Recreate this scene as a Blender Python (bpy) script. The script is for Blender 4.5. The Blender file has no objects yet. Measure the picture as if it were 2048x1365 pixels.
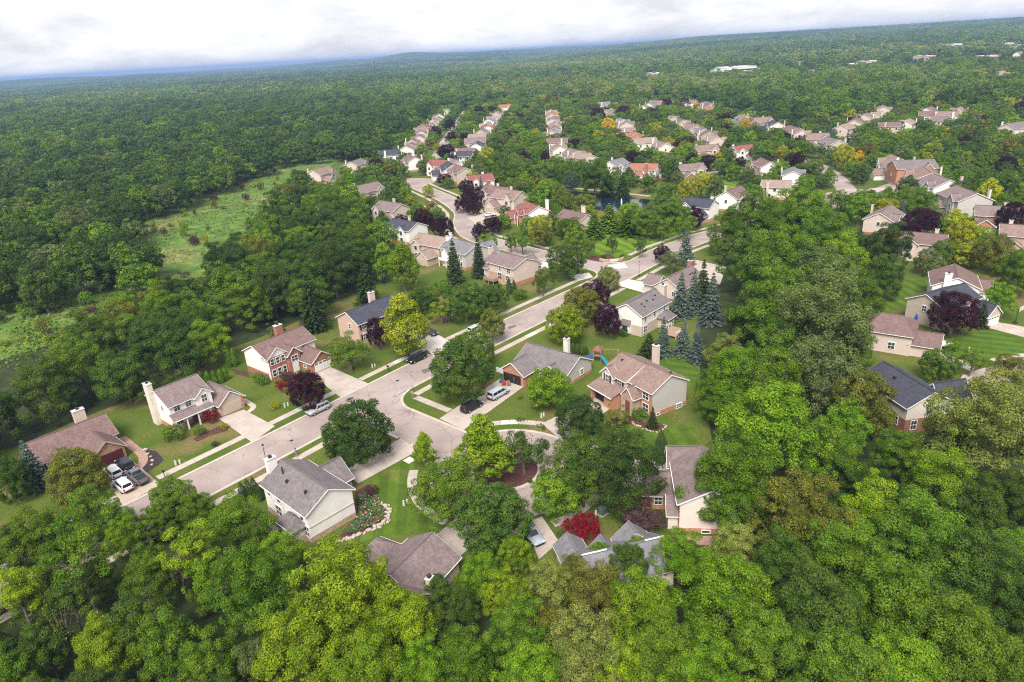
import bpy, bmesh, math, random
import numpy as np
from mathutils import Vector, Matrix

random.seed(7)
RNG = np.random.default_rng(7)
scene = bpy.context.scene
COL = scene.collection

# ------------------------------------------------------------------ camera
CAM_H = 62.0
F_PX, CX, CY = 1365.0, 1024.0, 682.5          # survey frame 2048 x 1365
PITCH, ROLL = math.radians(23.04), math.radians(3.30)
_fw = np.array([0, math.cos(PITCH), -math.sin(PITCH)])
_up0 = np.array([0, math.sin(PITCH), math.cos(PITCH)])
_rt0 = np.array([1.0, 0, 0])
CR = math.cos(ROLL) * _rt0 - math.sin(ROLL) * _up0
CU = math.sin(ROLL) * _rt0 + math.cos(ROLL) * _up0
cam_data = bpy.data.cameras.new("camera")
cam_data.sensor_width = 36.0
cam_data.lens = F_PX / 2048 * 36.0
cam_data.clip_start = 1.0
cam_data.clip_end = 60000.0
cam = bpy.data.objects.new("camera", cam_data)
COL.objects.link(cam)
cam.matrix_world = Matrix(((CR[0], CU[0], -_fw[0], 0), (CR[1], CU[1], -_fw[1], 0),
                           (CR[2], CU[2], -_fw[2], CAM_H), (0, 0, 0, 1)))
scene.camera = cam

# ------------------------------------------------------------------ sky, sun, exposure
TO_SUN = Vector((-0.14, -0.62, 0.77)).normalized()
sun_el = math.asin(TO_SUN.z)
sun_az = math.atan2(TO_SUN.x, TO_SUN.y)
world = bpy.data.worlds.new("World")
scene.world = world
world.use_nodes = True
nt = world.node_tree
nt.nodes.clear()
N = nt.nodes.new
out = N('ShaderNodeOutputWorld')
bg = N('ShaderNodeBackground')
skyn = N('ShaderNodeTexSky')
skyn.sky_type = 'NISHITA'
skyn.sun_disc = False
skyn.sun_elevation = sun_el
skyn.sun_rotation = sun_az
skyn.altitude = 200
SKY_STRENGTH = 0.09
CLOUD = 0.345 / SKY_STRENGTH                   # brightness of the cloud deck
tc = N('ShaderNodeTexCoord')
sep = N('ShaderNodeSeparateXYZ')
nt.links.new(tc.outputs['Generated'], sep.inputs[0])
zc = N('ShaderNodeMath'); zc.operation = 'MAXIMUM'; zc.inputs[1].default_value = 0.0
nt.links.new(sep.outputs['Z'], zc.inputs[0])
za = N('ShaderNodeMath'); za.operation = 'ADD'; za.inputs[1].default_value = 0.30
nt.links.new(zc.outputs[0], za.inputs[0])
def wdiv(o):
    d = N('ShaderNodeMath'); d.operation = 'DIVIDE'
    nt.links.new(o, d.inputs[0]); nt.links.new(za.outputs[0], d.inputs[1])
    return d.outputs[0]
cmb = N('ShaderNodeCombineXYZ')
nt.links.new(wdiv(sep.outputs['X']), cmb.inputs[0])
nt.links.new(wdiv(sep.outputs['Y']), cmb.inputs[1])
n1 = N('ShaderNodeTexNoise'); n1.inputs['Scale'].default_value = 2.3; n1.inputs['Detail'].default_value = 7
n1.inputs['Roughness'].default_value = 0.6; n1.inputs['Distortion'].default_value = 0.25
nt.links.new(cmb.outputs[0], n1.inputs['Vector'])
ramp = N('ShaderNodeValToRGB')
ramp.color_ramp.elements[0].position = 0.34
ramp.color_ramp.elements[0].color = (0.60, 0.59, 0.615, 1)
ramp.color_ramp.elements[1].position = 0.62
ramp.color_ramp.elements[1].color = (0.90, 0.89, 0.905, 1)
nt.links.new(n1.outputs['Fac'], ramp.inputs[0])
cs = N('ShaderNodeVectorMath'); cs.operation = 'SCALE'; cs.inputs['Scale'].default_value = CLOUD
nt.links.new(ramp.outputs[0], cs.inputs[0])
mix = N('ShaderNodeMix'); mix.data_type = 'RGBA'; mix.inputs[0].default_value = 0.94
nt.links.new(skyn.outputs[0], mix.inputs[6]); nt.links.new(cs.outputs[0], mix.inputs[7])
nt.links.new(mix.outputs[2], bg.inputs['Color'])
bg.inputs['Strength'].default_value = SKY_STRENGTH
nt.links.new(bg.outputs[0], out.inputs['Surface'])

sun_d = bpy.data.lights.new("sun", 'SUN')
sun_d.energy = 1.5
sun_d.angle = math.radians(28)
sun_d.color = (1.0, 0.95, 0.87)
sun = bpy.data.objects.new("sun", sun_d)
sun.rotation_euler = (-TO_SUN).to_track_quat('-Z', 'Y').to_euler()
sun.location = (0, 0, 300)
COL.objects.link(sun)

vs = scene.view_settings
vs.view_transform = 'Standard'
vs.look = 'None'
vs.exposure = 1.95
vs.gamma = 1.0
vs.use_curve_mapping = False
cy = scene.cycles
cy.max_bounces = 4
cy.diffuse_bounces = 2
cy.glossy_bounces = 2
cy.transmission_bounces = 2
cy.transparent_max_bounces = 4
cy.volume_bounces = 0
cy.caustics_reflective = False
cy.caustics_refractive = False
cy.filter_width = 1.15
cy.use_light_tree = False
cy.use_adaptive_sampling = True
cy.adaptive_threshold = 0.01
cy.use_denoising = False

# ------------------------------------------------------------------ survey helpers
def at(x, y, z=0.0):
    """photo sighting -> point of the place at height z"""
    d = (x - CX) / F_PX * CR - (y - CY) / F_PX * CU + _fw
    t = (z - CAM_H) / d[2]
    return np.array([0, 0, CAM_H]) + t * d
def sight(P):
    v = np.asarray(P, float) - np.array([0, 0, CAM_H])
    z = v @ _fw
    return CX + F_PX * (v @ CR) / z, CY - F_PX * (v @ CU) / z, z
SA = math.radians(48.0)                       # bearing of the street
SU = np.array([math.cos(SA), math.sin(SA)]); SV = np.array([-SU[1], SU[0]])
def st(s, t):
    p = s * SU + t * SV
    return (float(p[0]), float(p[1]))
def to_st(p):
    p = np.asarray(p[:2]); return float(p @ SU), float(p @ SV)

# ------------------------------------------------------------------ object helpers
LABELS = {}
def tag(o, label=None, cat=None, group=None, kind=None):
    if label:
        o['label'] = label
        LABELS.setdefault(label, []).append(o)
    if cat: o['category'] = cat
    if group: o['group'] = group
    if kind: o['kind'] = kind
    return o
def empty(name, loc=(0, 0, 0), rz=0.0):
    o = bpy.data.objects.new(name, None)
    o.empty_display_size = 0.5
    o.location = loc
    o.rotation_euler = (0, 0, rz)
    COL.objects.link(o)
    return o
def link(name, me, parent=None, loc=None, rz=None):
    o = bpy.data.objects.new(name, me)
    if loc is not None: o.location = loc
    if rz is not None: o.rotation_euler = (0, 0, rz)
    COL.objects.link(o)
    if parent is not None: o.parent = parent
    return o
class MB:
    """collects simple shapes for ONE mesh"""
    def __init__(self): self.v = []; self.f = []
    def add(self, vs_, fs):
        n = len(self.v); self.v += [tuple(map(float, p)) for p in vs_]; self.f += [tuple(i + n for i in f) for f in fs]; return self
    def box(self, x0, x1, y0, y1, z0, z1):
        return self.add([(x0, y0, z0), (x1, y0, z0), (x1, y1, z0), (x0, y1, z0), (x0, y0, z1), (x1, y0, z1), (x1, y1, z1), (x0, y1, z1)],
                        [(0, 3, 2, 1), (4, 5, 6, 7), (0, 1, 5, 4), (1, 2, 6, 5), (2, 3, 7, 6), (3, 0, 4, 7)])
    def hexa(self, b, t):
        return self.add(list(b) + list(t), [(0, 3, 2, 1), (4, 5, 6, 7), (0, 1, 5, 4), (1, 2, 6, 5), (2, 3, 7, 6), (3, 0, 4, 7)])
    def bar(self, p, q, w, h=None):
        h = h or w
        p, q = Vector(p), Vector(q); d = (q - p).normalized()
        up = Vector((0, 0, 1)) if abs(d.z) < .95 else Vector((1, 0, 0))
        a = d.cross(up).normalized() * w / 2; b = a.cross(d).normalized() * h / 2
        return self.hexa([p - a - b, p + a - b, p + a + b, p - a + b], [q - a - b, q + a - b, q + a + b, q - a + b])
    def tube(self, pts, rad, n=6):
        pts = [Vector(p) for p in pts]; k = len(pts); base = len(self.v)
        for i, p in enumerate(pts):
            d = (pts[min(i + 1, k - 1)] - pts[max(i - 1, 0)]).normalized()
            up = Vector((0, 0, 1)) if abs(d.z) < .9 else Vector((1, 0, 0))
            a = d.cross(up).normalized(); b = d.cross(a)
            for j in range(n):
                w = 2 * math.pi * j / n
                self.v.append(tuple(p + (a * math.cos(w) + b * math.sin(w)) * rad[i]))
        for i in range(k - 1):
            for j in range(n):
                a0 = base + i * n + j; a1 = base + i * n + (j + 1) % n
                self.f.append((a0, a1, a1 + n, a0 + n))
        self.f.append(tuple(base + (k - 1) * n + j for j in range(n)))
        self.f.append(tuple(base + n - 1 - j for j in range(n)))
        return self
    def lathe(self, prof, n=10, c=(0, 0)):
        base = len(self.v)
        for r, z in prof:
            for j in range(n):
                w = 2 * math.pi * j / n
                self.v.append((c[0] + r * math.cos(w), c[1] + r * math.sin(w), z))
        for i in range(len(prof) - 1):
            for j in range(n):
                a0 = base + i * n + j; a1 = base + i * n + (j + 1) % n
                self.f.append((a0, a1, a1 + n, a0 + n))
        self.f.append(tuple(base + (len(prof) - 1) * n + j for j in range(n)))
        self.f.append(tuple(base + n - 1 - j for j in range(n)))
        return self
    def mesh(self, name, mat=None):
        me = bpy.data.meshes.new(name); me.from_pydata(self.v, [], self.f); me.update()
        if mat: me.materials.append(mat)
        return me
    def build(self, name, mat, parent=None, loc=None, rz=None):
        return link(name, self.mesh(name, mat), parent, loc, rz)
def smooth(o):
    for p in o.data.polygons: p.use_smooth = True
    return o
def copy_tree(o, parent=None):
    c = o.copy(); COL.objects.link(c); c.parent = parent
    for ch in o.children: copy_tree(ch, c)
    return c
def pip(pts, poly):
    pts = np.atleast_2d(pts); x, y = pts[:, 0], pts[:, 1]; ins = np.zeros(len(pts), bool)
    n = len(poly)
    for i in range(n):
        x0, y0 = poly[i][:2]; x1, y1 = poly[(i + 1) % n][:2]
        c = (y0 > y) != (y1 > y)
        with np.errstate(divide='ignore', invalid='ignore'):
            ins ^= c & (x < (x1 - x0) * (y - y0) / (y1 - y0 + 1e-12) + x0)
    return ins
ORD = ['zeroth', 'first', 'second', 'third', 'fourth', 'fifth', 'sixth', 'seventh', 'eighth', 'ninth', 'tenth', 'eleventh', 'twelfth',
       'thirteenth', 'fourteenth', 'fifteenth', 'sixteenth', 'seventeenth', 'eighteenth', 'nineteenth', 'twentieth']

# ------------------------------------------------------------------ materials
MATS = {}
def mat(name, rgb, rough=0.85, var=0.12, scale=1.5, fine=None, spec=0.2, bump=0.0, metal=0.0, coords='Object', tint2=None):
    """plain procedural surface: base colour with two octaves of mottling"""
    if name in MATS: return MATS[name]
    m = bpy.data.materials.new(name); m.use_nodes = True; t = m.node_tree
    b = t.nodes['Principled BSDF']
    b.inputs['Roughness'].default_value = rough
    b.inputs['Metallic'].default_value = metal
    b.inputs['Specular IOR Level'].default_value = spec
    co = t.nodes.new('ShaderNodeTexCoord')
    if coords == 'Position':
        g = t.nodes.new('ShaderNodeNewGeometry'); src = g.outputs['Position']
    else:
        src = co.outputs[coords]
    nz = t.nodes.new('ShaderNodeTexNoise'); nz.inputs['Scale'].default_value = scale; nz.inputs['Detail'].default_value = 5
    t.links.new(src, nz.inputs['Vector'])
    r = t.nodes.new('ShaderNodeMapRange'); r.inputs[1].default_value = .3; r.inputs[2].default_value = .7
    r.inputs[3].default_value = 1 - var; r.inputs[4].default_value = 1 + var
    t.links.new(nz.outputs['Fac'], r.inputs[0])
    fac = r.outputs[0]
    if fine:
        vz = t.nodes.new('ShaderNodeTexVoronoi'); vz.inputs['Scale'].default_value = fine[0]
        t.links.new(src, vz.inputs['Vector'])
        sx = t.nodes.new('ShaderNodeSeparateXYZ'); t.links.new(vz.outputs['Color'], sx.inputs[0])
        r2 = t.nodes.new('ShaderNodeMapRange'); r2.inputs[3].default_value = 1 - fine[1]; r2.inputs[4].default_value = 1 + fine[1]
        t.links.new(sx.outputs[0], r2.inputs[0])
        mm = t.nodes.new('ShaderNodeMath'); mm.operation = 'MULTIPLY'
        t.links.new(fac, mm.inputs[0]); t.links.new(r2.outputs[0], mm.inputs[1]); fac = mm.outputs[0]
    base = None
    if tint2:
        mx = t.nodes.new('ShaderNodeMix'); mx.data_type = 'RGBA'
        n2 = t.nodes.new('ShaderNodeTexNoise'); n2.inputs['Scale'].default_value = tint2[1]; n2.inputs['Detail'].default_value = 4
        t.links.new(src, n2.inputs['Vector'])
        r3 = t.nodes.new('ShaderNodeMapRange'); r3.inputs[1].default_value = tint2[2]; r3.inputs[2].default_value = tint2[3]
        t.links.new(n2.outputs['Fac'], r3.inputs[0]); t.links.new(r3.outputs[0], mx.inputs[0])
        mx.inputs[6].default_value = (*rgb, 1); mx.inputs[7].default_value = (*tint2[0], 1)
        base = mx.outputs[2]
    sc = t.nodes.new('ShaderNodeVectorMath'); sc.operation = 'SCALE'
    if base is None: sc.inputs[0].default_value = rgb
    else: t.links.new(base, sc.inputs[0])
    t.links.new(fac, sc.inputs['Scale'])
    t.links.new(sc.outputs[0], b.inputs['Base Color'])
    if bump:
        bp = t.nodes.new('ShaderNodeBump'); bp.inputs['Strength'].default_value = bump; bp.inputs['Distance'].default_value = .1
        t.links.new(nz.outputs['Fac'], bp.inputs['Height']); t.links.new(bp.outputs[0], b.inputs['Normal'])
    MATS[name] = m
    return m
def leaf_material(name, inst):
    m = bpy.data.materials.new(name); m.use_nodes = True; t = m.node_tree
    b = t.nodes['Principled BSDF']; b.inputs['Roughness'].default_value = 0.75; b.inputs['Specular IOR Level'].default_value = 0.06
    if inst:
        a = t.nodes.new('ShaderNodeAttribute'); a.attribute_type = 'INSTANCER'; a.attribute_name = 'tcol'; col = a.outputs['Vector']
    else:
        oi = t.nodes.new('ShaderNodeObjectInfo'); col = oi.outputs['Color']
    ti = t.nodes.new('ShaderNodeAttribute'); ti.attribute_type = 'GEOMETRY'; ti.attribute_name = 'tint'
    r = t.nodes.new('ShaderNodeMapRange'); r.inputs[3].default_value = 0.70; r.inputs[4].default_value = 1.3
    t.links.new(ti.outputs['Fac'], r.inputs[0])
    oc = t.nodes.new('ShaderNodeTexCoord'); pn = t.nodes.new('ShaderNodeTexNoise'); pn.inputs['Scale'].default_value = .38; pn.inputs['Detail'].default_value = 2
    t.links.new(oc.outputs['Object'], pn.inputs['Vector'])
    pr = t.nodes.new('ShaderNodeMapRange'); pr.inputs[1].default_value = .35; pr.inputs[2].default_value = .65; pr.inputs[3].default_value = .78; pr.inputs[4].default_value = 1.22
    t.links.new(pn.outputs['Fac'], pr.inputs[0])
    pm = t.nodes.new('ShaderNodeMath'); pm.operation = 'MULTIPLY'; t.links.new(r.outputs[0], pm.inputs[0]); t.links.new(pr.outputs[0], pm.inputs[1])
    hs = t.nodes.new('ShaderNodeHueSaturation'); hr = t.nodes.new('ShaderNodeMapRange'); hr.inputs[1].default_value = .3; hr.inputs[2].default_value = .7; hr.inputs[3].default_value = .515; hr.inputs[4].default_value = .485
    t.links.new(pn.outputs['Fac'], hr.inputs[0]); t.links.new(hr.outputs[0], hs.inputs['Hue']); t.links.new(col, hs.inputs['Color'])
    sc = t.nodes.new('ShaderNodeVectorMath'); sc.operation = 'SCALE'
    t.links.new(hs.outputs[0], sc.inputs[0]); t.links.new(pm.outputs[0], sc.inputs['Scale'])
    wm = t.nodes.new('ShaderNodeMix'); wm.data_type = 'RGBA'; wm.blend_type = 'MULTIPLY'
    wm.inputs[7].default_value = (1.20, 1.08, 0.8, 1)
    p3 = t.nodes.new('ShaderNodeMath'); p3.operation = 'POWER'; p3.inputs[1].default_value = 3
    t.links.new(ti.outputs['Fac'], p3.inputs[0]); t.links.new(p3.outputs[0], wm.inputs[0]); t.links.new(sc.outputs[0], wm.inputs[6])
    t.links.new(wm.outputs[2], b.inputs['Base Color'])
    tr = t.nodes.new('ShaderNodeBsdfTranslucent'); t.links.new(wm.outputs[2], tr.inputs[0])
    mx = t.nodes.new('ShaderNodeMixShader'); mx.inputs[0].default_value = 0.20
    t.links.new(b.outputs[0], mx.inputs[1]); t.links.new(tr.outputs[0], mx.inputs[2])
    t.links.new(mx.outputs[0], t.nodes['Material Output'].inputs['Surface'])
    return m
LEAF = leaf_material('leaf', False)
LEAF_I = leaf_material('leaf_of_woods', True)
BARK = mat('bark', (0.16, 0.13, 0.105), .95, .25, 3)
# ================================================================== SETTING
def terrain_material():
    m = bpy.data.materials.new('terrain'); m.use_nodes = True; t = m.node_tree; b = t.nodes['Principled BSDF']
    b.inputs['Roughness'].default_value = 1.0; b.inputs['Specular IOR Level'].default_value = 0.05
    g = t.nodes.new('ShaderNodeNewGeometry')
    def noise(s, d=5):
        n = t.nodes.new('ShaderNodeTexNoise'); n.inputs['Scale'].default_value = s; n.inputs['Detail'].default_value = d
        t.links.new(g.outputs['Position'], n.inputs['Vector']); return n.outputs['Fac']
    def rng(f, a, c, lo=0, hi=1):
        r = t.nodes.new('ShaderNodeMapRange'); r.inputs[1].default_value = a; r.inputs[2].default_value = c
        r.inputs[3].default_value = lo; r.inputs[4].default_value = hi; t.links.new(f, r.inputs[0]); return r.outputs[0]
    def mixc(f, c0, c1):
        x = t.nodes.new('ShaderNodeMix'); x.data_type = 'RGBA'
        for k, c in ((6, c0), (7, c1)):
            if isinstance(c, tuple): x.inputs[k].default_value = (*c, 1)
            else: t.links.new(c, x.inputs[k])
        t.links.new(f, x.inputs[0]); return x.outputs[2]
    lawn = mixc(rng(noise(.11), .38, .62), (.072, .118, .018), (.122, .142, .030))
    lawn = mixc(rng(noise(.075, 7), .52, .64), lawn, (.19, .145, .062))
    lawn = mixc(rng(noise(2.2, 3), .35, .7, 0, .5), lawn, (.028, .060, .008))
    far = mixc(rng(noise(.012, 8), .35, .65), (.040, .068, .022), (.085, .115, .038))
    far = mixc(rng(noise(.0021, 6), .60, .66), far, (.13, .16, .05))
    ln = t.nodes.new('ShaderNodeVectorMath'); ln.operation = 'LENGTH'; t.links.new(g.outputs['Position'], ln.inputs[0])
    t.links.new(mixc(rng(ln.outputs['Value'], 620, 820), lawn, far), b.inputs['Base Color'])
    return m
def hill(x, y):
    """low hills far off; the town on the right stands on a long gentle rise"""
    r = math.hypot(x, y); a = math.atan2(x, y)
    rise = min(1.0, max(0.0, (a - 0.02) / 0.25)) * 0.017 * max(0.0, min(r, 5200) - 1250)
    if r < 3200: return rise
    k = min(1.0, (r - 3200) / 4300.0)
    h = 30 + 16 * math.sin(a * 7 + 1.3) + 12 * math.sin(a * 17 + r / 1900) + 8 * math.sin(a * 41 - r / 900 + 2)
    h += 20 * math.exp(-((a + 0.115) / 0.03) ** 2) + 18 * math.exp(-((a + 0.03) / 0.08) ** 2) + 40 * max(0, min(1, (a - 0.20) / 0.3))
    return max(rise, k * max(0.0, min(h, 94.0)))
def at_ground(x, y, dz=0.0):
    """first point where the line of sight comes down to dz above the ground"""
    d = (x - CX) / F_PX * CR - (y - CY) / F_PX * CU + _fw
    for t in np.arange(200.0, 9000.0, 5.0):
        p = np.array([0, 0, CAM_H]) + t * d; g = hill(p[0], p[1])
        if p[2] <= g + dz: break
    return np.array([p[0], p[1], g])
radii = [0, 30, 60, 90, 130, 180, 250, 350, 500, 700, 1000, 1250, 1450, 1700, 2000, 2300, 2650, 3000, 3400, 3900, 4500, 5200, 6000, 6900, 7900, 9000, 10200, 11500, 13000, 15000, 18000, 24000]
NA = 240
gv, gf = [(0, 0, 0)], []
for r in radii[1:]:
    for j in range(NA):
        a = 2 * math.pi * j / NA; x, y = r * math.sin(a), r * math.cos(a)
        gv.append((x, y, hill(x, y)))
for j in range(NA): gf.append((0, 1 + (j + 1) % NA, 1 + j))
for i in range(len(radii) - 2):
    for j in range(NA):
        a0 = 1 + i * NA + j; a1 = 1 + i * NA + (j + 1) % NA
        gf.append((a0, a1, a1 + NA, a0 + NA))
me = bpy.data.meshes.new('ground'); me.from_pydata(gv, [], gf); me.update(); me.materials.append(terrain_material())
tag(smooth(link('ground', me)), kind='structure')

ASPHALT = mat('street_surface', (.300, .240, .220), .93, .15, .16, fine=(7, .07), coords='Position', tint2=((.35, .29, .268), .045, .42, .62))
def crack_asphalt(m):
    t = m.node_tree; b = t.nodes['Principled BSDF']; src = b.inputs['Base Color'].links[0].from_socket
    g = t.nodes.new('ShaderNodeNewGeometry'); nz = t.nodes.new('ShaderNodeTexNoise'); nz.inputs['Scale'].default_value = .35; nz.inputs['Detail'].default_value = 4
    t.links.new(g.outputs['Position'], nz.inputs['Vector'])
    ad = t.nodes.new('ShaderNodeVectorMath'); ad.operation = 'MULTIPLY_ADD'; ad.inputs[1].default_value = (3, 3, 3)
    t.links.new(nz.outputs['Color'], ad.inputs[0]); t.links.new(g.outputs['Position'], ad.inputs[2])
    v = t.nodes.new('ShaderNodeTexVoronoi'); v.feature = 'DISTANCE_TO_EDGE'; v.inputs['Scale'].default_value = .16; t.links.new(ad.outputs[0], v.inputs['Vector'])
    r = t.nodes.new('ShaderNodeMapRange'); r.inputs[1].default_value = 0; r.inputs[2].default_value = .016; r.inputs[3].default_value = .6; r.inputs[4].default_value = 0
    t.links.new(v.outputs['Distance'], r.inputs[0])
    x = t.nodes.new('ShaderNodeMix'); x.data_type = 'RGBA'; t.links.new(r.outputs[0], x.inputs[0]); t.links.new(src, x.inputs[6]); x.inputs[7].default_value = (.12, .10, .095, 1)
    t.links.new(x.outputs[2], b.inputs['Base Color'])
crack_asphalt(ASPHALT)
CONC = mat('concrete', (.43, .365, .325), .9, .10, .5, fine=(2.3, .04), coords='Position')
CONC_NEW = mat('pale_concrete', (.56, .515, .475), .9, .06, .5)
PAVER = mat('brick_pavers', (.34, .215, .175), .9, .12, 3, fine=(6, .18))
MULCH = mat('brown_mulch', (.088, .042, .034), 1, .3, 2.5, fine=(5, .25))
MULCH_D = mat('black_mulch', (.045, .032, .036), 1, .3, 2.5, fine=(5, .25))
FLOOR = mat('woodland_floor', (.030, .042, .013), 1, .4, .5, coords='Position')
MEADOW = mat('meadow_grass', (.085, .150, .024), 1, .35, .16, fine=(.5, .22), coords='Position', tint2=((.155, .165, .052), .035, .48, .66))
WATER = mat('pond_water', (.008, .022, .028), .08, .2, .05, spec=.6)
def stripes(name, c0, c1, ang, width):
    """mown lawn: the mower bends the grass one way and the other"""
    m = mat(name, c0, 1.0, .16, .35, fine=(3.0, .10), spec=.05, coords='Position', tint2=((.19, .165, .06), .06, .60, .72))
    t = m.node_tree; b = t.nodes['Principled BSDF']; src = b.inputs['Base Color'].links[0].from_socket
    g = t.nodes.new('ShaderNodeNewGeometry'); d = t.nodes.new('ShaderNodeVectorMath'); d.operation = 'DOT_PRODUCT'
    d.inputs[1].default_value = (math.cos(ang) / width, math.sin(ang) / width, 0); t.links.new(g.outputs['Position'], d.inputs[0])
    s = t.nodes.new('ShaderNodeMath'); s.operation = 'SINE'; ml = t.nodes.new('ShaderNodeMath'); ml.operation = 'MULTIPLY'; ml.inputs[1].default_value = math.pi
    t.links.new(d.outputs['Value'], ml.inputs[0]); t.links.new(ml.outputs[0], s.inputs[0])
    r = t.nodes.new('ShaderNodeMapRange'); r.inputs[1].default_value = -.35; r.inputs[2].default_value = .35; t.links.new(s.outputs[0], r.inputs[0])
    x = t.nodes.new('ShaderNodeMix'); x.data_type = 'RGBA'; x.blend_type = 'MULTIPLY'; t.links.new(r.outputs[0], x.inputs[0]); t.links.new(src, x.inputs[6])
    x.inputs[7].default_value = (*c1, 1); t.links.new(x.outputs[2], b.inputs['Base Color'])
    return m
MOW_A = stripes('mown_lawn', (.062, .106, .014), (1.34, 1.26, 1.15), math.radians(5), 1.6)
MOW_B = stripes('mown_corner_lawn', (.085, .150, .016), (1.45, 1.35, 1.2), math.radians(20), 2.1)
MOW_C = stripes('mown_side_lawn', (.060, .108, .014), (1.3, 1.22, 1.15), math.radians(62), 1.4)

def sheet(name, pts, z, m, kind='structure', parent=None):
    pts = [(float(p[0]), float(p[1])) for p in pts]
    area = sum(pts[i][0] * pts[(i + 1) % len(pts)][1] - pts[(i + 1) % len(pts)][0] * pts[i][1] for i in range(len(pts)))
    if area < 0: pts = pts[::-1]
    me = bpy.data.meshes.new(name); me.from_pydata([(x, y, z) for x, y in pts], [], [tuple(range(len(pts)))]); me.update(); me.materials.append(m)
    o = link(name, me, parent)
    if parent is None: tag(o, kind=kind)
    return o
def P(*px): return [at(x, y)[:2] for x, y in px]
def spline(pts, n=8, closed=False):
    pts = [np.array(p[:2], float) for p in pts]; k = len(pts); res = []
    for i in range(k if closed else k - 1):
        g = (lambda j: pts[j % k]) if closed else (lambda j: pts[max(0, min(k - 1, j))])
        p0, p1, p2, p3 = g(i - 1), g(i), g(i + 1), g(i + 2)
        for s in range(n):
            t = s / n
            res.append(.5 * ((2 * p1) + (-p0 + p2) * t + (2 * p0 - 5 * p1 + 4 * p2 - p3) * t * t + (-p0 + 3 * p1 - 3 * p2 + p3) * t ** 3))
    if not closed: res.append(pts[-1])
    return res
def offset(line, d):
    o = []
    for i, p in enumerate(line):
        q = line[min(i + 1, len(line) - 1)] - line[max(i - 1, 0)]; q = q / (np.linalg.norm(q) + 1e-9)
        o.append(p + d * np.array([-q[1], q[0]]))
    return o
ROADS = []                                     # (polyline, half width): kept free of trees
def ribbon(name, line, w, z, m, kind='structure', keep=True):
    L_, R_ = offset(line, w / 2), offset(line, -w / 2); n = len(line)
    vs_ = [(*p, z) for p in L_] + [(*p, z) for p in R_]
    me = bpy.data.meshes.new(name); me.from_pydata([tuple(map(float, v)) for v in vs_], [], [(n + i, n + i + 1, i + 1, i) for i in range(n - 1)]); me.update(); me.materials.append(m)
    if keep: ROADS.append((np.array(line), w / 2))
    return tag(link(name, me), kind=kind)
def circle(c, r, n=48, a0=0, a1=2 * math.pi):
    return [np.array([c[0] + r * math.cos(a0 + (a1 - a0) * i / n), c[1] + r * math.sin(a0 + (a1 - a0) * i / n)]) for i in range(n)]
def stl(*pts): return [np.array(st(s, t)) for s, t in pts]

# --- streets
MAIN_S = [(-60, 97), (-20, 99.2), (20, 100.9), (45, 101.7), (65, 102.6), (85, 103.5), (120, 103.4), (150, 103.0), (172, 103.6), (192, 104.3), (215, 101.5), (245, 93), (290, 78), (340, 68)]
def mt(s): return float(np.interp(s, [a for a, b in MAIN_S], [b for a, b in MAIN_S]))
main_line = spline(stl(*MAIN_S), 8)
ribbon('street', main_line, 8.8, .030, ASPHALT)
side_line = stl((68, 101.5), (68, 95), (68, 88), (68, 80), (68, 70))
ribbon('side_street', side_line, 8.3, .034, ASPHALT)
BULB = (67.8, 63.5); BR = 12.3
bulb_c = np.array(st(*BULB))
sheet('turning_circle', circle(bulb_c, BR), .038, ASPHALT); ROADS.append((np.array([bulb_c, bulb_c + .1]), BR))
branch_line = spline(stl((167, 104), (167, 118), (167.5, 132), (170, 150), (174.5, 172), (187, 190), (203, 206), (219, 233), (230, 258), (238, 276)), 6)
ribbon('branch_street', branch_line, 8.3, .034, ASPHALT)
sheet('far_turning_circle', circle(st(240, 284), 14.5), .038, ASPHALT); ROADS.append((np.array([st(240, 284), st(240.1, 284)]), 14))
ribbon('far_street', spline([(-46, 440), (-42.5, 473), (-42.5, 541), (-39.7, 695), (-38, 830)], 5), 8.0, .030, ASPHALT)
rc_line = spline([at(x, y)[:2] for x, y in ((1590, 318), (1640, 334), (1672, 356), (1703, 392))], 5)
ribbon('east_street', rc_line, 8.0, .030, ASPHALT)
sheet('east_turning_circle', circle(at(1705, 395)[:2], 12.5), .034, ASPHALT); ROADS.append((np.array([at(1705, 395)[:2], at(1706, 395)[:2]]), 13))
ribbon('crossing_street', spline([at(x, y)[:2] for x, y in ((1000, 322), (1180, 345), (1310, 349), (1450, 344), (1560, 340))], 4), 7.5, .030, ASPHALT)
ribbon('lower_right_lane', spline([at(x, y)[:2] for x, y in ((2300, 690), (2150, 715), (2010, 745), (1955, 770), (1930, 810), (1960, 860))], 5), 6.0, .030, ASPHALT)
def fillet(name, corner, sa, sb, r, z=.036):
    """rounded street corner: corner in s,t; sa, sb = signs towards each street"""
    c = (corner[0] + sa * r, corner[1] + sb * r)
    pts = [corner]
    arc = []
    for i in range(9):
        a = math.pi / 2 * i / 8
        arc.append((c[0] - sa * r * math.sin(a), c[1] - sb * r * math.cos(a)))
    sheet(name, [st(*p) for p in [corner] + arc], z, ASPHALT)
    return [st(*p) for p in arc]
f_a = fillet('street_corner', (63.85, mt(62) - 4.4), -1, -1, 6.5)
f_b = fillet('street_corner', (72.15, mt(74) - 4.4), 1, -1, 6.5)
f_c = fillet('street_corner', (162.9, mt(162) + 4.4), -1, 1, 6.5)
f_d = fillet('street_corner', (171.6, mt(172) + 4.4), 1, 1, 6.5)

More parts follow.
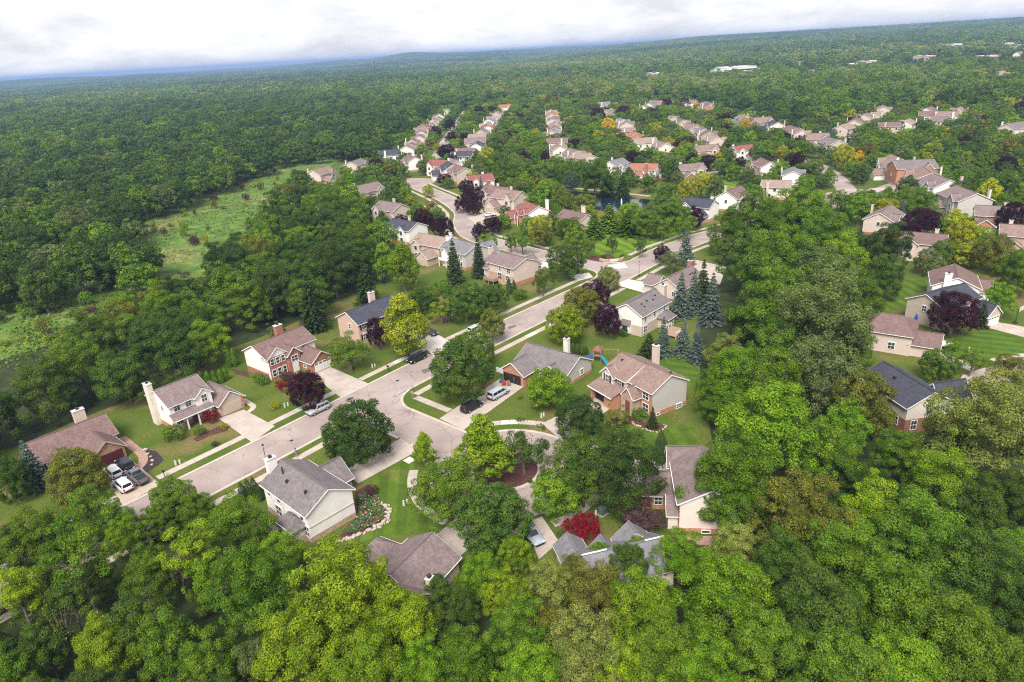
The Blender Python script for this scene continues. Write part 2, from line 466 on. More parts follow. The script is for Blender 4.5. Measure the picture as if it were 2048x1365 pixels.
# --- driveways, laid as concrete panels
DRIVES = []
def driveway(name, q, nu, nv, m=CONC, z=.062, paved=True):
    c = [np.array(at(x, y)[:2]) for x, y in q]; DRIVES.append(c)
    root = sheet(name, c, z - .012, mat('joint_dirt', (.20, .165, .14), 1, .2))
    if not paved: return root
    gap = .035
    for i in range(nu):
        for j in range(nv):
            def B(u, v): return (c[0] * (1 - u) + c[1] * u) * (1 - v) + (c[3] * (1 - u) + c[2] * u) * v
            lu = np.linalg.norm(c[1] - c[0]); lv = np.linalg.norm(c[3] - c[0]); du, dv = gap / lu, gap / lv
            cs_ = [B(i / nu + (du if i else 0), j / nv + (dv if j else 0)), B((i + 1) / nu, j / nv + (dv if j else 0)), B((i + 1) / nu, (j + 1) / nv), B(i / nu + (du if i else 0), (j + 1) / nv)]
            zz = z + random.uniform(-.004, .004)
            mb = MB().hexa([(*p, z - .05) for p in cs_], [(*p, zz) for p in cs_]); mb.build('slab', m, root)
    ROADS.append((np.array([(c[0] + c[1]) / 2, (c[2] + c[3]) / 2]), np.linalg.norm(c[1] - c[0]) / 2 - 1))
    return root
driveway('driveway', [(203, 946), (258, 916), (322, 970), (246, 1012)], 2, 4, mat('tan_concrete', (.43, .345, .285), .9, .10, .4, coords='Position'))
driveway('driveway', [(438, 838), (487, 820), (550, 853), (505, 886)], 2, 4)
driveway('driveway', [(624, 751), (661, 735), (737, 768), (682, 796)], 2, 4)
driveway('driveway', [(826, 672), (850, 655), (907, 688), (868, 714)], 2, 4, CONC_NEW)
driveway('driveway', [(688, 942), (716, 968), (840, 900), (801, 878)], 2, 6)
driveway('driveway', [(1002, 757), (1050, 772), (927, 861), (879, 838)], 2, 6)
driveway('driveway', [(1190, 795), (1228, 812), (1128, 886), (1084, 848)], 2, 5)
driveway('driveway', [(1078, 1120), (1118, 1084), (1084, 1034), (1049, 1048)], 2, 4)
driveway('driveway', [(872, 1071), (917, 1116), (985, 1056), (930, 1022)], 2, 4)
driveway('driveway', [(1342, 925), (1328, 990), (1126, 948), (1120, 905)], 2, 6)
driveway('driveway', [(1322, 571), (1302, 590), (1230, 570), (1256, 559)], 2, 3, CONC_NEW)
driveway('driveway', [(1066, 521), (1074, 541), (1107, 534), (1100, 526)], 2, 2, CONC_NEW)
driveway('driveway', [(1000, 418), (1012, 428), (950, 446), (934, 436)], 2, 3)
driveway('driveway', [(812, 420), (816, 432), (886, 420), (872, 408)], 1, 3)
driveway('driveway', [(1968, 640), (1975, 656), (2120, 694), (2120, 668)], 1, 4)
driveway('driveway', [(1862, 400), (1855, 407), (1722, 412), (1728, 404)], 1, 4)
driveway('driveway', [(1790, 374), (1785, 380), (1735, 385), (1738, 378)], 1, 3)
driveway('driveway', [(1840, 690), (1848, 704), (1945, 745), (1950, 732)], 1, 4)
driveway('driveway', [(1390, 520), (1372, 552), (1440, 570), (1452, 535)], 2, 3)
driveway('driveway', [(1290, 352), (1322, 356), (1330, 352), (1308, 349)], 1, 1)
driveway('driveway', [(2010, 462), (2015, 478), (2080, 490), (2080, 470)], 1, 2)

# --- kerbs
CURB = mat('kerb_concrete', (.47, .405, .36), .9, .1, .6, coords='Position')
def inside_any(p, polys): return any(pip([p], q)[0] for q in polys)
def kerb(line, name='kerb', w=.55, skip=True):
    line = [np.array(p) for p in line]; pts = [line[0]]
    for a, b in zip(line, line[1:]):
        n = max(1, int(np.linalg.norm(b - a) / .8))
        pts += [a + (b - a) * (i + 1) / n for i in range(n)]
    runs, cur = [], []
    for p in pts:
        if skip and inside_any(p, DRIVES):
            if len(cur) > 2: runs.append(cur)
            cur = []
        else: cur.append(p)
    if len(cur) > 2: runs.append(cur)
    for r in runs:
        L_, R_ = offset(r, w / 2), offset(r, -w / 2); mb = MB(); n = len(r)
        vs_ = [(*p, .0) for p in L_] + [(*p, .13) for p in L_] + [(*p, .13) for p in R_] + [(*p, .0) for p in R_]
        fs = []
        for k in range(3): fs += [(k * n + i, k * n + i + 1, (k + 1) * n + i + 1, (k + 1) * n + i) for i in range(n - 1)]
        fs += [(0, n, 2 * n, 3 * n), (n - 1, 4 * n - 1, 3 * n - 1, 2 * n - 1)]
        mb.add(vs_, fs); tag(mb.build(name, CURB), kind='structure')
def mrow(d, s0, s1, step=4): return [st(s, mt(s) + d) for s in np.arange(s0, s1 + .1, step)]
kerb(mrow(4.5, -40, 156))
kerb(mrow(4.5, 178, 240))
kerb(mrow(-4.5, -40, 57)); kerb(mrow(-4.5, 79, 240))
kerb(f_a); kerb(f_b); kerb(f_c); kerb(f_d)
kerb([st(63.75, 92), st(63.75, 84), st(63.75, 75.5)]); kerb([st(72.25, 92), st(72.25, 84), st(72.25, 75.5)])
arc = [np.array(st(BULB[0] + (BR + .1) * math.cos(a), BULB[1] + (BR + .1) * math.sin(a))) for a in np.linspace(math.radians(68), math.radians(-248), 80)]
kerb(arc)
kerb(offset(branch_line, 4.25)[9:]); kerb(offset(branch_line, -4.25)[9:])
kerb(circle(at(1705, 395)[:2], 12.7, 40, -1.3, 1.6))
# planted island in the turning circle
ISL = np.array(st(67.6, 63.8))
isl_ring = circle(ISL, 5.4, 40); kerb(isl_ring + [isl_ring[0]], skip=False)
sheet('island_bed', circle(ISL, 5.2, 40), .10, MULCH)

# --- sidewalks, slab by slab
def sidewalk(line, w=1.5, z=.058, name='sidewalk', fresh=(), avoid=None):
    """FRESH: numbers of slabs that were replaced with newer, paler concrete"""
    line = [np.array(p) for p in line]; seg = np.array([0] + list(np.cumsum([np.linalg.norm(b - a) for a, b in zip(line, line[1:])])))
    X = np.array(line); n = int(seg[-1] / 1.6)
    root = None
    for i in range(n):
        a, b = i * 1.6 + .02, (i + 1) * 1.6 - .015
        pa = np.array([np.interp(a, seg, X[:, k]) for k in (0, 1)]); pb = np.array([np.interp(b, seg, X[:, k]) for k in (0, 1)])
        if inside_any((pa + pb) / 2, DRIVES): continue
        d = (pb - pa) / np.linalg.norm(pb - pa); q = np.array([-d[1], d[0]]) * w / 2
        zz = z + random.uniform(-.005, .005)
        if root is None:
            root = empty(name, (0, 0, 0)); tag(root, kind='structure')
        cs_ = [pa - q, pb - q, pb + q, pa + q]
        MB().hexa([(*p, .0) for p in cs_], [(*p, zz) for p in cs_]).build('slab', CONC_NEW if i in fresh else CONC, root)
    ROADS.append((np.array(line), w / 2 - .6))
    return root
def marc(d, s0, s1): return mrow(d, s0, s1, 2)
sidewalk(marc(7.8, 14, 156), fresh=(28, 29, 44, 45, 61))
sidewalk(marc(-7.0, -10, 60), fresh=(12,))
sidewalk(marc(-7.2, 77, 205), fresh=(22, 23))
sidewalk([st(76.2, 95), st(76.2, 86), st(76.4, 78.5)])
sidewalk([st(60.4, 94), st(60.4, 85), st(60.2, 78)], fresh=(8, 9))
ring = [np.array(st(BULB[0] + 15.4 * math.cos(a), BULB[1] + 15.4 * math.sin(a))) for a in np.linspace(math.radians(58), math.radians(-238), 70)]
sidewalk(ring, fresh=(2, 3, 41))
sidewalk(offset(branch_line, 7.2)[10:]); sidewalk(offset(branch_line, -7.2)[12:])
sidewalk(marc(7.6, 182, 240))
sidewalk(circle(at(1705, 395)[:2], 16, 30, -1.2, 1.4))
sidewalk([at(x, y)[:2] for x, y in ((1985, 722), (2030, 712), (2100, 708))])
sidewalk([at(x, y)[:2] for x, y in ((1938, 752), (1926, 772), (1930, 800))], w=2.0)
# corner ramps at the junction
for q in ([(1138, 552), (1178, 546), (1186, 555), (1160, 562)], [(1205, 533), (1248, 526), (1256, 536), (1225, 540)]):
    sheet('corner_ramp', P(*q), .066, CONC_NEW)

# --- lawns, beds, meadow, ponds, woodland floor
sheet('mown_lawn', P((742, 957), (812, 918), (824, 925), (840, 960), (856, 1000), (892, 1050), (868, 1066), (830, 1062), (775, 1075), (700, 1086), (745, 1060), (773, 1020), (756, 985)), .008, MOW_A)
sheet('corner_lawn', P((1120, 520), (1160, 512), (1215, 521), (1232, 521), (1300, 497), (1380, 473), (1370, 455), (1290, 452), (1200, 462), (1140, 488)), .008, MOW_B)
sheet('side_lawn', P((1210, 850), (1255, 842), (1310, 868), (1385, 840), (1395, 885), (1330, 920), (1240, 905)), .008, MOW_A)
sheet('back_lawn', P((1320, 700), (1400, 740), (1390, 790), (1380, 760), (1335, 730)), .008, MOW_C)
sheet('striped_lawn', P((1878, 690), (1990, 655), (2048, 680), (2120, 700), (2120, 705), (1990, 715), (1935, 722)), .008, MOW_C)
sheet('shaded_lawn', P((1740, 590), (1800, 560), (1850, 560), (1850, 620), (1790, 620), (1740, 640)), .008, MOW_A)
sheet('strip_lawn', P((566, 912), (640, 872), (664, 866), (600, 905), (560, 925)), .008, MOW_A)
sheet('meadow', P((270, 440), (330, 405), (420, 388), (480, 372), (530, 340), (585, 314), (660, 288), (690, 296), (660, 340), (640, 380), (610, 420), (560, 470), (520, 520), (480, 560), (320, 545), (285, 490)), .010, MEADOW)
sheet('meadow', P((-120, 690), (0, 635), (130, 600), (240, 578), (420, 560), (560, 545), (560, 565), (330, 590), (225, 612), (120, 700), (-120, 790)), .010, MEADOW)
sheet('pond', P((1128, 378), (1160, 384), (1215, 390), (1260, 394), (1300, 400), (1298, 416), (1260, 425), (1200, 422), (1150, 405)), .02, WATER)
sheet('pond', P((1022, 325), (1040, 322), (1062, 330), (1058, 342), (1030, 340)), .02, WATER)
sheet('pond', P((655, 296), (690, 292), (700, 302), (665, 306)), .02, WATER)
ribbon('pond_path', spline(P((1095, 371), (1150, 377), (1220, 384), (1300, 393)), 5), 2.6, .05, mat('gravel_path', (.36, .29, .22), 1, .15, .8), keep=False)
for q in ([(1300, 395), (1400, 355), (1475, 350), (1480, 372), (1440, 390), (1360, 400)],):
    sheet('open_lawn', P(*q), .008, MOW_B)
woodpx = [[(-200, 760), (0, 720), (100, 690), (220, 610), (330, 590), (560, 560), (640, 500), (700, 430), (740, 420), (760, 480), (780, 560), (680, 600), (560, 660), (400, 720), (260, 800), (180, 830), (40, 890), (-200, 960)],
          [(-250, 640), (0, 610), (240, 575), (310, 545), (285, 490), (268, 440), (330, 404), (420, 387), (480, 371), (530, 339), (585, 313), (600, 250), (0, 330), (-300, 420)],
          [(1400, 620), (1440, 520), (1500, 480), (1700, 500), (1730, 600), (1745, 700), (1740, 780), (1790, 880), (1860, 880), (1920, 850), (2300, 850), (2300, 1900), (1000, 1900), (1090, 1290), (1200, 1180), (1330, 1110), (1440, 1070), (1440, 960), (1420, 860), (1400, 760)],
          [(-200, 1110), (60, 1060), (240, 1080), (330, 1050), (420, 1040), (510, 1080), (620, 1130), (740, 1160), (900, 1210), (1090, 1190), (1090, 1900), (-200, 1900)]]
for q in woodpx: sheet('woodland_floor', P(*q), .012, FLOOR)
# ================================================================== TREE SHAPES
def unit(a): return a / (np.linalg.norm(a, axis=1, keepdims=True) + 1e-9)
def leaf_mesh(name, Pn, Nn, S, rng, aspect=.62, A=None, fold=.18, m=LEAF, bark=None):
    """every leaf spray is one small folded rhombus"""
    n = len(Pn); Nn = unit(Nn)
    A = unit(np.cross(Nn, rng.normal(size=(n, 3)))) if A is None else unit(A - Nn * (A * Nn).sum(1, keepdims=True))
    B = np.cross(Nn, A); L_ = S[:, None] * .5; W = L_ * aspect
    V = np.empty((n, 4, 3)); V[:, 0] = Pn + A * L_; V[:, 1] = Pn + B * W - Nn * L_ * fold; V[:, 2] = Pn - A * L_; V[:, 3] = Pn - B * W - Nn * L_ * fold
    V = V.reshape(-1, 3); F = np.arange(n * 4).reshape(-1, 4); nb = 0
    bv = bf = None
    if bark is not None:
        bv = np.array(bark.v); tri = []
        for f in bark.f:
            for k in range(1, len(f) - 1): tri.append((f[0], f[k], f[k + 1]))
        bf = np.array(tri) + len(V); nb = len(bf); V = np.vstack([V, bv])
    me = bpy.data.meshes.new(name)
    me.vertices.add(len(V)); me.vertices.foreach_set('co', V.astype(np.float32).ravel())
    me.loops.add(n * 4 + nb * 3)
    li = F.ravel() if not nb else np.concatenate([F.ravel(), bf.ravel()])
    me.loops.foreach_set('vertex_index', li.astype(np.int32))
    me.polygons.add(n + nb)
    ls = np.concatenate([np.arange(n) * 4, n * 4 + np.arange(nb) * 3])
    me.polygons.foreach_set('loop_start', ls.astype(np.int32))
    me.materials.append(m)
    if nb:
        me.materials.append(BARK); me.polygons.foreach_set('material_index', np.concatenate([np.zeros(n), np.ones(nb)]).astype(np.int32))
    a = me.attributes.new('tint', 'FLOAT', 'FACE')
    a.data.foreach_set('value', np.concatenate([rng.random(n), np.zeros(nb)]).astype(np.float32))
    me.update(calc_edges=True); me.validate()
    return me
def broadleaf(name, seed, D=10., H=13., base=3., lobes=46, leaves=11000, leaf=.36, lobe=(.10, .19), top=1.0, flat=.82, gap=0.0, m=LEAF, joined=False, limbs=7, trunk_r=.28, point=0.0, rough=.14, inner=.10, full=2.7, fr0=.70, fr1=.90, shell=.72, wild=0.0):
    rng = np.random.default_rng(seed); zc_, rz, r = (H + base) / 2, (H - base) / 2, D / 2
    k = np.arange(lobes) + .5; ph = np.arccos(1 - 2 * k / lobes); th = math.pi * (1 + 5 ** .5) * k
    d = np.stack([np.cos(th) * np.sin(ph), np.sin(th) * np.sin(ph), np.cos(ph)], 1) + rng.normal(size=(lobes, 3)) * .16
    d = unit(d); d = d[d[:, 2] > -.86]
    if gap: d = d[rng.random(len(d)) > gap]
    frac = rng.uniform(fr0, fr1, len(d)) * (1 + rng.normal(size=len(d)) * rough)
    if wild: frac *= 1 + wild * np.sin(2 * np.arctan2(d[:, 1], d[:, 0]) + rng.uniform(0, 6)) * np.sin(3 * d[:, 2] + rng.uniform(0, 6)) + wild * .6 * np.sin(5 * np.arctan2(d[:, 1], d[:, 0]) + rng.uniform(0, 6))
    frac = np.clip(frac, .38, 1.08)
    hr = np.hypot(d[:, 0], d[:, 1]) + 1e-6; fullness = (1 - np.abs(d[:, 2]) ** full) ** (1 / full) / hr
    frac2 = frac * np.where(d[:, 2] < 0, np.clip(fullness, 1, 1.8), 1)
    shrink = 1 - point * np.clip((d[:, 2] + .2), 0, 1)
    C = np.stack([d[:, 0] * r * frac2 * shrink, d[:, 1] * r * frac2 * shrink, zc_ + d[:, 2] * rz * frac * top], 1)
    nin = int(lobes * .25)
    di = unit(rng.normal(size=(nin, 3))) * (rng.random((nin, 1)) ** .5) * .45
    C = np.vstack([C, np.stack([di[:, 0] * r, di[:, 1] * r, zc_ + di[:, 2] * rz], 1)])
    R = D * rng.uniform(lobe[0], lobe[1], len(C)); w = R ** 2; w /= w.sum()
    idx = rng.choice(len(C), leaves, p=w)
    u = unit(rng.normal(size=(leaves, 3))); outw = unit(C[idx] - np.array([0, 0, zc_ - rz * .35]))
    u = np.where((((u * outw).sum(1) < .05) & (rng.random(leaves) < shell))[:, None], -u, u)
    rad = (R[idx] * (rng.random(leaves) ** .2) * rng.uniform(.85, 1.12, leaves))[:, None]
    Pn = C[idx] + u * rad * np.array([1, 1, flat])
    ni = int(leaves * inner); q = unit(rng.normal(size=(ni, 3))) * (rng.random((ni, 1)) ** .4) * .72
    Pn[:ni] = np.stack([q[:, 0] * r, q[:, 1] * r, zc_ + q[:, 2] * rz], 1)
    Nn = u * .95 + np.array([0, 0, .32]) + rng.normal(size=(leaves, 3)) * .33
    S = leaf * (.45 + 1.1 * rng.random(leaves) ** 1.4)
    tk = MB(); lean = rng.normal(size=2) * .25
    tk.tube([(0, 0, -.2), (lean[0] * .4, lean[1] * .4, base * .6), (lean[0], lean[1], base + rz * .6), (lean[0] * 1.2, lean[1] * 1.2, zc_ + rz * .35)], [trunk_r * 1.25, trunk_r, trunk_r * .7, trunk_r * .25], 7)
    for j in rng.choice(len(C), min(limbs, len(C)), replace=False):
        e = C[j]; z0 = base * .75 + rng.random() * rz * .7; p0 = np.array([lean[0] * .6, lean[1] * .6, min(z0, e[2] - .2)])
        midp = (p0 + e) / 2 + np.array([0, 0, -.12 * np.linalg.norm(e - p0)])
        tk.tube([p0, midp, e], [trunk_r * .5, trunk_r * .33, trunk_r * .12], 5)
    if joined: return leaf_mesh(name, Pn, Nn, S, rng, m=m, bark=tk), None, D, H
    return leaf_mesh(name, Pn, Nn, S, rng, m=m), tk.mesh(name + '_wood', BARK), D, H
def conifer(name, seed, D=5., H=11., tiers=20, needles=8000, leaf=.34, droop=.25, m=LEAF, joined=False, power=.9):
    rng = np.random.default_rng(seed); z0 = H * .05
    tz = z0 + (H - z0) * (1 - (1 - (np.arange(tiers) + rng.random(tiers) * .5) / tiers) ** 1.0)
    Pn, An, Nn = [], [], []
    tot = sum(max(.05, (1 - (z - z0) / (H - z0))) for z in tz); 
    for z in tz:
        f = max(.02, 1 - (z - z0) / (H - z0)); Rt = D / 2 * f ** power
        nb = max(5, int(7 + 9 * f)); per = int(needles * f / tot / nb) + 3
        for b in range(nb):
            a = 2 * math.pi * (b + rng.random() * .8) / nb; Rb = Rt * rng.uniform(.66, 1.15)
            t = rng.random(per) ** .6; lat = rng.normal(size=per) * .20 * (1.15 - t) * max(Rb, .5) * .75
            ca, sa = math.cos(a), math.sin(a); rr = t * Rb
            z_ = z + .25 * rr * 0 - droop * rr * (1 - .35 * t) + rng.normal(size=per) * .07
            p = np.stack([ca * rr - sa * lat, sa * rr + ca * lat, np.maximum(z_, .1)], 1); Pn.append(p)
            An.append(np.tile([ca, sa, -.25], (per, 1)) + rng.normal(size=(per, 3)) * .4)
            Nn.append(np.tile([ca * .25, sa * .25, 1.0], (per, 1)) + rng.normal(size=(per, 3)) * .45)
    Pn, An, Nn = np.vstack(Pn), np.vstack(An), np.vstack(Nn)
    S = leaf * rng.uniform(.7, 1.4, len(Pn))
    tk = MB().tube([(0, 0, -.2), (0, 0, H * .5), (0, 0, H * .97)], [.2, .12, .02], 6)
    if joined: return leaf_mesh(name, Pn, Nn, S, rng, aspect=.5, A=An, m=m, bark=tk), None, D, H
    return leaf_mesh(name, Pn, Nn, S, rng, aspect=.5, A=An, m=m), tk.mesh(name + '_wood', BARK), D, H
def column(name, seed, D=2.0, H=6.0, leaves=3500, leaf=.2, m=LEAF):
    rng = np.random.default_rng(seed); t = rng.random(leaves) ** .8; z = .15 + t * (H - .15)
    prof = np.where(t < .25, .75 + t, 1 - ((t - .25) / .75) ** 2.2) * D / 2
    a = rng.random(leaves) * 2 * math.pi; bump = 1 + .10 * np.sin(a * 5 + z * 2.2) + rng.normal(size=leaves) * .05
    r = prof * bump * np.where(rng.random(leaves) < .15, .6, 1)
    Pn = np.stack([np.cos(a) * r, np.sin(a) * r, z], 1); Nn = np.stack([np.cos(a), np.sin(a), .25 + t], 1) + rng.normal(size=(leaves, 3)) * .35
    A = np.tile([0, 0, 1.], (leaves, 1)) + rng.normal(size=(leaves, 3)) * .35
    tk = MB().tube([(0, 0, -.1), (0, 0, H * .7)], [.09, .03], 5)
    return leaf_mesh(name, Pn, Nn, leaf * rng.uniform(.7, 1.4, leaves), rng, aspect=.5, A=A, m=m), tk.mesh(name + '_wood', BARK), D, H

LIB = {}
def lib(kind, items, cfrac): LIB[kind] = (items, cfrac)
lib('oak', [broadleaf('oak', 100 + i, 12, 15, 1.4, 96, 40000, .25, (.055, .13), flat=.85, rough=.14, inner=.07, wild=.13, point=(0, .2, .05, .3, .12)[i]) for i in range(5)], .57)
lib('forest', [broadleaf('forest', 200 + i, 10, 15, 1.4, 72, 24000, .27, (.065, .145), flat=1.0, rough=.16, inner=.07, wild=.15, point=(.1, .4, .2, .5, .3)[i]) for i in range(5)], .57)
lib('maple', [broadleaf('maple', 300 + i, 10, 11, .7, 130, 30000, .25, (.062, .105), point=.18, flat=.85, rough=.05, fr0=.78, fr1=.94, inner=.12) for i in range(3)], .55)
lib('round', [broadleaf('round', 400 + i, 8, 8, .8, 90, 17000, .24, (.070, .115), flat=.85, rough=.06, fr0=.76, fr1=.93, inner=.12) for i in range(3)], .60)
lib('open', [broadleaf('open', 500 + i, 8, 9, 1.6, 40, 8500, .25, (.08, .14), gap=.22, flat=.75, rough=.2, limbs=12, inner=.05) for i in range(3)], .60)
lib('tall', [broadleaf('tall', 600 + i, 8, 19, 9.0, 34, 10000, .29, (.10, .17), gap=.2, flat=.85, rough=.22, limbs=12, trunk_r=.24, inner=.05) for i in range(3)], .74)
lib('oval', [broadleaf('oval', 700 + i, 6, 10, .8, 80, 15000, .24, (.09, .15), point=.35, flat=1.0, rough=.06, inner=.12) for i in range(2)], .54)
lib('pyramid', [broadleaf('pyramid', 800 + i, 7, 10, .5, 90, 15000, .25, (.075, .125), point=.70, flat=.8, rough=.14) for i in range(2)], .50)
lib('wide', [broadleaf('wide', 900 + i, 12, 7.5, 1.0, 60, 12000, .32, (.07, .12), flat=.7, rough=.08) for i in range(2)], .62)
lib('shrub', [broadleaf('shrub', 950 + i, 2.4, 1.7, .1, 22, 1500, .17, (.12, .22), limbs=3, trunk_r=.05, rough=.08) for i in range(2)], .5)
lib('spruce', [conifer('spruce', 1000 + i, 5.2, 11.5, 17, 9500, .33) for i in range(3)], .42)
lib('fir', [conifer('fir', 1100 + i, 6.5, 14, 22, 10000, .40, droop=.12, power=.8) for i in range(2)], .42)
lib('arborvitae', [column('arborvitae', 1200 + i) for i in range(2)], .5)
lib('bare', [broadleaf('bare', 640 + i, 7, 15, 5.0, 44, 420, .26, (.09, .16), gap=.1, rough=.2, limbs=42, trunk_r=.2, inner=.02) for i in range(2)], .68)
# lighter shapes for trees some hundreds of metres off
lib('mid', [broadleaf('mid', 1300 + i, 9, 11, .8, 60, 6500, .42, (.07, .15), flat=.88, rough=.12, inner=.08, wild=.12, point=(0, .3, .1, .45, .2, .6)[i]) for i in range(6)], .55)
lib('mid_spruce', [conifer('mid_spruce', 1400 + i, 5, 11, 14, 2200, .6) for i in range(2)], .42)

TREE_COL = {'dark': (.042, .080, .016), 'deep': (.060, .110, .017), 'mid': (.090, .164, .015), 'bright': (.120, .218, .013), 'lime': (.158, .240, .012),
            'yellow': (.27, .30, .014), 'gold': (.50, .33, .012), 'olive': (.130, .145, .024), 'pale': (.165, .205, .045), 'purple': (.034, .011, .020),
            'plum': (.075, .042, .044), 'pear': (.205, .260, .014), 'red': (.185, .010, .020), 'blue': (.110, .155, .135), 'spruce': (.050, .078, .024), 'sage': (.105, .150, .045)}
COL_WORD = {'dark': 'dark green', 'deep': 'deep green', 'mid': 'green', 'bright': 'bright green', 'lime': 'lime green', 'yellow': 'yellow-green', 'gold': 'golden yellow',
            'olive': 'olive green', 'pale': 'pale green', 'purple': 'dark purple', 'plum': 'dull plum', 'pear': 'yellow-green', 'red': 'crimson', 'blue': 'silvery blue', 'spruce': 'dark green', 'sage': 'greyish green'}
KIND_NAME = {'oak': 'broadleaf_tree', 'forest': 'broadleaf_tree', 'maple': 'maple_tree', 'round': 'yard_tree', 'open': 'yard_tree', 'tall': 'tall_tree', 'bare': 'bare_tree', 'oval': 'pear_tree', 'pyramid': 'young_tree',
             'wide': 'spreading_tree', 'shrub': 'shrub', 'spruce': 'spruce_tree', 'fir': 'fir_tree', 'arborvitae': 'arborvitae', 'mid': 'yard_tree', 'mid_spruce': 'spruce_tree'}
KIND_CAT = {'shrub': 'shrub', 'arborvitae': 'evergreen'}
TREES = []                                    # every individual tree: (x, y, radius, sight x, sight y, root)
tree_rng = random.Random(5)
def jit(c, v=.14):
    k = 1 + tree_rng.uniform(-v, v); return tuple(max(0, a * k * (1 + tree_rng.uniform(-.06, .06))) for a in c)
def plant(X, Y, D, H, kind, col, label=None, group=None, name=None, z=0.0):
    items, cf = LIB[kind]; cm, tm, d0, h0 = tree_rng.choice(items)
    root = empty(name or KIND_NAME[kind], (X, Y, z), tree_rng.uniform(0, 6.28))
    root.scale = (D / d0, D / d0, H / h0)
    c = link('foliage' if kind in ('shrub', 'arborvitae') else 'crown', cm, root); c.color = (*jit(TREE_COL[col]), 1)
    link('stem' if kind in ('shrub', 'arborvitae') else 'trunk', tm, root)
    tag(root, label, KIND_CAT.get(kind, 'tree'), group)
    sx, sy, _ = sight((X, Y, z + H * cf)); TREES.append((X, Y, D / 2, sx, sy, root, col))
    return root
def locate(x, y, w, kind, k=None, H=None):
    """crown centre and width as sighted -> foot, crown width, height"""
    items, cf = LIB[kind]; ratio = k or items[0][3] / items[0][2]; z = 5.0
    for _ in range(12):
        p = at(x, y, z); dep = sight(p)[2]; D = w * dep / F_PX; h = H or ratio * D; z = h * cf
    return p[0], p[1], D, h
def T(x, y, w, kind, col, label=None, k=None, H=None, group=None, name=None):
    X, Y, D, h = locate(x, y, w, kind, k, H); return plant(X, Y, D, h, kind, col, label, group, name)
# ================================================================== HOUSES
def shingle(name, rgb): return mat('shingles_' + name, rgb, .95, .10, .55, fine=(3.4, .17), spec=.1)
ROOF = {'brown': shingle('brown', (.170, .112, .105)), 'mauve': shingle('mauve', (.190, .145, .142)), 'grey': shingle('grey', (.168, .146, .148)), 'slate': shingle('slate', (.060, .061, .080)),
        'dusk': shingle('dusk', (.225, .155, .135)), 'red': shingle('red', (.225, .090, .078)), 'rust': shingle('rust', (.30, .130, .085)), 'silver': shingle('silver', (.175, .170, .185)), 'tan': shingle('tan', (.27, .20, .17))}
def siding(name, rgb):
    m = mat('siding_' + name, rgb, .7, .05, .8, spec=.2)
    t = m.node_tree; b = t.nodes['Principled BSDF']; co = t.nodes.new('ShaderNodeTexCoord'); sx = t.nodes.new('ShaderNodeSeparateXYZ'); t.links.new(co.outputs['Object'], sx.inputs[0])
    ml = t.nodes.new('ShaderNodeMath'); ml.operation = 'MULTIPLY'; ml.inputs[1].default_value = 5.5; fr = t.nodes.new('ShaderNodeMath'); fr.operation = 'FRACT'
    t.links.new(sx.outputs[2], ml.inputs[0]); t.links.new(ml.outputs[0], fr.inputs[0])
    bp = t.nodes.new('ShaderNodeBump'); bp.inputs['Strength'].default_value = .35; bp.inputs['Distance'].default_value = .03; t.links.new(fr.outputs[0], bp.inputs['Height']); t.links.new(bp.outputs[0], b.inputs['Normal'])
    return m
WALL = {'white': siding('white', (.83, .785, .755)), 'cream': siding('cream', (.72, .64, .57)), 'tan': siding('tan', (.52, .425, .355)), 'grey': siding('grey', (.50, .465, .435)), 'blush': siding('blush', (.60, .49, .43)), 'peach': siding('peach', (.56, .40, .32)),
        'brick': mat('red_brick', (.335, .150, .105), .95, .12, .6, fine=(5, .22)), 'orange': mat('orange_brick', (.43, .215, .135), .95, .12, .6, fine=(5, .22)), 'brown': mat('brown_brick', (.34, .195, .125), .95, .12, .6, fine=(5, .22)), 'tanbrick': mat('tan_brick', (.44, .315, .245), .95, .12, .6, fine=(5, .2))}
TRIM = mat('white_trim', (.78, .765, .74), .5, .04, 2)
TRIM_T = mat('tan_trim', (.50, .42, .36), .6, .05, 2)
def glass_mat():
    m = mat('window_glass', (.045, .055, .065), .12, .5, .9, spec=.6); return m
GLASS = glass_mat()
SHUT = mat('black_shutter', (.02, .02, .022), .6, .1)
DARK = mat('garage_shade_dark', (.025, .024, .024), .9, .2)  # painted shade: fills open garage doorways in place of an interior
FLUE = mat('dark_metal', (.05, .05, .052), .5, .2, metal=.4)
DOOR_M = {'white': mat('white_door', (.74, .72, .69), .5, .03), 'tan': mat('tan_door', (.50, .41, .33), .6, .04), 'maroon': mat('maroon_door', (.085, .022, .026), .5, .08), 'brown': mat('brown_door', (.16, .07, .05), .5, .1)}
HOUSES = []                                   # (x, y, radius) kept clear of trees; sighted centres
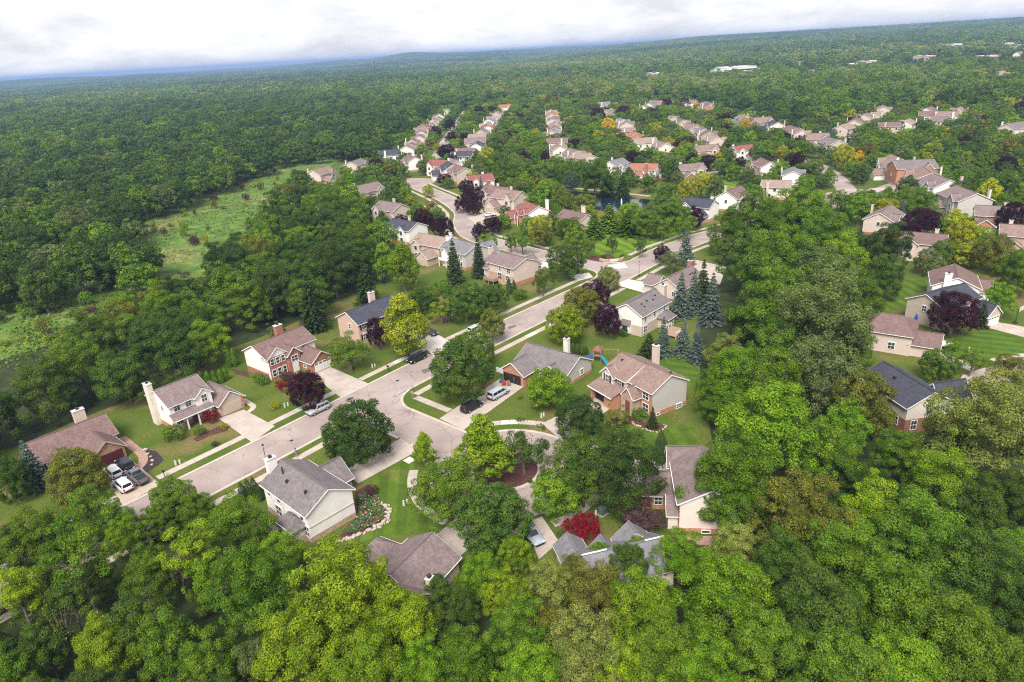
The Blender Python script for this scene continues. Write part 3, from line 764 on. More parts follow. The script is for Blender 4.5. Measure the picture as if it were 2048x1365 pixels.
class House:
    def __init__(self, label, a=None, b=None, zr=7.2, pos=None, ang=0., name='house', group=None, roof='brown', wall='white', trim=TRIM):
        if a is not None:
            A, B = at(*a, zr), at(*b, zr); d = B - A; ang = math.atan2(d[1], d[0]); pos = ((A + B) / 2)[:2]; self.len = float(np.linalg.norm(d[:2]))
        self.pos, self.ang = (float(pos[0]), float(pos[1])), ang
        self.o = empty(name, (*self.pos, 0), ang); tag(self.o, label, 'house', group)
        self.roof_m, self.wall_m, self.trim = ROOF[roof], WALL[wall], trim; self.b = []
        HOUSES.append((self.pos[0], self.pos[1], 8.0, self.o))
    def loc(self, x, y):                       # local -> world
        c, s = math.cos(self.ang), math.sin(self.ang); return self.pos[0] + c * x - s * y, self.pos[1] + s * x + c * y
    def block(self, x0, x1, y0, y1, eave, ridge, axis='x', wall=None, roof=None, oh=.42, z0=0., hip=0., base=0., base_m='brick', gable_m=None):
        """wall + roof of one volume. HIP: how far the ridge stops short of the ends"""
        W = WALL[wall] if wall else self.wall_m; Rm = ROOF[roof] if roof else self.roof_m
        self.b.append((x0, x1, y0, y1, eave))
        sw = (lambda p: p) if axis == 'x' else (lambda p: (p[1], p[0], p[2]))
        a0, a1, c0, c1 = (x0, x1, y0, y1) if axis == 'x' else (y0, y1, x0, x1)
        cm = (c0 + c1) / 2; k = (ridge - eave) / ((c1 - c0) / 2); tw = ridge - .05; mb = MB()
        if hip: mb.box(x0, x1, y0, y1, z0, eave)
        else:
            q = [(a, c, z) for a in (a0, a1) for c, z in ((c0, z0), (c1, z0), (c1, eave - .02), (cm, tw), (c0, eave - .02))]
            fs = [(0, 4, 3, 2, 1), (5, 6, 7, 8, 9), (0, 1, 6, 5), (1, 2, 7, 6), (2, 3, 8, 7), (3, 4, 9, 8), (4, 0, 5, 9)]
            if axis != 'x': fs = [f[::-1] for f in fs]
            mb.add([sw(p) for p in q], fs)
        mb.build('wall', W, self.o)
        if base:
            MB().box(x0 - .04, x1 + .04, y0 - .04, y1 + .04, 0, base).build('brick_base', WALL[base_m], self.o)
        th = .16; ez = eave - k * oh; r = MB()
        e0, e1 = a0 - oh * .7, a1 + oh * .7
        for sgn, ce in ((-1, c0 - oh), (1, c1 + oh)):
            h0, h1 = (a0 - oh, a1 + oh) if hip else (e0, e1)
            lo = [(h0, ce, ez), (h1, ce, ez)]; hi = [(e0 + hip, cm, ridge), (e1 - hip, cm, ridge)]
            if hip: hi = [(a0 + hip, cm, ridge), (a1 - hip, cm, ridge)]
            b_ = [lo[0], lo[1], hi[1], hi[0]]; t_ = [(p[0], p[1], p[2] + th) for p in b_]
            if (sgn > 0) != (axis != 'x'): b_, t_ = b_[::-1], t_[::-1]
            r.hexa([sw(p) for p in b_], [sw(p) for p in t_])
        if hip:
            for s_, ae, ar in ((-1, a0 - oh, a0 + hip), (1, a1 + oh, a1 - hip)):
                q = [(ae, c0 - oh, ez), (ae, c1 + oh, ez), (ar, cm, ridge)]; q = [sw(p) for p in q]
                top = [(p[0], p[1], p[2] + th) for p in q]; f = (3, 4, 5) if (s_ < 0) != (axis != 'x') else (5, 4, 3)
                r.add(q + top, [f[::-1] if True else f, (0, 1, 4, 3), (1, 2, 5, 4), (2, 0, 3, 5)])
        ro = r.build('roof', Rm, self.o)
        capm = mat('ridge_cap_' + Rm.name, tuple(c * .78 for c in Rm.node_tree.nodes['Vector Math'].inputs[0].default_value), .95, .1)
        s0, s1 = (a0 + hip, a1 - hip) if hip else (e0, e1)
        if s1 - s0 > .3: MB().bar(sw((s0, cm, ridge + th + .005)), sw((s1, cm, ridge + th + .005)), .3, .07).build('ridge_cap', capm, ro)
        if not hip:
            for ae in (e0 - .02, e1 + .02):
                t = MB()
                for ce in (c0 - oh, c1 + oh): t.bar(sw((ae, ce, ez + .02)), sw((ae, cm, ridge + .02)), .06, .17)
                t.build('rake_board', self.trim, ro)
        for ce in (c0 - oh - .06, c1 + oh + .06):
            MB().bar(sw((a0 - oh * .65, ce, ez + .05)), sw((a1 + oh * .65, ce, ez + .05)), .09, .10).build('gutter', self.trim, ro)
        return self
    def shed(self, x0, x1, y0, y1, zlo, zhi, side='S', roof=None):
        """lean-to roof, high against the house"""
        lo, hi = (y0, y1) if side == 'S' else (y1, y0)
        q = [(x0, lo, zlo), (x1, lo, zlo), (x1, hi, zhi), (x0, hi, zhi)]
        if side != 'S': q = q[::-1]
        ro = MB().hexa(q, [(p[0], p[1], p[2] + .14) for p in q]).build('porch_roof', ROOF[roof] if roof else self.roof_m, self.o)
        MB().bar((x0, lo + (-.06 if side == 'S' else .06), zlo + .05), (x1, lo + (-.06 if side == 'S' else .06), zlo + .05), .12, .14).build('gutter', self.trim, ro)
        return self
    def _fr(self, bi, face):
        x0, x1, y0, y1, e = self.b[bi]
        return {'S': (lambda u, d, z: (u, y0 - d, z)), 'N': (lambda u, d, z: (u, y1 + d, z)), 'W': (lambda u, d, z: (x0 - d, u, z)), 'E': (lambda u, d, z: (x1 + d, u, z))}[face]
    def _slab(self, f, u0, u1, z0, z1, d0, d1):
        a, b_ = f(u0, d0, z0), f(u1, d1, z1); return MB().box(min(a[0], b_[0]), max(a[0], b_[0]), min(a[1], b_[1]), max(a[1], b_[1]), z0, z1)
    def veneer(self, bi, face, u0, u1, z0, z1, m='brick', name='brick_front'):
        self._slab(self._fr(bi, face), u0, u1, z0, z1, -.02, .06).build(name, WALL[m], self.o); return self
    def window(self, bi, face, u, z, w=1.0, h=1.4, shut=False, off=.06, bars=True):
        f = self._fr(bi, face); fr = MB()
        for (a, b_, c, d) in ((u - w / 2 - .1, u - w / 2, z - .1, z + h + .12), (u + w / 2, u + w / 2 + .1, z - .1, z + h + .12), (u - w / 2, u + w / 2, z - .1, z), (u - w / 2, u + w / 2, z + h, z + h + .12)):
            p = self._slab(f, a, b_, c, d, 0, off + .06); fr.add(p.v, p.f)
        if bars:
            p = self._slab(f, u - w / 2, u + w / 2, z + h / 2 - .035, z + h / 2 + .035, off, off + .05); fr.add(p.v, p.f)
            if w > .8:
                p = self._slab(f, u - .025, u + .025, z, z + h, off, off + .04); fr.add(p.v, p.f)
        wo = fr.build('window', self.trim if self.trim is TRIM else TRIM, self.o)
        self._slab(f, u - w / 2, u + w / 2, z, z + h, 0, off + .01).build('pane', GLASS, wo)
        if shut:
            for s in (-1, 1):
                c = u + s * (w / 2 + .33); self._slab(f, c - .2, c + .2, z - .05, z + h + .05, 0, off + .05).build('shutter', SHUT, self.o)
        return self
    def door(self, bi, face, u, w=1.0, h=2.1, m='brown', z=.15, off=.06):
        f = self._fr(bi, face); d = self._slab(f, u - w / 2, u + w / 2, z, z + h, 0, off + .03).build('door', DOOR_M[m], self.o)
        self._slab(f, u + w * .36, u + w * .42, z + .95, z + 1.1, off + .03, off + .09).build('handle', FLUE, d); return self
    def garage(self, bi, face, u, w=4.6, h=2.15, m='white', off=.06, lights=True):
        f = self._fr(bi, face); g = self._slab(f, u - w / 2, u + w / 2, 0.02, h, 0, off).build('garage_door', DOOR_M.get(m) or m, self.o)
        if m is DARK: return self  # open garage: the slab is a panel painted as inner shade, no door
        n = 4
        for i in range(n):                      # four horizontal leaves
            z0, z1 = .04 + (h - .04) * i / n + .02, .04 + (h - .04) * (i + 1) / n - .02
            p = self._slab(f, u - w / 2 + .04, u + w / 2 - .04, z0, z1, 0, off + .03).build('panel', DOOR_M.get(m) or m, g)
            if i == 3 and lights:
                for j in range(4):
                    c = u - w / 2 + w * (j + .5) / 4; self._slab(f, c - w * .085, c + w * .085, z0 + .1, z1 - .1, 0, off + .045).build('pane', GLASS, g)
        return self
    def chimney(self, x, y, w=.9, d=1.5, z1=9.0, m='white', z0=0., cap=True):
        c = MB().box(x - w / 2, x + w / 2, y - d / 2, y + d / 2, z0, z1).build('chimney', WALL[m], self.o)
        if cap:
            MB().box(x - w / 2 - .08, x + w / 2 + .08, y - d / 2 - .08, y + d / 2 + .08, z1, z1 + .12).build('cap', CONC_NEW, c)
            MB().box(x - .22, x + .22, y - .22, y + .22, z1 + .12, z1 + .5).build('flue', FLUE, c)
        return self
    def post(self, x, y, h, m=None, r=.11):
        MB().box(x - r, x + r, y - r, y + r, 0, h).build('post', m or TRIM, self.o); return self
    def vent(self, x, y, z):
        MB().box(x - .18, x + .18, y - .18, y + .18, z - .3, z + .28).build('roof_vent', FLUE, self.o); return self
    def part(self, name, mb, m): mb.build(name, m, self.o); return self

def z_at(y, cy, half, ridge, eave): return ridge - (ridge - eave) * abs(y - cy) / half + .16

# ---- lower left: brown ranch with maroon garage door
h = House('brown-roofed brick ranch house with maroon garage door, four vehicles parked before it', (47, 890), (210, 828), 5.0, roof='brown', wall='brown', trim=TRIM_T)
h.block(-6.2, 6.2, -4.2, 4.2, 2.7, 5.0, base=0).block(.3, 5.3, -9.6, -4.0, 2.5, 4.5, 'y').block(-4.8, -2.0, -5.2, -3.6, 2.6, 4.1, 'y')
h.veneer(0, 'W', -4.2, 4.2, .02, 2.6, 'brown').garage(1, 'S', 2.8, 4.2, 2.1, 'maroon', lights=False).window(2, 'S', -3.4, .8, 1.6, 1.3).window(0, 'S', -1.0, .9, 1.2, 1.3).window(0, 'S', -5.6, .9, .9, 1.3).door(0, 'S', -.1 + .05)
h.part('gable_panel', MB().add([(-6.27, -4.0, 2.75), (-6.27, 4.0, 2.75), (-6.27, 0, 4.85)], [(0, 2, 1)]), WALL['white'])
h.chimney(3.3, 3.2, 1.9, 1.0, 6.2, 'blush', 2.0).vent(-2.5, 1.5, z_at(1.5, 0, 4.2, 5, 2.7))
HA = h
# ---- white two-storey with porch and tall chimney
h = House('white two-storey house with mauve roof, front porch and tall chimney on its gable', (308, 782), (389, 750.5), 7.2, roof='mauve', wall='white')
h.block(-3.9, 4.1, -4.3, 4.2, 5.1, 7.2, base=.9, base_m='orange').block(1.0, 4.0, -5.0, -3.0, 5.1, 6.4, 'y').block(4.1, 9.0, -7.0, .2, 2.6, 4.6, 'y', wall='tan', base=0)
h.block(4.15, 6.0, -2.5, 2.0, 2.9, 4.4)
h.shed(-4.2, 3.4, -6.4, -4.3, 2.55, 3.25)
for x in (-4.0, -2.0, .2, 2.6): h.post(x, -6.2, 2.6)
h.window(0, 'S', -2.5, 3.6, 1.1, 1.4).window(0, 'S', -.3, 3.6, 1.0, 1.4).window(1, 'S', 2.5, 3.6, 1.0, 1.4).window(0, 'S', -2.6, .8, 1.2, 1.5).window(0, 'S', 2.0, .8, 1.1, 1.5).door(0, 'S', .3, m='brown').window(0, 'W', -1.5, 3.4, .6, 1.0, bars=False)
h.garage(2, 'S', 6.5, 4.0, 2.1, 'tan', lights=False).veneer(2, 'S', 4.1, 4.45, 0, 2.5, 'tanbrick').veneer(2, 'S', 8.6, 9.0, 0, 2.5, 'orange').chimney(-4.35, 1.4, .95, 1.7, 8.4, 'cream').vent(-1.5, 2.0, z_at(2, 0, 4.2, 7.2, 5.1))
HB = h
# ---- brick colonial with arched entry
h = House('brick colonial with white gables, arched entry and white garage door', (505.5, 694), (609, 654), 7.1, roof='brown', wall='white')
h.block(-6.3, 6.2, -3.4, 4.7, 5.1, 7.1, base=1.5).block(-6.15, -1.6, -4.2, -2.5, 5.05, 6.9, 'y').block(-1.9, 1.1, -5.0, -2.5, 4.5, 5.9, 'y', wall='brick').block(.9, 6.0, -9.2, -3.3, 2.6, 4.5, 'y', wall='brick')
h.veneer(1, 'S', -6.15, -1.7, 0, 5.0).garage(3, 'S', 3.5, 4.3, 2.2, 'white')
for x in (-5.3, -4.0, -2.7): h.window(1, 'S', x, 3.4, .8, 1.3, off=.09); h.window(1, 'S', x, .7, .8, 1.5, off=.09)
h.door(2, 'S', -.4, 1.5, 2.3, 'white').window(2, 'S', -.4, 2.7, 1.5, 1.2).chimney(1.2, 2.0, 1.7, 1.0, 8.9, 'brick', 4.5).window(3, 'W', -6.5, .9, .9, 1.2)
HC = h
# ---- slate-roofed peach house
h = House('peach two-storey house with dark slate roof behind the yellow-green pear tree', (691, 623.6), (778, 593), 7.3, roof='slate', wall='peach')
h.block(-6.5, 1.2, -4.4, 4.0, 5.1, 7.2).block(1.25, 6.6, -4.0, 4.0, 5.2, 7.35).block(1.8, 6.8, -9.0, -3.9, 2.6, 4.6, 'y', wall='brick')
for x in (-5.0, -2.6, -.3): h.window(0, 'S', x, 3.4, 1.1, 1.4, shut=True); h.window(0, 'S', x, .7, 1.1, 1.5, shut=True)
h.garage(2, 'S', 4.3, 4.4).chimney(3.5, 3.2, 1.5, 1.0, 8.6, 'blush', 4.5).window(0, 'W', -1, 3.2, .8, 1.2)
HD = h
# ---- bottom: grey roofed white house with flower garden
h = House('white two-storey house with grey roof above the rock-edged flower garden', (559, 920), (654, 982), 7.0, roof='grey', wall='white')
h.block(-5.9, 6.0, -3.5, 4.0, 4.9, 7.0, base=.9, base_m='tanbrick').block(-5.2, .2, 3.9, 7.6, 2.7, 5.0, 'y', wall='tanbrick').block(1.2, 4.9, -5.3, -3.3, 2.9, 4.0, 'x', hip=1.2, wall='cream', base=1.2, base_m='tanbrick')
h.window(0, 'S', -4.3, 3.4, .7, 1.1).window(0, 'S', -1.6, 3.4, .8, 1.2).window(0, 'S', 4.6, 3.3, .8, 1.2).window(2, 'S', 2.2, 1.5, .9, 1.1).window(2, 'S', 3.9, 1.5, .9, 1.1).window(0, 'S', 5.4, .9, 1.0, 1.7).window(0, 'S', -2.2, .9, 1.5, 1.6)
h.part('belt_board', MB().box(6.02, 6.09, -3.5, 4.0, 2.5, 2.62), TRIM_T)
h.part('deck', MB().box(-2.5, 1.0, -7.4, -5.4, .9, 1.05), mat('weathered_wood', (.30, .23, .18), .9, .2, 3)).post(-2.4, -7.3, .9, TRIM_T).post(.9, -7.3, .9, TRIM_T)
h.garage(1, 'N', -2.5, 4.4, 2.1, 'white').window(1, 'E', 6.0, .9, .9, 1.2).door(0, 'N', 3.4)
h.chimney(-6.3, -1.4, .9, 1.5, 8.0, 'white').vent(-1.5, -1.8, z_at(-1.8, 0, 3.7, 7, 4.9)).vent(3.2, -1.6, z_at(-1.6, 0, 3.7, 7, 4.9))
h.part('plumbing_stack', MB().box(-3.6, -3.42, -1.3, -1.12, 6.0, 7.5), FLUE)
HE = h
# ---- orange brick ranch with open garage
h = House('grey-roofed orange brick ranch house with its garage standing open', (1054, 687), (1156, 715), 5.0, roof='grey', wall='grey')
h.block(-6.4, 6.6, -4.2, 4.6, 2.75, 5.0, base=.7, base_m='orange').block(-6.5, -.7, -8.7, -4.0, 2.6, 4.6, 'y', wall='orange').block(1.6, 5.2, -5.2, -3.5, 2.7, 4.3, 'y', wall='orange')
h.garage(1, 'S', -3.6, 4.4, 2.1, DARK).veneer(0, 'S', -.6, 6.5, 0, 2.6, 'orange').window(2, 'S', 3.4, .8, 1.6, 1.3).window(0, 'S', .6, .8, 1.0, 1.3, off=.09).chimney(.9, 4.0, 1.1, .9, 6.3, 'cream', 2.0)
h.window(0, 'E', 1.0, .9, 1.0, 1.1).vent(3.5, 2.0, z_at(2, .2, 4.4, 5, 2.75))
HF = h
# ---- pinkish brick front two-storey
h = House('two-storey house with dusky brown roof, orange brick front and arched stone porch', (1242, 704), (1339.5, 751.6), 7.4, roof='dusk', wall='grey')
h.block(-6.1, .3, -4.6, 4.5, 5.2, 7.35, wall='cream').block(.3, 6.6, -4.0, 4.4, 5.25, 7.45, base=1.0, base_m='orange').block(-5.8, -2.6, -5.3, -4.2, 5.2, 6.6, 'y', wall='cream').block(1.0, 3.6, -5.9, -3.6, 3.6, 5.1, 'y', wall='tanbrick')
h.veneer(1, 'S', .3, 6.6, 0, 5.1, 'orange').shed(-6.6, .4, -8.2, -4.6, 2.6, 3.7)
h.part('garage_wall', MB().box(-6.2, -5.7, -7.8, -4.6, 0, 2.7).box(-2.2, .2, -7.8, -4.6, 0, 2.7).box(-5.7, -2.2, -7.8, -7.5, 2.2, 2.7), WALL['orange'])
h.part('garage_shade_panel', MB().box(-5.7, -2.2, -7.0, -6.95, 0.02, 2.2), DARK)  # dark sheet painted as the shade inside the garage
for x in (-4.2,): h.window(2, 'S', x, 3.6, 1.0, 1.4, shut=True)
h.window(0, 'S', -1.5, 3.5, 1.2, 1.4, shut=True).window(1, 'S', 5.0, 3.3, 1.5, 1.4, off=.09).window(1, 'S', 5.0, .8, 1.5, 1.6, off=.09).door(3, 'S', 2.3, 1.2, 2.3, 'brown', off=.05)
h.post(1.1, -6.1, 3.4, WALL['tanbrick'], .2).post(3.5, -6.1, 3.4, WALL['tanbrick'], .2)
h.window(1, 'E', 2.6, .1, 1.3, .8).window(1, 'E', -2.6, .3, .7, .4, bars=False).chimney(-2.0, 4.7, 1.2, .9, 9.0, 'blush').vent(-4.5, -1.5, z_at(-1.5, 0, 4.5, 7.35, 5.2)).vent(5.2, 1.6, z_at(1.6, .2, 4.2, 7.45, 5.25))
HG = h
# ---- white gable house with blue spruces
h = House('white and tan house with grey roof and bay window beside the blue spruces', (1255, 609), (1314, 577.5), 7.3, roof='grey', wall='white')
h.block(-6.3, 6.0, -3.7, 4.2, 5.1, 7.3).block(-5.6, -1.0, 3.9, 9.2, 2.8, 4.8, 'y', wall='cream').block(.8, 4.2, -6.2, -3.6, 2.7, 3.9, 'x', hip=1.1, wall='tan')
h.part('tan_lower_wall', MB().box(-6.34, 6.04, -3.74, 4.24, 0, 2.5), WALL['tan'])
h.part('bay_window', MB().box(-7.1, -6.3, -.9, 1.5, .4, 2.3), TRIM).part('bay_roof', MB().hexa([(-7.3, -1.1, 2.3), (-7.3, 1.7, 2.3), (-6.3, 1.5, 3.3), (-6.3, -.9, 3.3)], [(-7.3, -1.1, 2.4), (-7.3, 1.7, 2.4), (-6.3, 1.5, 3.4), (-6.3, -.9, 3.4)]), ROOF['grey'])
h.part('bay_pane', MB().box(-7.14, -7.09, -.4, 1.0, .8, 2.1), GLASS)
h.window(0, 'S', -4.9, 3.4, .7, 1.3).window(0, 'S', -.8, 3.4, .8, 1.3).window(0, 'S', 3.6, 3.4, .7, 1.2).window(0, 'S', -4.8, .7, 1.4, 1.5).window(2, 'S', 2.6, .8, 1.6, 1.3)
h.chimney(6.6, -1.5, 1.3, 1.6, 8.4, 'blush')
for x, y in ((-3, -1.5), (-3, -2.3), (-.5, -1.4), (1.5, -1.9), (3.5, -1.2)): h.vent(x, y, z_at(y, .2, 4, 7.3, 5.1) - .1)
HH = h
# ---- low roof behind it
h = House('blush-walled house with brown roof between the white gable house and the junction', (1336, 559), (1388, 531), 5.4, roof='mauve', wall='blush')
h.block(-6.6, 6.4, -3.6, 4.4, 2.9, 5.4).block(-5.5, -.5, 4.0, 8.0, 2.6, 4.5, 'y').chimney(6.9, 1.0, .9, 1.2, 6.6, 'brick')
for x in (2.0, 3.2): h.vent(x, -1.5, z_at(-1.5, .4, 4, 5.4, 2.9))
h.window(0, 'S', 0, .8, 1.2, 1.3).window(0, 'W', -1.5, .8, 1.0, 1.2)
HI = h
# ---- tan house left of the junction
h = House('grey-tan two-storey house with back deck and walk-out brick basement near the junction', (986.6, 501), (1050, 517), 7.1, roof='mauve', wall='blush')
h.block(-3.6, 7.2, -4.9, 4.9, 5.3, 7.1, base=1.0, base_m='orange').block(-6.6, -3.5, -5.6, 4.2, 3.6, 6.6).block(-2.5, 3.5, 4.6, 9.6, 2.6, 4.8, 'y')
h.window(0, 'S', 1.4, 3.7, .8, .9).window(0, 'S', 5.2, 3.6, 1.5, 1.2).window(0, 'S', 1.2, 1.1, 1.7, 1.8).window(0, 'S', 4.4, 1.1, 1.4, 1.5).window(1, 'S', -5.6, .9, 1.4, 1.7).window(0, 'S', 6.0, .05, 1.0, .8)
h.veneer(0, 'S', -3.5, 7.2, 0, 2.6, 'tanbrick', 'brick_lower_wall')
WOOD = mat('deck_wood', (.33, .22, .155), .9, .2, 3)
h.part('deck', MB().box(-2.5, 2.0, -8.2, -5.0, 1.0, 1.15), WOOD).part('deck_rail', MB().box(-2.5, 2.0, -8.25, -8.17, 1.15, 2.0).box(1.96, 2.04, -8.2, -6.4, 1.15, 2.0), WOOD)
for x in (-2.3, -.2, 1.9): h.post(x, -8.1, 1.0, WOOD, .09)
h.part('deck_stair', MB().hexa([(2.0, -6.4, 0), (3.8, -6.4, 0), (3.8, -5.2, 0), (2.0, -5.2, 0)], [(2.0, -6.4, 1.1), (2.3, -6.4, 1.1), (2.3, -5.2, 1.1), (2.0, -5.2, 1.1)]), WOOD)
h.chimney(-6.95, -1.0, .8, 1.5, 8.2, 'blush')
HJ = h
# ---- silver roof house with dark spruces
h = House('silver-roofed white house half hidden behind two tall dark spruces', (900, 476), (958, 490), 7.3, roof='silver', wall='grey')
h.block(-6.2, 6.2, -5.0, 4.6, 5.2, 7.3, base=.9, base_m='orange').block(-1.0, 5.5, 4.2, 9.5, 3.0, 6.0, 'y').block(-4.2, -1.2, -6.2, -4.8, 5.0, 6.0, 'y', wall='white')
for z in (.9, 3.4):
    for x in (-3.8, -2.7, -1.6, 3.0, 4.2): h.window(0, 'S', x, z, .8, 1.5 if z < 2 else 1.0)
h.part('balcony', MB().box(-4.6, -.8, -7.4, -5.0, 2.2, 2.4).box(-4.6, -.8, -7.45, -7.35, 2.4, 3.1), TRIM).post(-4.5, -7.2, 2.2).post(-.9, -7.2, 2.2)
h.chimney(-6.7, -1.0, 1.0, 1.6, 8.2, 'white')
HK = h
# ---- below the turning circle: brown house behind its driveway
h = House('brown-roofed house at the end of a tan driveway, mostly under lime green trees', pos=(-13.2, 70.8), ang=math.radians(59), roof='mauve', wall='blush')
h.block(-6.5, 1.7, -4.4, 3.4, 2.6, 4.9).block(-4.2, .2, 3.0, 7.4, 2.6, 4.5, 'y', hip=1.6).block(-10.0, -5.0, -5.2, .6, 2.6, 4.6, 'y')
h.garage(0, 'E', -.5, 4.8, 2.1, 'tan').window(0, 'S', -2, .9, 1.4, 1.3).chimney(-4.6, -4.7, .9, .6, 4.4, 'blush')
HM_ = h
# ---- grey cross-gabled house by the red maple
h = House('grey-roofed house with white ridge lines and three cross gables beside the red maple', (1155, 1105), (1320, 1067), 5.0, roof='silver', wall='cream', trim=TRIM_T)
h.block(-5.2, 5.6, -3.8, 2.7, 2.8, 4.7).block(.9, 5.0, 1.6, 3.6, 2.8, 4.6, 'y').block(-2.3, -.2, 1.8, 3.1, 2.8, 3.9, 'y').block(-6.6, -3.4, 1.8, 5.2, 2.4, 3.6, 'y')
h.part('ridge_flashing', MB().bar((-5.4, -.55, 4.93), (-1.9, -.55, 4.93), .2, .06), TRIM).part('ridge_flashing', MB().bar((3.2, -.55, 4.93), (5.8, -.55, 4.93), .2, .06), TRIM)
h.garage(3, 'N', -5.0, 2.8, 2.1, 'white').window(1, 'N', 3, .8, 1.5, 1.4).door(0, 'N', .4)
HN_ = h
# ---- right: big pink brick house
h = House('cream-sided house with brick base and stepped mauve roofs at the edge of the woods', pos=at(1420, 962, 5.2)[:2], ang=math.radians(-8), roof='mauve', wall='cream')
h.block(-4.6, 3.6, -5.0, 5.5, 5.0, 7.2, 'y', base=.9, base_m='orange').block(-6.0, -4.3, -4.2, -.4, 2.7, 4.4, 'x').block(-9.0, -4.4, .2, 5.4, 2.7, 4.6, 'x', wall='orange').block(-5.2, -1.0, 4.8, 8.2, 4.6, 6.6, 'x')
h.veneer(0, 'W', -5.0, -3.6, 0, 4.9, 'orange').window(0, 'S', -1.0, .2, 1.0, .4, bars=False).window(0, 'W', -2.4, 3.3, 1.0, 1.3).garage(2, 'W', 2.8, 4.4, 2.1, 'maroon').window(2, 'S', -7, .9, 1.0, 1.2)
h.part('brick_terrace', MB().box(-6.0, 3.0, -7.4, -5.6, 0, .12), PAVER)
HL_ = h
# ---- right edge group
h = House('house with blue-black roof and cream gable sunk among the right-side trees', (1765, 723), (1871, 787), 7.2, roof='slate', wall='cream')
L2 = h.len / 2
h.block(-L2 + .4, L2 - .4, -4.2, 4.2, 5.0, 7.2, base=2.6, base_m='brick').block(-.5, 4.2, 3.8, 9.5, 3.4, 6.2, 'y')
h.window(0, 'E', -.2, 3.6, 1.1, 1.5).window(0, 'E', -2.6, .7, 1.0, 1.6).window(0, 'S', L2 - 2.5, .9, 1.0, 1.4).vent(-1.0, -1.6, z_at(-1.6, 0, 4.2, 7.2, 5) + .2)
h = House('brown hip-roofed house with dormer wing beside the white boat trailer', pos=at(1782, 650, 4.5)[:2], ang=math.radians(-35), roof='brown', wall='blush')
h.block(-4.5, 4.5, -4.6, 4.6, 4.4, 6.8, hip=2.6).block(4.0, 9.4, -4.2, 1.2, 2.7, 4.6, wall='blush').garage(1, 'E', -1.5, 4.2, 2.1, 'tan').window(0, 'S', 1, 1, 1.2, 1.4)
h = House('tan house with slate roof, half covered by a dark purple maple', (1852, 590), (1930, 567), 7.2, roof='slate', wall='tan')
h.block(-6.5, 6.5, -4.2, 4.2, 5.1, 7.2).block(2.5, 7.4, -8.6, -4.0, 2.7, 4.8, 'y').block(-1.0, 2.5, -5.0, -3.0, 5.0, 6.2, 'y').garage(1, 'S', 5, 4.0).window(0, 'W', 0, 3.2, 1, 1.3)
for x in (-4.5, -2.2): h.window(0, 'S', x, 3.3, 1, 1.3)
h = House('white gabled house with reddish brown roof and white chimney at the right', pos=at(1908, 566, 4.5)[:2], ang=math.radians(62), roof='brown', wall='white')
h.block(-5.2, 6.0, -4.8, 4.8, 5.1, 7.4).block(1.0, 6.0, -8.0, -4.6, 2.7, 4.8, 'y').chimney(-5.6, 2.0, .9, 1.5, 8.3, 'white').window(0, 'W', 0, 3.3, 1.1, 1.3).window(0, 'W', -2.8, 3.3, 1.0, 1.3)
h.part('deck', MB().box(-9.2, -5.4, 1.0, 5.6, .5, .68), WOOD).part('pergola', MB().box(-8.8, -6.0, 3.0, 5.4, 2.4, 2.5), TRIM)
for x, y in ((-8.7, 3.1), (-8.7, 5.3), (-6.1, 3.1), (-6.1, 5.3)): h.post(x, y, 2.4, WOOD, .07)
# ================================================================== HOUSES FURTHER OFF
ROOF_WORD = {'brown': 'brown', 'mauve': 'mauve', 'grey': 'grey', 'slate': 'slate-blue', 'dusk': 'dusky brown', 'red': 'red', 'rust': 'rust-red', 'silver': 'silver-grey', 'tan': 'tan'}
hrng = random.Random(11)
def far_house(label, x, y, ang, roof, wall, group=None, sc=1.0, flip=False, pos=None):
    p = pos if pos is not None else at(x, y, 4.6)[:2]
    h = House(label, pos=p, ang=ang, roof=roof, wall=wall, group=group)
    L2, D2 = hrng.uniform(5.6, 6.6) * sc, hrng.uniform(4.0, 4.6) * sc; e, r = 5.1 * sc, hrng.uniform(7.0, 7.5) * sc
    base = hrng.choice(['brick', 'orange', 'tanbrick'])
    h.block(-L2, L2, -D2, D2, e, r, base=.9, base_m=base)
    s = 1 if flip else -1; gx = hrng.choice((-1, 1)) * L2 * .5
    y0, y1 = (-D2 - 4.6, -D2 + .2) if s < 0 else (D2 - .2, D2 + 4.6)
    h.block(gx - 2.6, gx + 2.6, y0, y1, 2.7, 4.7, 'y', wall=hrng.choice([wall, base]))
    ex = -gx; h.block(ex - 1.7, ex + 1.7, *((-D2 - .8, -D2 + 1.4) if s < 0 else (D2 - 1.4, D2 + .8)), e - .02, r - .7, 'y')
    f = 'S' if s < 0 else 'N'; b_ = 'N' if s < 0 else 'S'
    h.garage(1, f, gx, 4.2, 2.1, hrng.choice(['white', 'tan']), lights=False)
    h.window(2, f, ex, 3.3, 1.3, 1.4, bars=False).window(2, f, ex, .9, 1.3, 1.4, bars=False)
    for u in (-L2 * .6, 0, L2 * .6): h.window(0, b_, u, 3.3, 1.1, 1.3, bars=False)
    h.window(0, b_, -L2 * .4, .9, 1.6, 1.5, bars=False).window(0, 'W', 0, 3.3, .9, 1.2, bars=False)
    h.chimney(hrng.choice((-1, 1)) * L2 * .5, -s * (D2 + .3), 1.0, .6, r + .35, hrng.choice(['cream', wall, 'blush']))
    return h
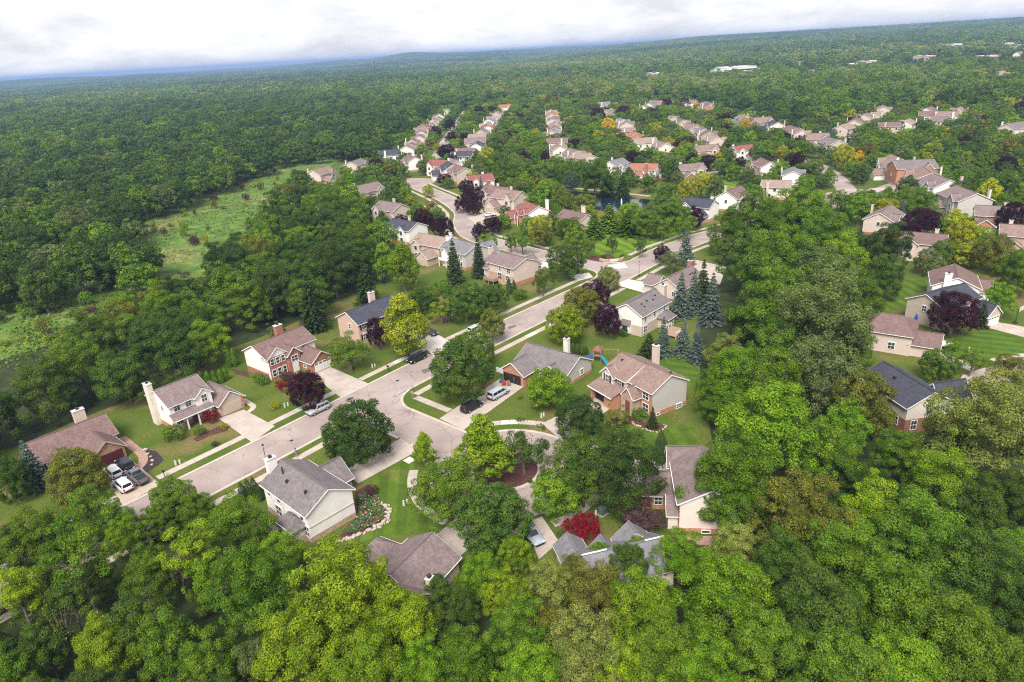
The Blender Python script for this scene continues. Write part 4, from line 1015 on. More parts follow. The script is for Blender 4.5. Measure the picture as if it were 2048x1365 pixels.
def row(name, pts, group, sizes=1.08, dense=True):
    if dense and len(pts) > 3:                 # one more house wherever a lot lies between two sighted roofs
        full_ = [pts[0]]
        for a, b in zip(pts, pts[1:]):
            d = np.linalg.norm(at(a[0], a[1], 4.6) - at(b[0], b[1], 4.6))
            if 36 < d < 75: full_.append(((a[0] + b[0]) / 2, (a[1] + b[1]) / 2))
            full_.append(b)
        pts = full_
    Wp = [at(x, y, 4.6)[:2] for x, y, *_ in pts]
    for i, p in enumerate(pts):
        a, b = Wp[max(0, i - 1)], Wp[min(len(pts) - 1, i + 1)]; d = b - a; ang = math.atan2(d[1], d[0])
        if abs(d[0]) < 1e-6 and abs(d[1]) < 1e-6: ang = SA
        roof = p[2] if len(p) > 2 else hrng.choice(['brown', 'mauve', 'dusk', 'tan', 'brown', 'grey']); wall = p[3] if len(p) > 3 else hrng.choice(['white', 'cream', 'blush', 'tan', 'blush'])
        far_house(f"{ROOF_WORD[roof]}-roofed house, {ORD[i + 1]} {name}", p[0], p[1], ang + hrng.uniform(-.16, .16) + (math.pi / 2 if hrng.random() < .22 else 0), roof, wall, group, sc=sizes * hrng.uniform(.9, 1.1), flip=hrng.random() < .4, pos=Wp[i] + np.array([hrng.uniform(-2.5, 2.5), hrng.uniform(-2.5, 2.5)]))
row('from near end of row along the dark woods', [(815, 303, 'dusk', 'white'), (827, 288, 'brown'), (837, 276, 'tan'), (848, 265, 'dusk'), (858, 255, 'red'), (868, 245, 'dusk'), (878, 236, 'mauve'), (894, 223, 'silver')], 'houses along the dark woods')
row('from near end of row right of the far street', [(922, 313, 'slate', 'white'), (953, 296, 'slate', 'white'), (960, 277, 'tan'), (971, 260, 'red'), (978, 246, 'silver', 'white'), (994, 232, 'dusk'), (1014, 216, 'rust')], 'houses right of the far street')
row('from left around the far turning circle', [(650, 350, 'dusk', 'blush'), (781, 313, 'slate', 'white'), (880, 333, 'red', 'white'), (912, 328, 'mauve', 'blush'), (893, 343, 'slate', 'white'), (930, 346, 'brown'), (967, 361, 'red', 'white')], 'houses by the far turning circle')
row('from near end of short row above the second pond', [(1168, 319, 'tan'), (1147, 311, 'mauve'), (1124, 300, 'dusk'), (1121, 288, 'brown')], 'houses above the second pond')
row('from near end of narrow row left of centre', [(1105, 268, 'silver'), (1108, 257, 'dusk'), (1106, 245, 'mauve'), (1104, 235, 'rust'), (1106, 227, 'tan')], 'narrow row of houses')
row('from near end of long row beside the gold tree', [(1326, 296, 'dusk'), (1290, 287, 'tan', 'cream'), (1268, 274, 'rust', 'orange'), (1254, 264, 'dusk'), (1247, 254, 'grey'), (1243, 245, 'silver'), (1220, 226, 'mauve'), (1212, 210, 'silver')], 'long row beside the gold tree')
row('from left along the foot of the upper woods', [(1288, 216, 'mauve'), (1311, 209, 'dusk'), (1336, 206, 'slate'), (1411, 212, 'grey'), (1422, 219, 'rust', 'orange')], 'houses at the foot of the woods')
row('from near end of tan row right of centre', [(1436, 284, 'tan', 'blush'), (1405, 266, 'grey', 'blush'), (1374, 255, 'dusk', 'blush'), (1352, 238, 'mauve')], 'tan row right of centre')
row('from far end of row facing the open lawn', [(1491, 238, 'silver'), (1556, 254, 'slate'), (1580, 262, 'brown'), (1603, 271, 'dusk'), (1635, 281, 'dusk'), (1669, 290, 'grey')], 'row facing the open lawn')
row('from left under the tall upper right woods', [(1694, 259, 'tan'), (1727, 240, 'mauve'), (1770, 223, 'dusk'), (1773, 254, 'brown'), (1808, 248, 'tan'), (1849, 222, 'brown'), (1874, 243, 'mauve'), (1909, 226, 'dusk')], 'houses under the upper right woods')
row('from left below the lawn row', [(1539, 333, 'brown', 'white'), (1577, 350, 'silver', 'white'), (1552, 374, 'tan', 'cream')], 'houses below the lawn row')
row('from far end of stepped row by the right turning circle', [(1795, 333, 'dusk', 'white'), (1822, 346, 'grey', 'orange'), (1850, 362, 'dusk', 'white'), (1880, 378, 'mauve'), (1935, 404, 'mauve', 'grey')], 'stepped row of houses', 1.3, False)
far_house('large mauve-roofed house beside the far turning circle', 735, 385, SA, 'mauve', 'blush', sc=1.15)
far_house('grey-mauve house with wide roof next below the large mauve house', 782, 420, SA - math.pi / 2, 'mauve', 'blush', sc=1.05)
far_house('white gable house with slate roof behind the crimson shrub', 812, 455, SA - math.pi / 2, 'slate', 'white')
far_house('tan-roofed house left of the silver-roofed one', 868, 488, SA - math.pi / 2, 'tan', 'tan', sc=1.05)
far_house('brown-roofed house second above the red-roofed brick house', 994, 386, SA - math.pi / 2, 'brown', 'blush', sc=1.0)
far_house('mauve-roofed tan house directly above the red-roofed brick house', 1019, 397, SA - math.pi / 2, 'dusk', 'blush', sc=1.08)
h = House('red-roofed house with white gable, brick entry columns and white chimney', (1049, 402), (1081, 415), 7.2, roof='red', wall='white')
h.block(-5.6, 5.6, -4.4, 4.4, 5.1, 7.2).block(-6.4, -1.6, -9.4, -4.2, 2.8, 4.8, 'y', wall='orange').block(-1.2, 1.6, -6.4, -4.0, 4.2, 5.6, 'y', wall='orange').block(2.0, 5.0, -5.2, -3.4, 5.0, 6.4, 'y', wall='orange')
h.garage(1, 'S', -4, 4.0, 2.1, 'white').window(3, 'S', 3.5, 3.2, 1.6, 1.4).window(3, 'S', 3.5, .8, 1.6, 1.4).door(2, 'S', .2).chimney(3.2, 4.7, 1.2, .9, 8.8, 'white').window(1, 'E', -6.5, .8, 1.0, 1.3)
for x in (-1.0, 1.4): h.post(x, -7.2, 3.8)
h = House('brown-roofed ranch with two orange brick gables next to the park trees', (1124, 418), (1178, 430), 5.4, roof='brown', wall='blush')
h.block(-6.6, 6.6, -4.2, 4.2, 3.0, 5.4).block(-5.6, -.6, -9.0, -4.0, 2.7, 4.5, 'y', wall='orange').block(3.4, 6.6, -5.6, -3.8, 3.0, 4.8, 'y', wall='orange').garage(1, 'S', -3.1, 4.0, 2.1, DARK)
h.window(0, 'S', 1.0, .8, 1.8, 1.5).window(2, 'S', 5, .8, 1.4, 1.4).chimney(.5, 3.6, 1.4, .9, 7.0, 'cream', 2)
h = House('rust-roofed white house with brick basement, brick chimney and raised wooden deck', pos=at(1288, 343, 5)[:2], ang=math.radians(-24), roof='rust', wall='white')
h.block(-6.2, 6.4, -4.2, 4.2, 6.4, 8.6, base=3.0, base_m='brick').block(-3.6, .6, -6.0, -4.0, 4.6, 5.8, hip=1.2).chimney(2.0, -4.7, 1.4, .9, 9.4, 'brick')
for x in (-5, -3.0, 4.0, 5.4): h.window(0, 'S', x, 4.8, .9, 1.2)
h.window(1, 'S', -1.5, 2.6, 2.2, 1.7).window(0, 'E', 0, 4.8, .9, 1.2).window(0, 'E', -2.2, 4.8, .9, 1.2)
h.part('deck', MB().box(-5.6, 4.6, -8.4, -6.1, 2.3, 2.5), WOOD).part('deck_rail', MB().box(-5.6, 4.6, -8.5, -8.4, 2.5, 3.4), WOOD)
for x in (-5.4, -2.2, 1.2, 4.4): h.post(x, -8.3, 2.3, WOOD, .12)
far_house('grey-blue house peeping from behind the pond trees', 1232, 330, SA, 'silver', 'white')
far_house('brown-roofed house with blank rear wall above the open lawn', 1380, 340, math.radians(8), 'mauve', 'tan', sc=1.05)
far_house('brown-roofed house with brick chimney below the open lawn', 1466, 394, SA, 'brown', 'white', sc=1.05)
far_house('slate-roofed house behind the dark purple maple', 1398, 412, SA - math.pi / 2, 'slate', 'white')
far_house('tan house with gable roof alone left of the red-roofed white one', 1410, 301, math.radians(10), 'dusk', 'blush')
far_house('red-roofed white house with small garage gable facing the crossing street', 1484, 301, math.radians(15), 'red', 'white')
far_house('orange brick house with garage gable at the far right', 1990, 430, math.radians(-30), 'mauve', 'orange')
far_house('mauve-roofed house mostly behind the silvery blue spruce', 1768, 436, SA, 'mauve', 'blush')
far_house('brown-roofed house under the big dark purple maple', 1846, 484, math.radians(-35), 'brown', 'blush')
far_house('tan brick house cut off by the right edge', 2046, 470, math.radians(-30), 'dusk', 'tanbrick')
far_house('grey-roofed house with cream walls cut off by the upper right edge', 2030, 262, math.radians(20), 'grey', 'cream', sc=1.3)
for i, (x, y, r) in enumerate([(22, 312, 'brown'), (320, 263, 'mauve'), (457, 226, 'mauve'), (303, 196, 'brown')]):
    far_house(f"{ROOF_WORD[r]}-roofed house, {ORD[i + 1]} from bottom among the left forest", x, y, SA, r, 'blush', 'houses in the left forest')

# ---- buildings of the town beyond
def big_building(label, x, y, wpx, hm, dm, wallc, roofc, ang=0.0, name='warehouse', cat='building', group=None):
    p = at_ground(x, y, hm / 2); dep = sight(p)[2]; w = wpx * dep / F_PX
    o = empty(name, tuple(p), ang); tag(o, label, cat, group)
    MB().box(-w / 2, w / 2, -dm / 2, dm / 2, 0, hm).build('wall', wallc, o)
    MB().box(-w / 2 - .3, w / 2 + .3, -dm / 2 - .3, dm / 2 + .3, hm, hm + .6).build('roof', roofc, o)
    n = max(2, int(w / 9))
    for i in range(n):
        c = -w / 2 + w * (i + .5) / n; MB().box(c - 1.8, c + 1.8, -dm / 2 - .08, -dm / 2, .3, hm * .5).build('bay_door', FLUE, o)
    MB().box(-w / 2 + 1, w / 2 - 1, -dm / 2 - .05, -dm / 2, hm * .62, hm * .8).build('window_band', GLASS, o); MB().box(-w * .2, -w * .2 + 5, -3, 3, hm + .6, hm + 2.4).build('roof_unit', FLUE, o)
    HOUSES.append((p[0], p[1], w / 2 + 16, o)); q = p[:2] * (1 - (w * .4 + 45) / np.linalg.norm(p[:2])); HOUSES.append((q[0], q[1], w / 2 + 14, o)); q = p[:2] * (1 - (w * .6 + 90) / np.linalg.norm(p[:2])); HOUSES.append((q[0], q[1], w / 2 + 8, o)); return o
PALEW = mat('pale_panel', (.72, .70, .68), .7, .05, .05); FLATR = mat('flat_roof', (.60, .58, .56), .9, .08, .05); BUFF = mat('buff_panel', (.56, .42, .36), .8, .06, .05)
big_building('long white warehouse in the middle of the far forest', 1470, 143, 62, 14, 50, PALEW, FLATR, .1)
big_building('buff box-shaped building behind the far houses', 1007, 183, 17, 11, 14, BUFF, FLATR, .3)
for i, (x, y, w, r) in enumerate([(1700, 134, 40, 0), (1735, 130, 26, 1), (1640, 86, 40, 0), (1672, 88, 30, 1), (1610, 92, 26, 1), (1700, 84, 24, 0), (2010, 92, 40, 0), (2040, 96, 30, 0), (1905, 95, 24, 0), (1848, 118, 22, 1), (1440, 148, 30, 0), (1310, 155, 22, 1), (1975, 118, 30, 1), (1840, 96, 20, 0), (1062, 147, 16, 1), (1030, 145, 12, 0)]):
    big_building(f"{'white' if r == 0 else 'buff'} low building, {ORD[i + 1]} of the town's scattered blocks", x, y, w, 9 + 2 * (i % 3), 26 + 4 * (i % 4), PALEW if r == 0 else BUFF, FLATR, .1 * (i % 5), 'commercial_building', 'building', 'scattered town buildings')

# ---- pale houses of the distant town
town = []
for i in range(46):
    x, y = (hrng.uniform(1230, 2060), hrng.uniform(92, 168)) if i < 36 else (hrng.uniform(980, 1230), hrng.uniform(140, 178))
    if y < 158 - (x - 1230) * .045 + 4 and i < 36: y += 14
    town.append((x, y))
town.sort(key=lambda q: -q[1])
for r in range(4):
    for i, (x, y) in enumerate(sorted(town[r * 12:(r + 1) * 12])):
        p = at_ground(x, y, 4); o = empty('town_house', tuple(p), hrng.uniform(0, 3.1)); pale = hrng.random() < .6
        tag(o, f"{'white' if pale else 'tan'} small house, {ORD[i + 1]} from left in {ORD[r + 1]} row up of the distant town", 'house', 'small houses of the distant town')
        a, b, e = hrng.uniform(6, 9), hrng.uniform(4.5, 6), hrng.uniform(4, 6)
        MB().add([(-a, -b, 0), (a, -b, 0), (a, b, 0), (-a, b, 0), (-a, -b, e), (a, -b, e), (a, b, e), (-a, b, e), (-a, 0, e + 4), (a, 0, e + 4)], [(0, 1, 5, 4), (1, 2, 6, 9, 5), (2, 3, 7, 6), (3, 0, 4, 8, 7)]).build('wall', WALL['white' if pale else 'blush'], o)
        MB().add([(-a - .5, -b - .5, e - .2), (a + .5, -b - .5, e - .2), (a + .5, 0, e + 4.1), (-a - .5, 0, e + 4.1), (a + .5, b + .5, e - .2), (-a - .5, b + .5, e - .2)], [(0, 1, 2, 3), (3, 2, 4, 5)]).build('roof', ROOF[hrng.choice(['tan', 'dusk', 'silver', 'mauve'])], o)
        HOUSES.append((p[0], p[1], 20, o)); q = p[:2] * (1 - 42 / np.linalg.norm(p[:2])); HOUSES.append((q[0], q[1], 20, o))
# ================================================================== VEHICLES
TYRE = mat('tyre_rubber', (.02, .02, .021), .9, .1); RIM = mat('alloy_rim', (.45, .45, .46), .35, .05, metal=.6); CARG = mat('car_glass', (.018, .022, .027), .06, .2, spec=.7)
LAMP = mat('lamp_lens', (.75, .74, .72), .2, .03); TAIL = mat('tail_lens', (.35, .015, .012), .25, .05); BUMP = mat('black_plastic', (.03, .03, .032), .7, .1)
def paint(name, rgb): return mat('paint_' + name, rgb, .28, .02, .5, spec=.5)
def car(label, x, y, ang, kind, rgb, pname, zoff=.07, pos=None):
    p = pos if pos is not None else at(x, y)[:2]
    L_, W, Hh = {'suv': (4.75, 1.9, 1.72), 'van': (5.1, 1.98, 1.76), 'sedan': (4.8, 1.84, 1.46), 'pickup': (5.8, 2.0, 1.9), 'jeep': (4.6, 1.9, 1.85)}[kind]
    o = empty({'suv': 'parked_car', 'van': 'minivan', 'sedan': 'parked_car', 'pickup': 'pickup_truck', 'jeep': 'parked_car'}[kind], (p[0], p[1], zoff), ang)
    tag(o, label, 'truck' if kind == 'pickup' else 'car', 'vehicles parked in the neighbourhood')
    m = paint(pname, rgb); h1 = {'suv': 1.05, 'van': 1.02, 'sedan': .92, 'pickup': 1.15, 'jeep': 1.1}[kind]; z0 = .28; w2 = W / 2
    stn = [(-.5, .80, .55, h1 - .12), (-.47, .93, .36, h1 - .02), (-.34, .99, z0, h1), (0, 1.0, z0, h1), (.22, 1.0, z0, h1), (.34, .985, z0, h1 - .05), (.45, .93, .32, h1 - .16), (.5, .78, .45, h1 - .34)]
    mb = MB(); n = 8
    for fx, fw_, zb, zt in stn:
        w = w2 * fw_; X = fx * L_
        mb.v += [(X, -w * .86, zb), (X, w * .86, zb), (X, w, zb + .14), (X, w, (zb + zt) / 2 + .1), (X, w * .9, zt), (X, -w * .9, zt), (X, -w, (zb + zt) / 2 + .1), (X, -w, zb + .14)]
    for i in range(len(stn) - 1):
        for j in range(n): mb.f.append((i * n + j, (i + 1) * n + j, (i + 1) * n + (j + 1) % n, i * n + (j + 1) % n))
    mb.f += [tuple(range(n)), tuple(reversed(range((len(stn) - 1) * n, len(stn) * n)))]
    smooth(mb.build('body', m, o))
    xa, xb, ta, tb = {'suv': (-.47, .24, -.43, .08), 'van': (-.475, .36, -.45, .14), 'sedan': (-.36, .22, -.20, .05), 'pickup': (-.10, .25, -.06, .10), 'jeep': (-.47, .16, -.46, .10)}[kind]
    bz = h1 - .06; bw, tw = w2 * .90, w2 * .74
    b_ = [(xa * L_, -bw, bz), (xb * L_, -bw, bz), (xb * L_, bw, bz), (xa * L_, bw, bz)]; t_ = [(ta * L_, -tw, Hh), (tb * L_, -tw, Hh), (tb * L_, tw, Hh), (ta * L_, tw, Hh)]
    mc = MB().hexa(b_, [(q[0], q[1], Hh - .05) for q in t_]); mc.hexa([(q[0], q[1], Hh - .05) for q in t_], [(q[0] * .97 + .02, q[1] * .9, Hh) for q in t_]); mc.build('cabin', m, o)
    def pane(name, c0, c1, c2, c3, u0, u1, v0, v1):
        C_ = [Vector(c) for c in (c0, c1, c2, c3)]
        def B(u, v): return (C_[0] * (1 - u) + C_[1] * u) * (1 - v) + (C_[3] * (1 - u) + C_[2] * u) * v
        nrm = (C_[1] - C_[0]).cross(C_[3] - C_[0]).normalized() * .015
        MB().add([B(u0, v0) + nrm, B(u1, v0) + nrm, B(u1, v1) + nrm, B(u0, v1) + nrm], [(0, 1, 2, 3)]).build(name, CARG, o)
    t_ = [(q[0], q[1], Hh - .05) for q in t_]
    pane('windshield', b_[1], b_[2], t_[2], t_[1], .06, .94, .12, .95); pane('rear_window', b_[3], b_[0], t_[0], t_[3], .08, .92, .22, .92)
    cuts = [(.05, .36), (.39, .66), (.69, .93)] if kind in ('suv', 'van', 'jeep') else [(.08, .48), (.52, .92)]
    for u0, u1 in cuts:
        pane('side_window', b_[0], b_[1], t_[1], t_[0], u0, u1, .2, .9); pane('side_window', b_[2], b_[3], t_[3], t_[2], 1 - u1, 1 - u0, .2, .9)
    if kind == 'pickup':
        MB().box(-.485 * L_, -.115 * L_, -w2 * .78, w2 * .78, h1 - .1, h1 + .015).build('cargo_bed', BUMP, o)
        for sy in (-1, 1): MB().box(-.49 * L_, -.11 * L_, sy * w2 * .9 - .07, sy * w2 * .9 + .07, h1 - .1, h1 + .12).build('bed_side', m, o)
        MB().box(-.497 * L_, -.48 * L_, -w2 * .86, w2 * .86, h1 - .2, h1 + .12).build('tailgate', m, o)
    for fx in (-.31, .31):
        for sy in (-1, 1):
            r = .36 if kind in ('suv', 'pickup', 'jeep') else .33
            wl = MB().tube([(fx * L_, sy * (w2 - .24), r), (fx * L_, sy * (w2 + .012), r)], [r, r], 14).build('wheel', TYRE, o)
            MB().tube([(fx * L_, sy * (w2 - .02), r), (fx * L_, sy * (w2 + .03), r)], [r * .62, r * .58], 10).build('rim', RIM, wl)
    for sy in (-1, 1):
        MB().box(.462 * L_, .492 * L_, sy * w2 * .72 - .17, sy * w2 * .72 + .17, h1 - .36, h1 - .2).build('headlight', LAMP, o)
        MB().box(-.503 * L_, -.485 * L_, sy * w2 * .72 - .13, sy * w2 * .72 + .13, h1 - .3, h1 - .02).build('tail_light', TAIL, o)
        MB().box(.19 * L_, .22 * L_, sy * (w2 + .1) - .1, sy * (w2 + .1) + .1, h1 - .02, h1 + .14).build('mirror', m, o)
    MB().box(-.508 * L_, -.47 * L_, -w2 * .8, w2 * .8, .36, .6).build('rear_bumper', BUMP, o); MB().box(.48 * L_, .506 * L_, -w2 * .72, w2 * .72, .36, .56).build('front_bumper', BUMP, o)
    return o
SILVER, WHITE, BLACK, GREY, BLUE = (.42, .43, .45), (.78, .78, .78), (.012, .012, .014), (.17, .18, .19), (.05, .08, .14)
A = SA; Bq = SA - math.pi / 2
car('silver-grey SUV parked at the kerb below the purple maple', 637, 824, A + math.pi, 'suv', (.33, .34, .36), 'silver_grey', .03)
car('black SUV parked on the street beside the yellow-green pear tree', 834, 722, A + math.pi, 'suv', BLACK, 'black', .03)
car('black SUV in the ranch driveway under the dark corner maple', 944, 819, A - .02, 'suv', BLACK, 'black')
car('silver minivan in the driveway of the open-garage ranch', 997, 793, A, 'van', (.40, .43, .47), 'silver')
car('white SUV nearest the maroon garage door, in the left driveway', 228, 951, Bq + math.pi, 'suv', WHITE, 'white')
car('white SUV parked behind the other white one, nearer the street', 248, 977, Bq + math.pi, 'suv', WHITE, 'white')
car('black boxy car between the maroon garage door and the grey pickup', 252, 936, Bq + math.pi, 'jeep', (.02, .026, .035), 'blue_black')
car('dark grey pickup truck with open bed in the left driveway', 276, 960, Bq + math.pi, 'pickup', (.13, .135, .145), 'dark_grey')
car('dark blue car with pale bonnet partly behind the yellow-green pear tree', 859, 669, Bq, 'sedan', (.035, .045, .065), 'blue')
car('pale silver car on the street behind the olive street tree', 952, 664, A, 'suv', (.46, .49, .54), 'pale_silver', .03)
car('silver-blue sedan in the lower driveway under the round maple', 1063, 1076, math.radians(-62), 'sedan', (.36, .41, .47), 'silver_blue')
car('white sedan in the driveway of the red-roofed brick house', 980, 433, math.radians(20), 'sedan', WHITE, 'white')
car('dark car before the large mauve house at the far circle', 806, 386, math.radians(20), 'suv', (.03, .03, .035), 'black')
car('navy car in the driveway by the right turning circle', 1773, 401, math.radians(5), 'sedan', (.02, .025, .05), 'navy')
car('black car at the right turning circle, half behind a tree', 1728, 363, math.radians(40), 'sedan', (.03, .03, .035), 'black')
# white boat on its trailer
p = at(1872, 696)[:2]; o = empty('boat', (*p, 0), math.radians(-22)); tag(o, 'white covered motor boat on a trailer beside the brown hip-roofed house', 'boat')
mb = MB(); stn = [(-3.0, .95, .55, 1.3), (-1.5, 1.1, .45, 1.45), (.5, 1.1, .45, 1.6), (2.0, .75, .6, 1.5), (3.1, .08, 1.1, 1.4)]
for X, w, zb, zt in stn: mb.v += [(X, -w * .4, zb), (X, w * .4, zb), (X, w, zb + .45), (X, w * .92, zt), (X, -w * .92, zt), (X, -w, zb + .45)]
for i in range(4):
    for j in range(6): mb.f.append((i * 6 + j, i * 6 + 6 + j, i * 6 + 6 + (j + 1) % 6, i * 6 + (j + 1) % 6))
mb.f += [tuple(range(6)), tuple(reversed(range(24, 30)))]; smooth(mb.build('hull', paint('white', WHITE), o))
MB().bar((-3, 0, .45), (4, 0, .5), .15).bar((-1, -1, .35), (-1, 1, .35), .12).build('trailer', FLUE, o)
for sy in (-1, 1): MB().tube([(-1, sy * .9, .3), (-1, sy * 1.1, .3)], [.3, .3], 10).build('wheel', TYRE, o)
MB().hexa([(-.6, -.7, 1.5), (.9, -.6, 1.55), (.9, .6, 1.55), (-.6, .7, 1.5)], [(-.3, -.6, 2.0), (.4, -.5, 2.0), (.4, .5, 2.0), (-.3, .6, 2.0)]).build('windshield', CARG, o)

# ================================================================== STREET FURNITURE
IRON = mat('black_iron', (.02, .021, .021), .5, .15); GREENM = mat('green_metal', (.09, .13, .11), .6, .1); SIGNRED = mat('sign_red', (.42, .012, .016), .5, .03); SIGNW = mat('sign_white', (.8, .8, .8), .5, .02); SIGNG = mat('sign_green', (.01, .12, .06), .5, .05); GALV = mat('galvanised_post', (.32, .33, .33), .5, .1, metal=.3)
def lamp_post(x, y, label, hgt=4.3):
    p = at(x, y); o = empty('street_lamp', (p[0], p[1], 0)); tag(o, label, 'street lamp', 'street lamps')
    MB().lathe([(.16, 0), (.16, .25), (.08, .5), (.055, 1.0), (.05, hgt - .6), (.09, hgt - .55)], 10).build('post', IRON, o)
    MB().lathe([(.10, hgt - .55), (.17, hgt - .15), (.18, hgt - .1)], 8).build('lantern', mat('lantern_glass', (.55, .55, .52), .3, .05), o)
    MB().lathe([(.22, hgt - .1), (.14, hgt + .05), (.03, hgt + .2)], 8).build('cap', IRON, o); return o
lamp_post(1278, 553, 'black street lamp at the junction beside the pale driveway')
lamp_post(535, 934, 'black street lamp at the kerb behind the grey-roofed white house')
lamp_post(1012, 427, 'tall street lamp in front of the mauve-roofed tan house', 5.5)
lamp_post(707, 738, 'black yard lamp beside the brick colonial driveway', 2.6)
p = at(827, 806); o = empty('stop_sign', (p[0], p[1], 0), math.radians(-35)); tag(o, 'red stop sign with green street name blades at the street corner', 'sign')
MB().box(-.035, .035, -.035, .035, 0, 3.2).build('post', GALV, o)
oc = [(.38 * math.cos(math.pi / 8 + i * math.pi / 4), .38 * math.sin(math.pi / 8 + i * math.pi / 4)) for i in range(8)]
def octo(s, y): return MB().add([(a * s, y, 2.2 + b * s) for a, b in oc] + [(a * s, y + .02, 2.2 + b * s) for a, b in oc], [tuple(range(8)), tuple(reversed(range(8, 16)))] + [(i, 8 + i, 8 + (i + 1) % 8, (i + 1) % 8) for i in range(8)])
octo(1.0, -.06).build('border', SIGNW, o); octo(.93, -.066).build('face', SIGNRED, o)
def lettering(txt, size, loc, rot, m, parent):
    c = bpy.data.curves.new('lettering', 'FONT'); c.body = txt; c.size = size; c.align_x = 'CENTER'; c.align_y = 'CENTER'; c.extrude = .003; c.materials.append(m)
    tmp = bpy.data.objects.new('lettering', c); me_ = bpy.data.meshes.new_from_object(tmp); bpy.data.objects.remove(tmp)
    me_.materials.clear(); me_.materials.append(m); q = link('lettering', me_, parent); q.location = loc; q.rotation_euler = rot; return q
lettering('STOP', .27, (0, -.072, 2.2), (math.pi / 2, 0, 0), SIGNW, o)
MB().box(-.45, .45, -.012, .012, 2.75, 2.92).build('name_blade', SIGNG, o); MB().box(-.012, .012, -.45, .45, 2.95, 3.12).build('name_blade', SIGNG, o)
def mailbox(x, y, label):
    p = at(x, y); o = empty('mailbox', (p[0], p[1], 0), SA + math.pi / 2); tag(o, label, 'mailbox', 'mailboxes along the kerb')
    MB().box(-.05, .05, -.05, .05, 0, 1.05).bar((-.05, 0, .7), (.35, 0, 1.0), .06).build('post', IRON, o)
    MB().hexa([(-.25, -.13, 1.05), (.35, -.13, 1.05), (.35, .13, 1.05), (-.25, .13, 1.05)], [(-.25, -.09, 1.33), (.35, -.09, 1.33), (.35, .09, 1.33), (-.25, .09, 1.33)]).build('box', IRON, o)
    MB().box(.1, .13, .13, .15, 1.2, 1.4).build('flag', SIGNRED, o)
mailbox(777, 743, 'dark mailbox on the verge right of the brick colonial driveway'); mailbox(1108, 572, 'dark mailbox on the verge below the junction'); mailbox(700, 860, 'dark mailbox on the verge beside the dark maple'); mailbox(330, 955, 'dark mailbox on the verge right of the left driveway')
def pedestal(x, y, label, n=2):
    p = at(x, y); o = empty('utility_pedestal', (p[0], p[1], 0), SA); tag(o, label, 'utility box', 'pale utility pedestals')
    for i in range(n): MB().hexa([(i * .7 - .12, -.12, 0), (i * .7 + .12, -.12, 0), (i * .7 + .12, .12, 0), (i * .7 - .12, .12, 0)], [(i * .7 - .09, -.09, .95 - .2 * i), (i * .7 + .09, -.09, .95 - .2 * i), (i * .7 + .09, .09, .95 - .2 * i), (i * .7 - .09, .09, .95 - .2 * i)]).build('cabinet', mat('pale_plastic', (.62, .64, .60), .6, .05), o)
pedestal(745, 736, 'pair of pale utility pedestals on the lawn right of brick colonial'); pedestal(808, 1012, 'pair of pale utility pedestals on the mown lawn by the rock garden'); pedestal(1083, 836, 'pale utility pedestals on the front lawn of the open-garage ranch'); pedestal(352, 931, 'pale utility pedestals on lawn beside the black mulch bed'); pedestal(1192, 1032, 'pair of pale pedestals beside the green transformer box'); pedestal(570, 815, 'pair of white pedestals beside the yellow flower bed'); pedestal(1937, 703, 'small white pedestal on the striped lawn at right', 1)
p = at(1205, 1028); o = empty('transformer_box', (p[0], p[1], 0), SA - .2); tag(o, 'grey-green transformer box on lawn near the crimson maple', 'utility box')
MB().box(-.7, .7, -.6, .6, 0, .12).build('pad', CONC, o); MB().hexa([(-.6, -.5, .12), (.6, -.5, .12), (.6, .5, .12), (-.6, .5, .12)], [(-.55, -.42, 1.05), (.55, -.42, 1.05), (.55, .45, 1.15), (-.55, .45, 1.15)]).build('cabinet', GREENM, o); MB().box(-.58, .58, -.52, -.49, .15, .8).build('door', GREENM, o)
p = at(912, 677); o = empty('fire_hydrant', (p[0], p[1], 0)); tag(o, 'orange fire hydrant on the verge by the slate-roofed house driveway', 'hydrant')
HYD = mat('hydrant_paint', (.55, .10, .03), .5, .1); MB().lathe([(.17, 0), (.17, .06), (.11, .08), (.11, .55), (.15, .57), (.12, .68), (.03, .78)], 10).build('barrel', HYD, o); MB().bar((-.2, 0, .45), (.2, 0, .45), .11).build('outlet', HYD, o)
# junction garden with a low name wall
p = at(1226, 522); o = empty('entrance_wall', (p[0], p[1], 0), math.radians(5)); tag(o, 'low curved stone entrance wall with a pale panel on the junction lawn', 'wall')
mb = MB()
for i in range(9):
    a0, a1 = math.radians(-150 + i * 13.3), math.radians(-150 + (i + 1) * 13.3); R0, R1 = 4.2, 4.7
    q = [(R0 * math.cos(a0), R0 * math.sin(a0) + 3.5), (R1 * math.cos(a0), R1 * math.sin(a0) + 3.5), (R1 * math.cos(a1), R1 * math.sin(a1) + 3.5), (R0 * math.cos(a1), R0 * math.sin(a1) + 3.5)]
    mb.hexa([(*c, 0) for c in q], [(*c, .75) for c in q])
mb.build('stone_wall', WALL['tanbrick'], o); MB().box(-1.2, 1.2, -1.45, -1.25, .1, .95).build('panel', CONC_NEW, o)
sheet('junction_bed', [st(*q) for q in ((170.5, 117.5), (177.5, 113.5), (180.5, 118.5), (173, 122))], .016, MULCH)

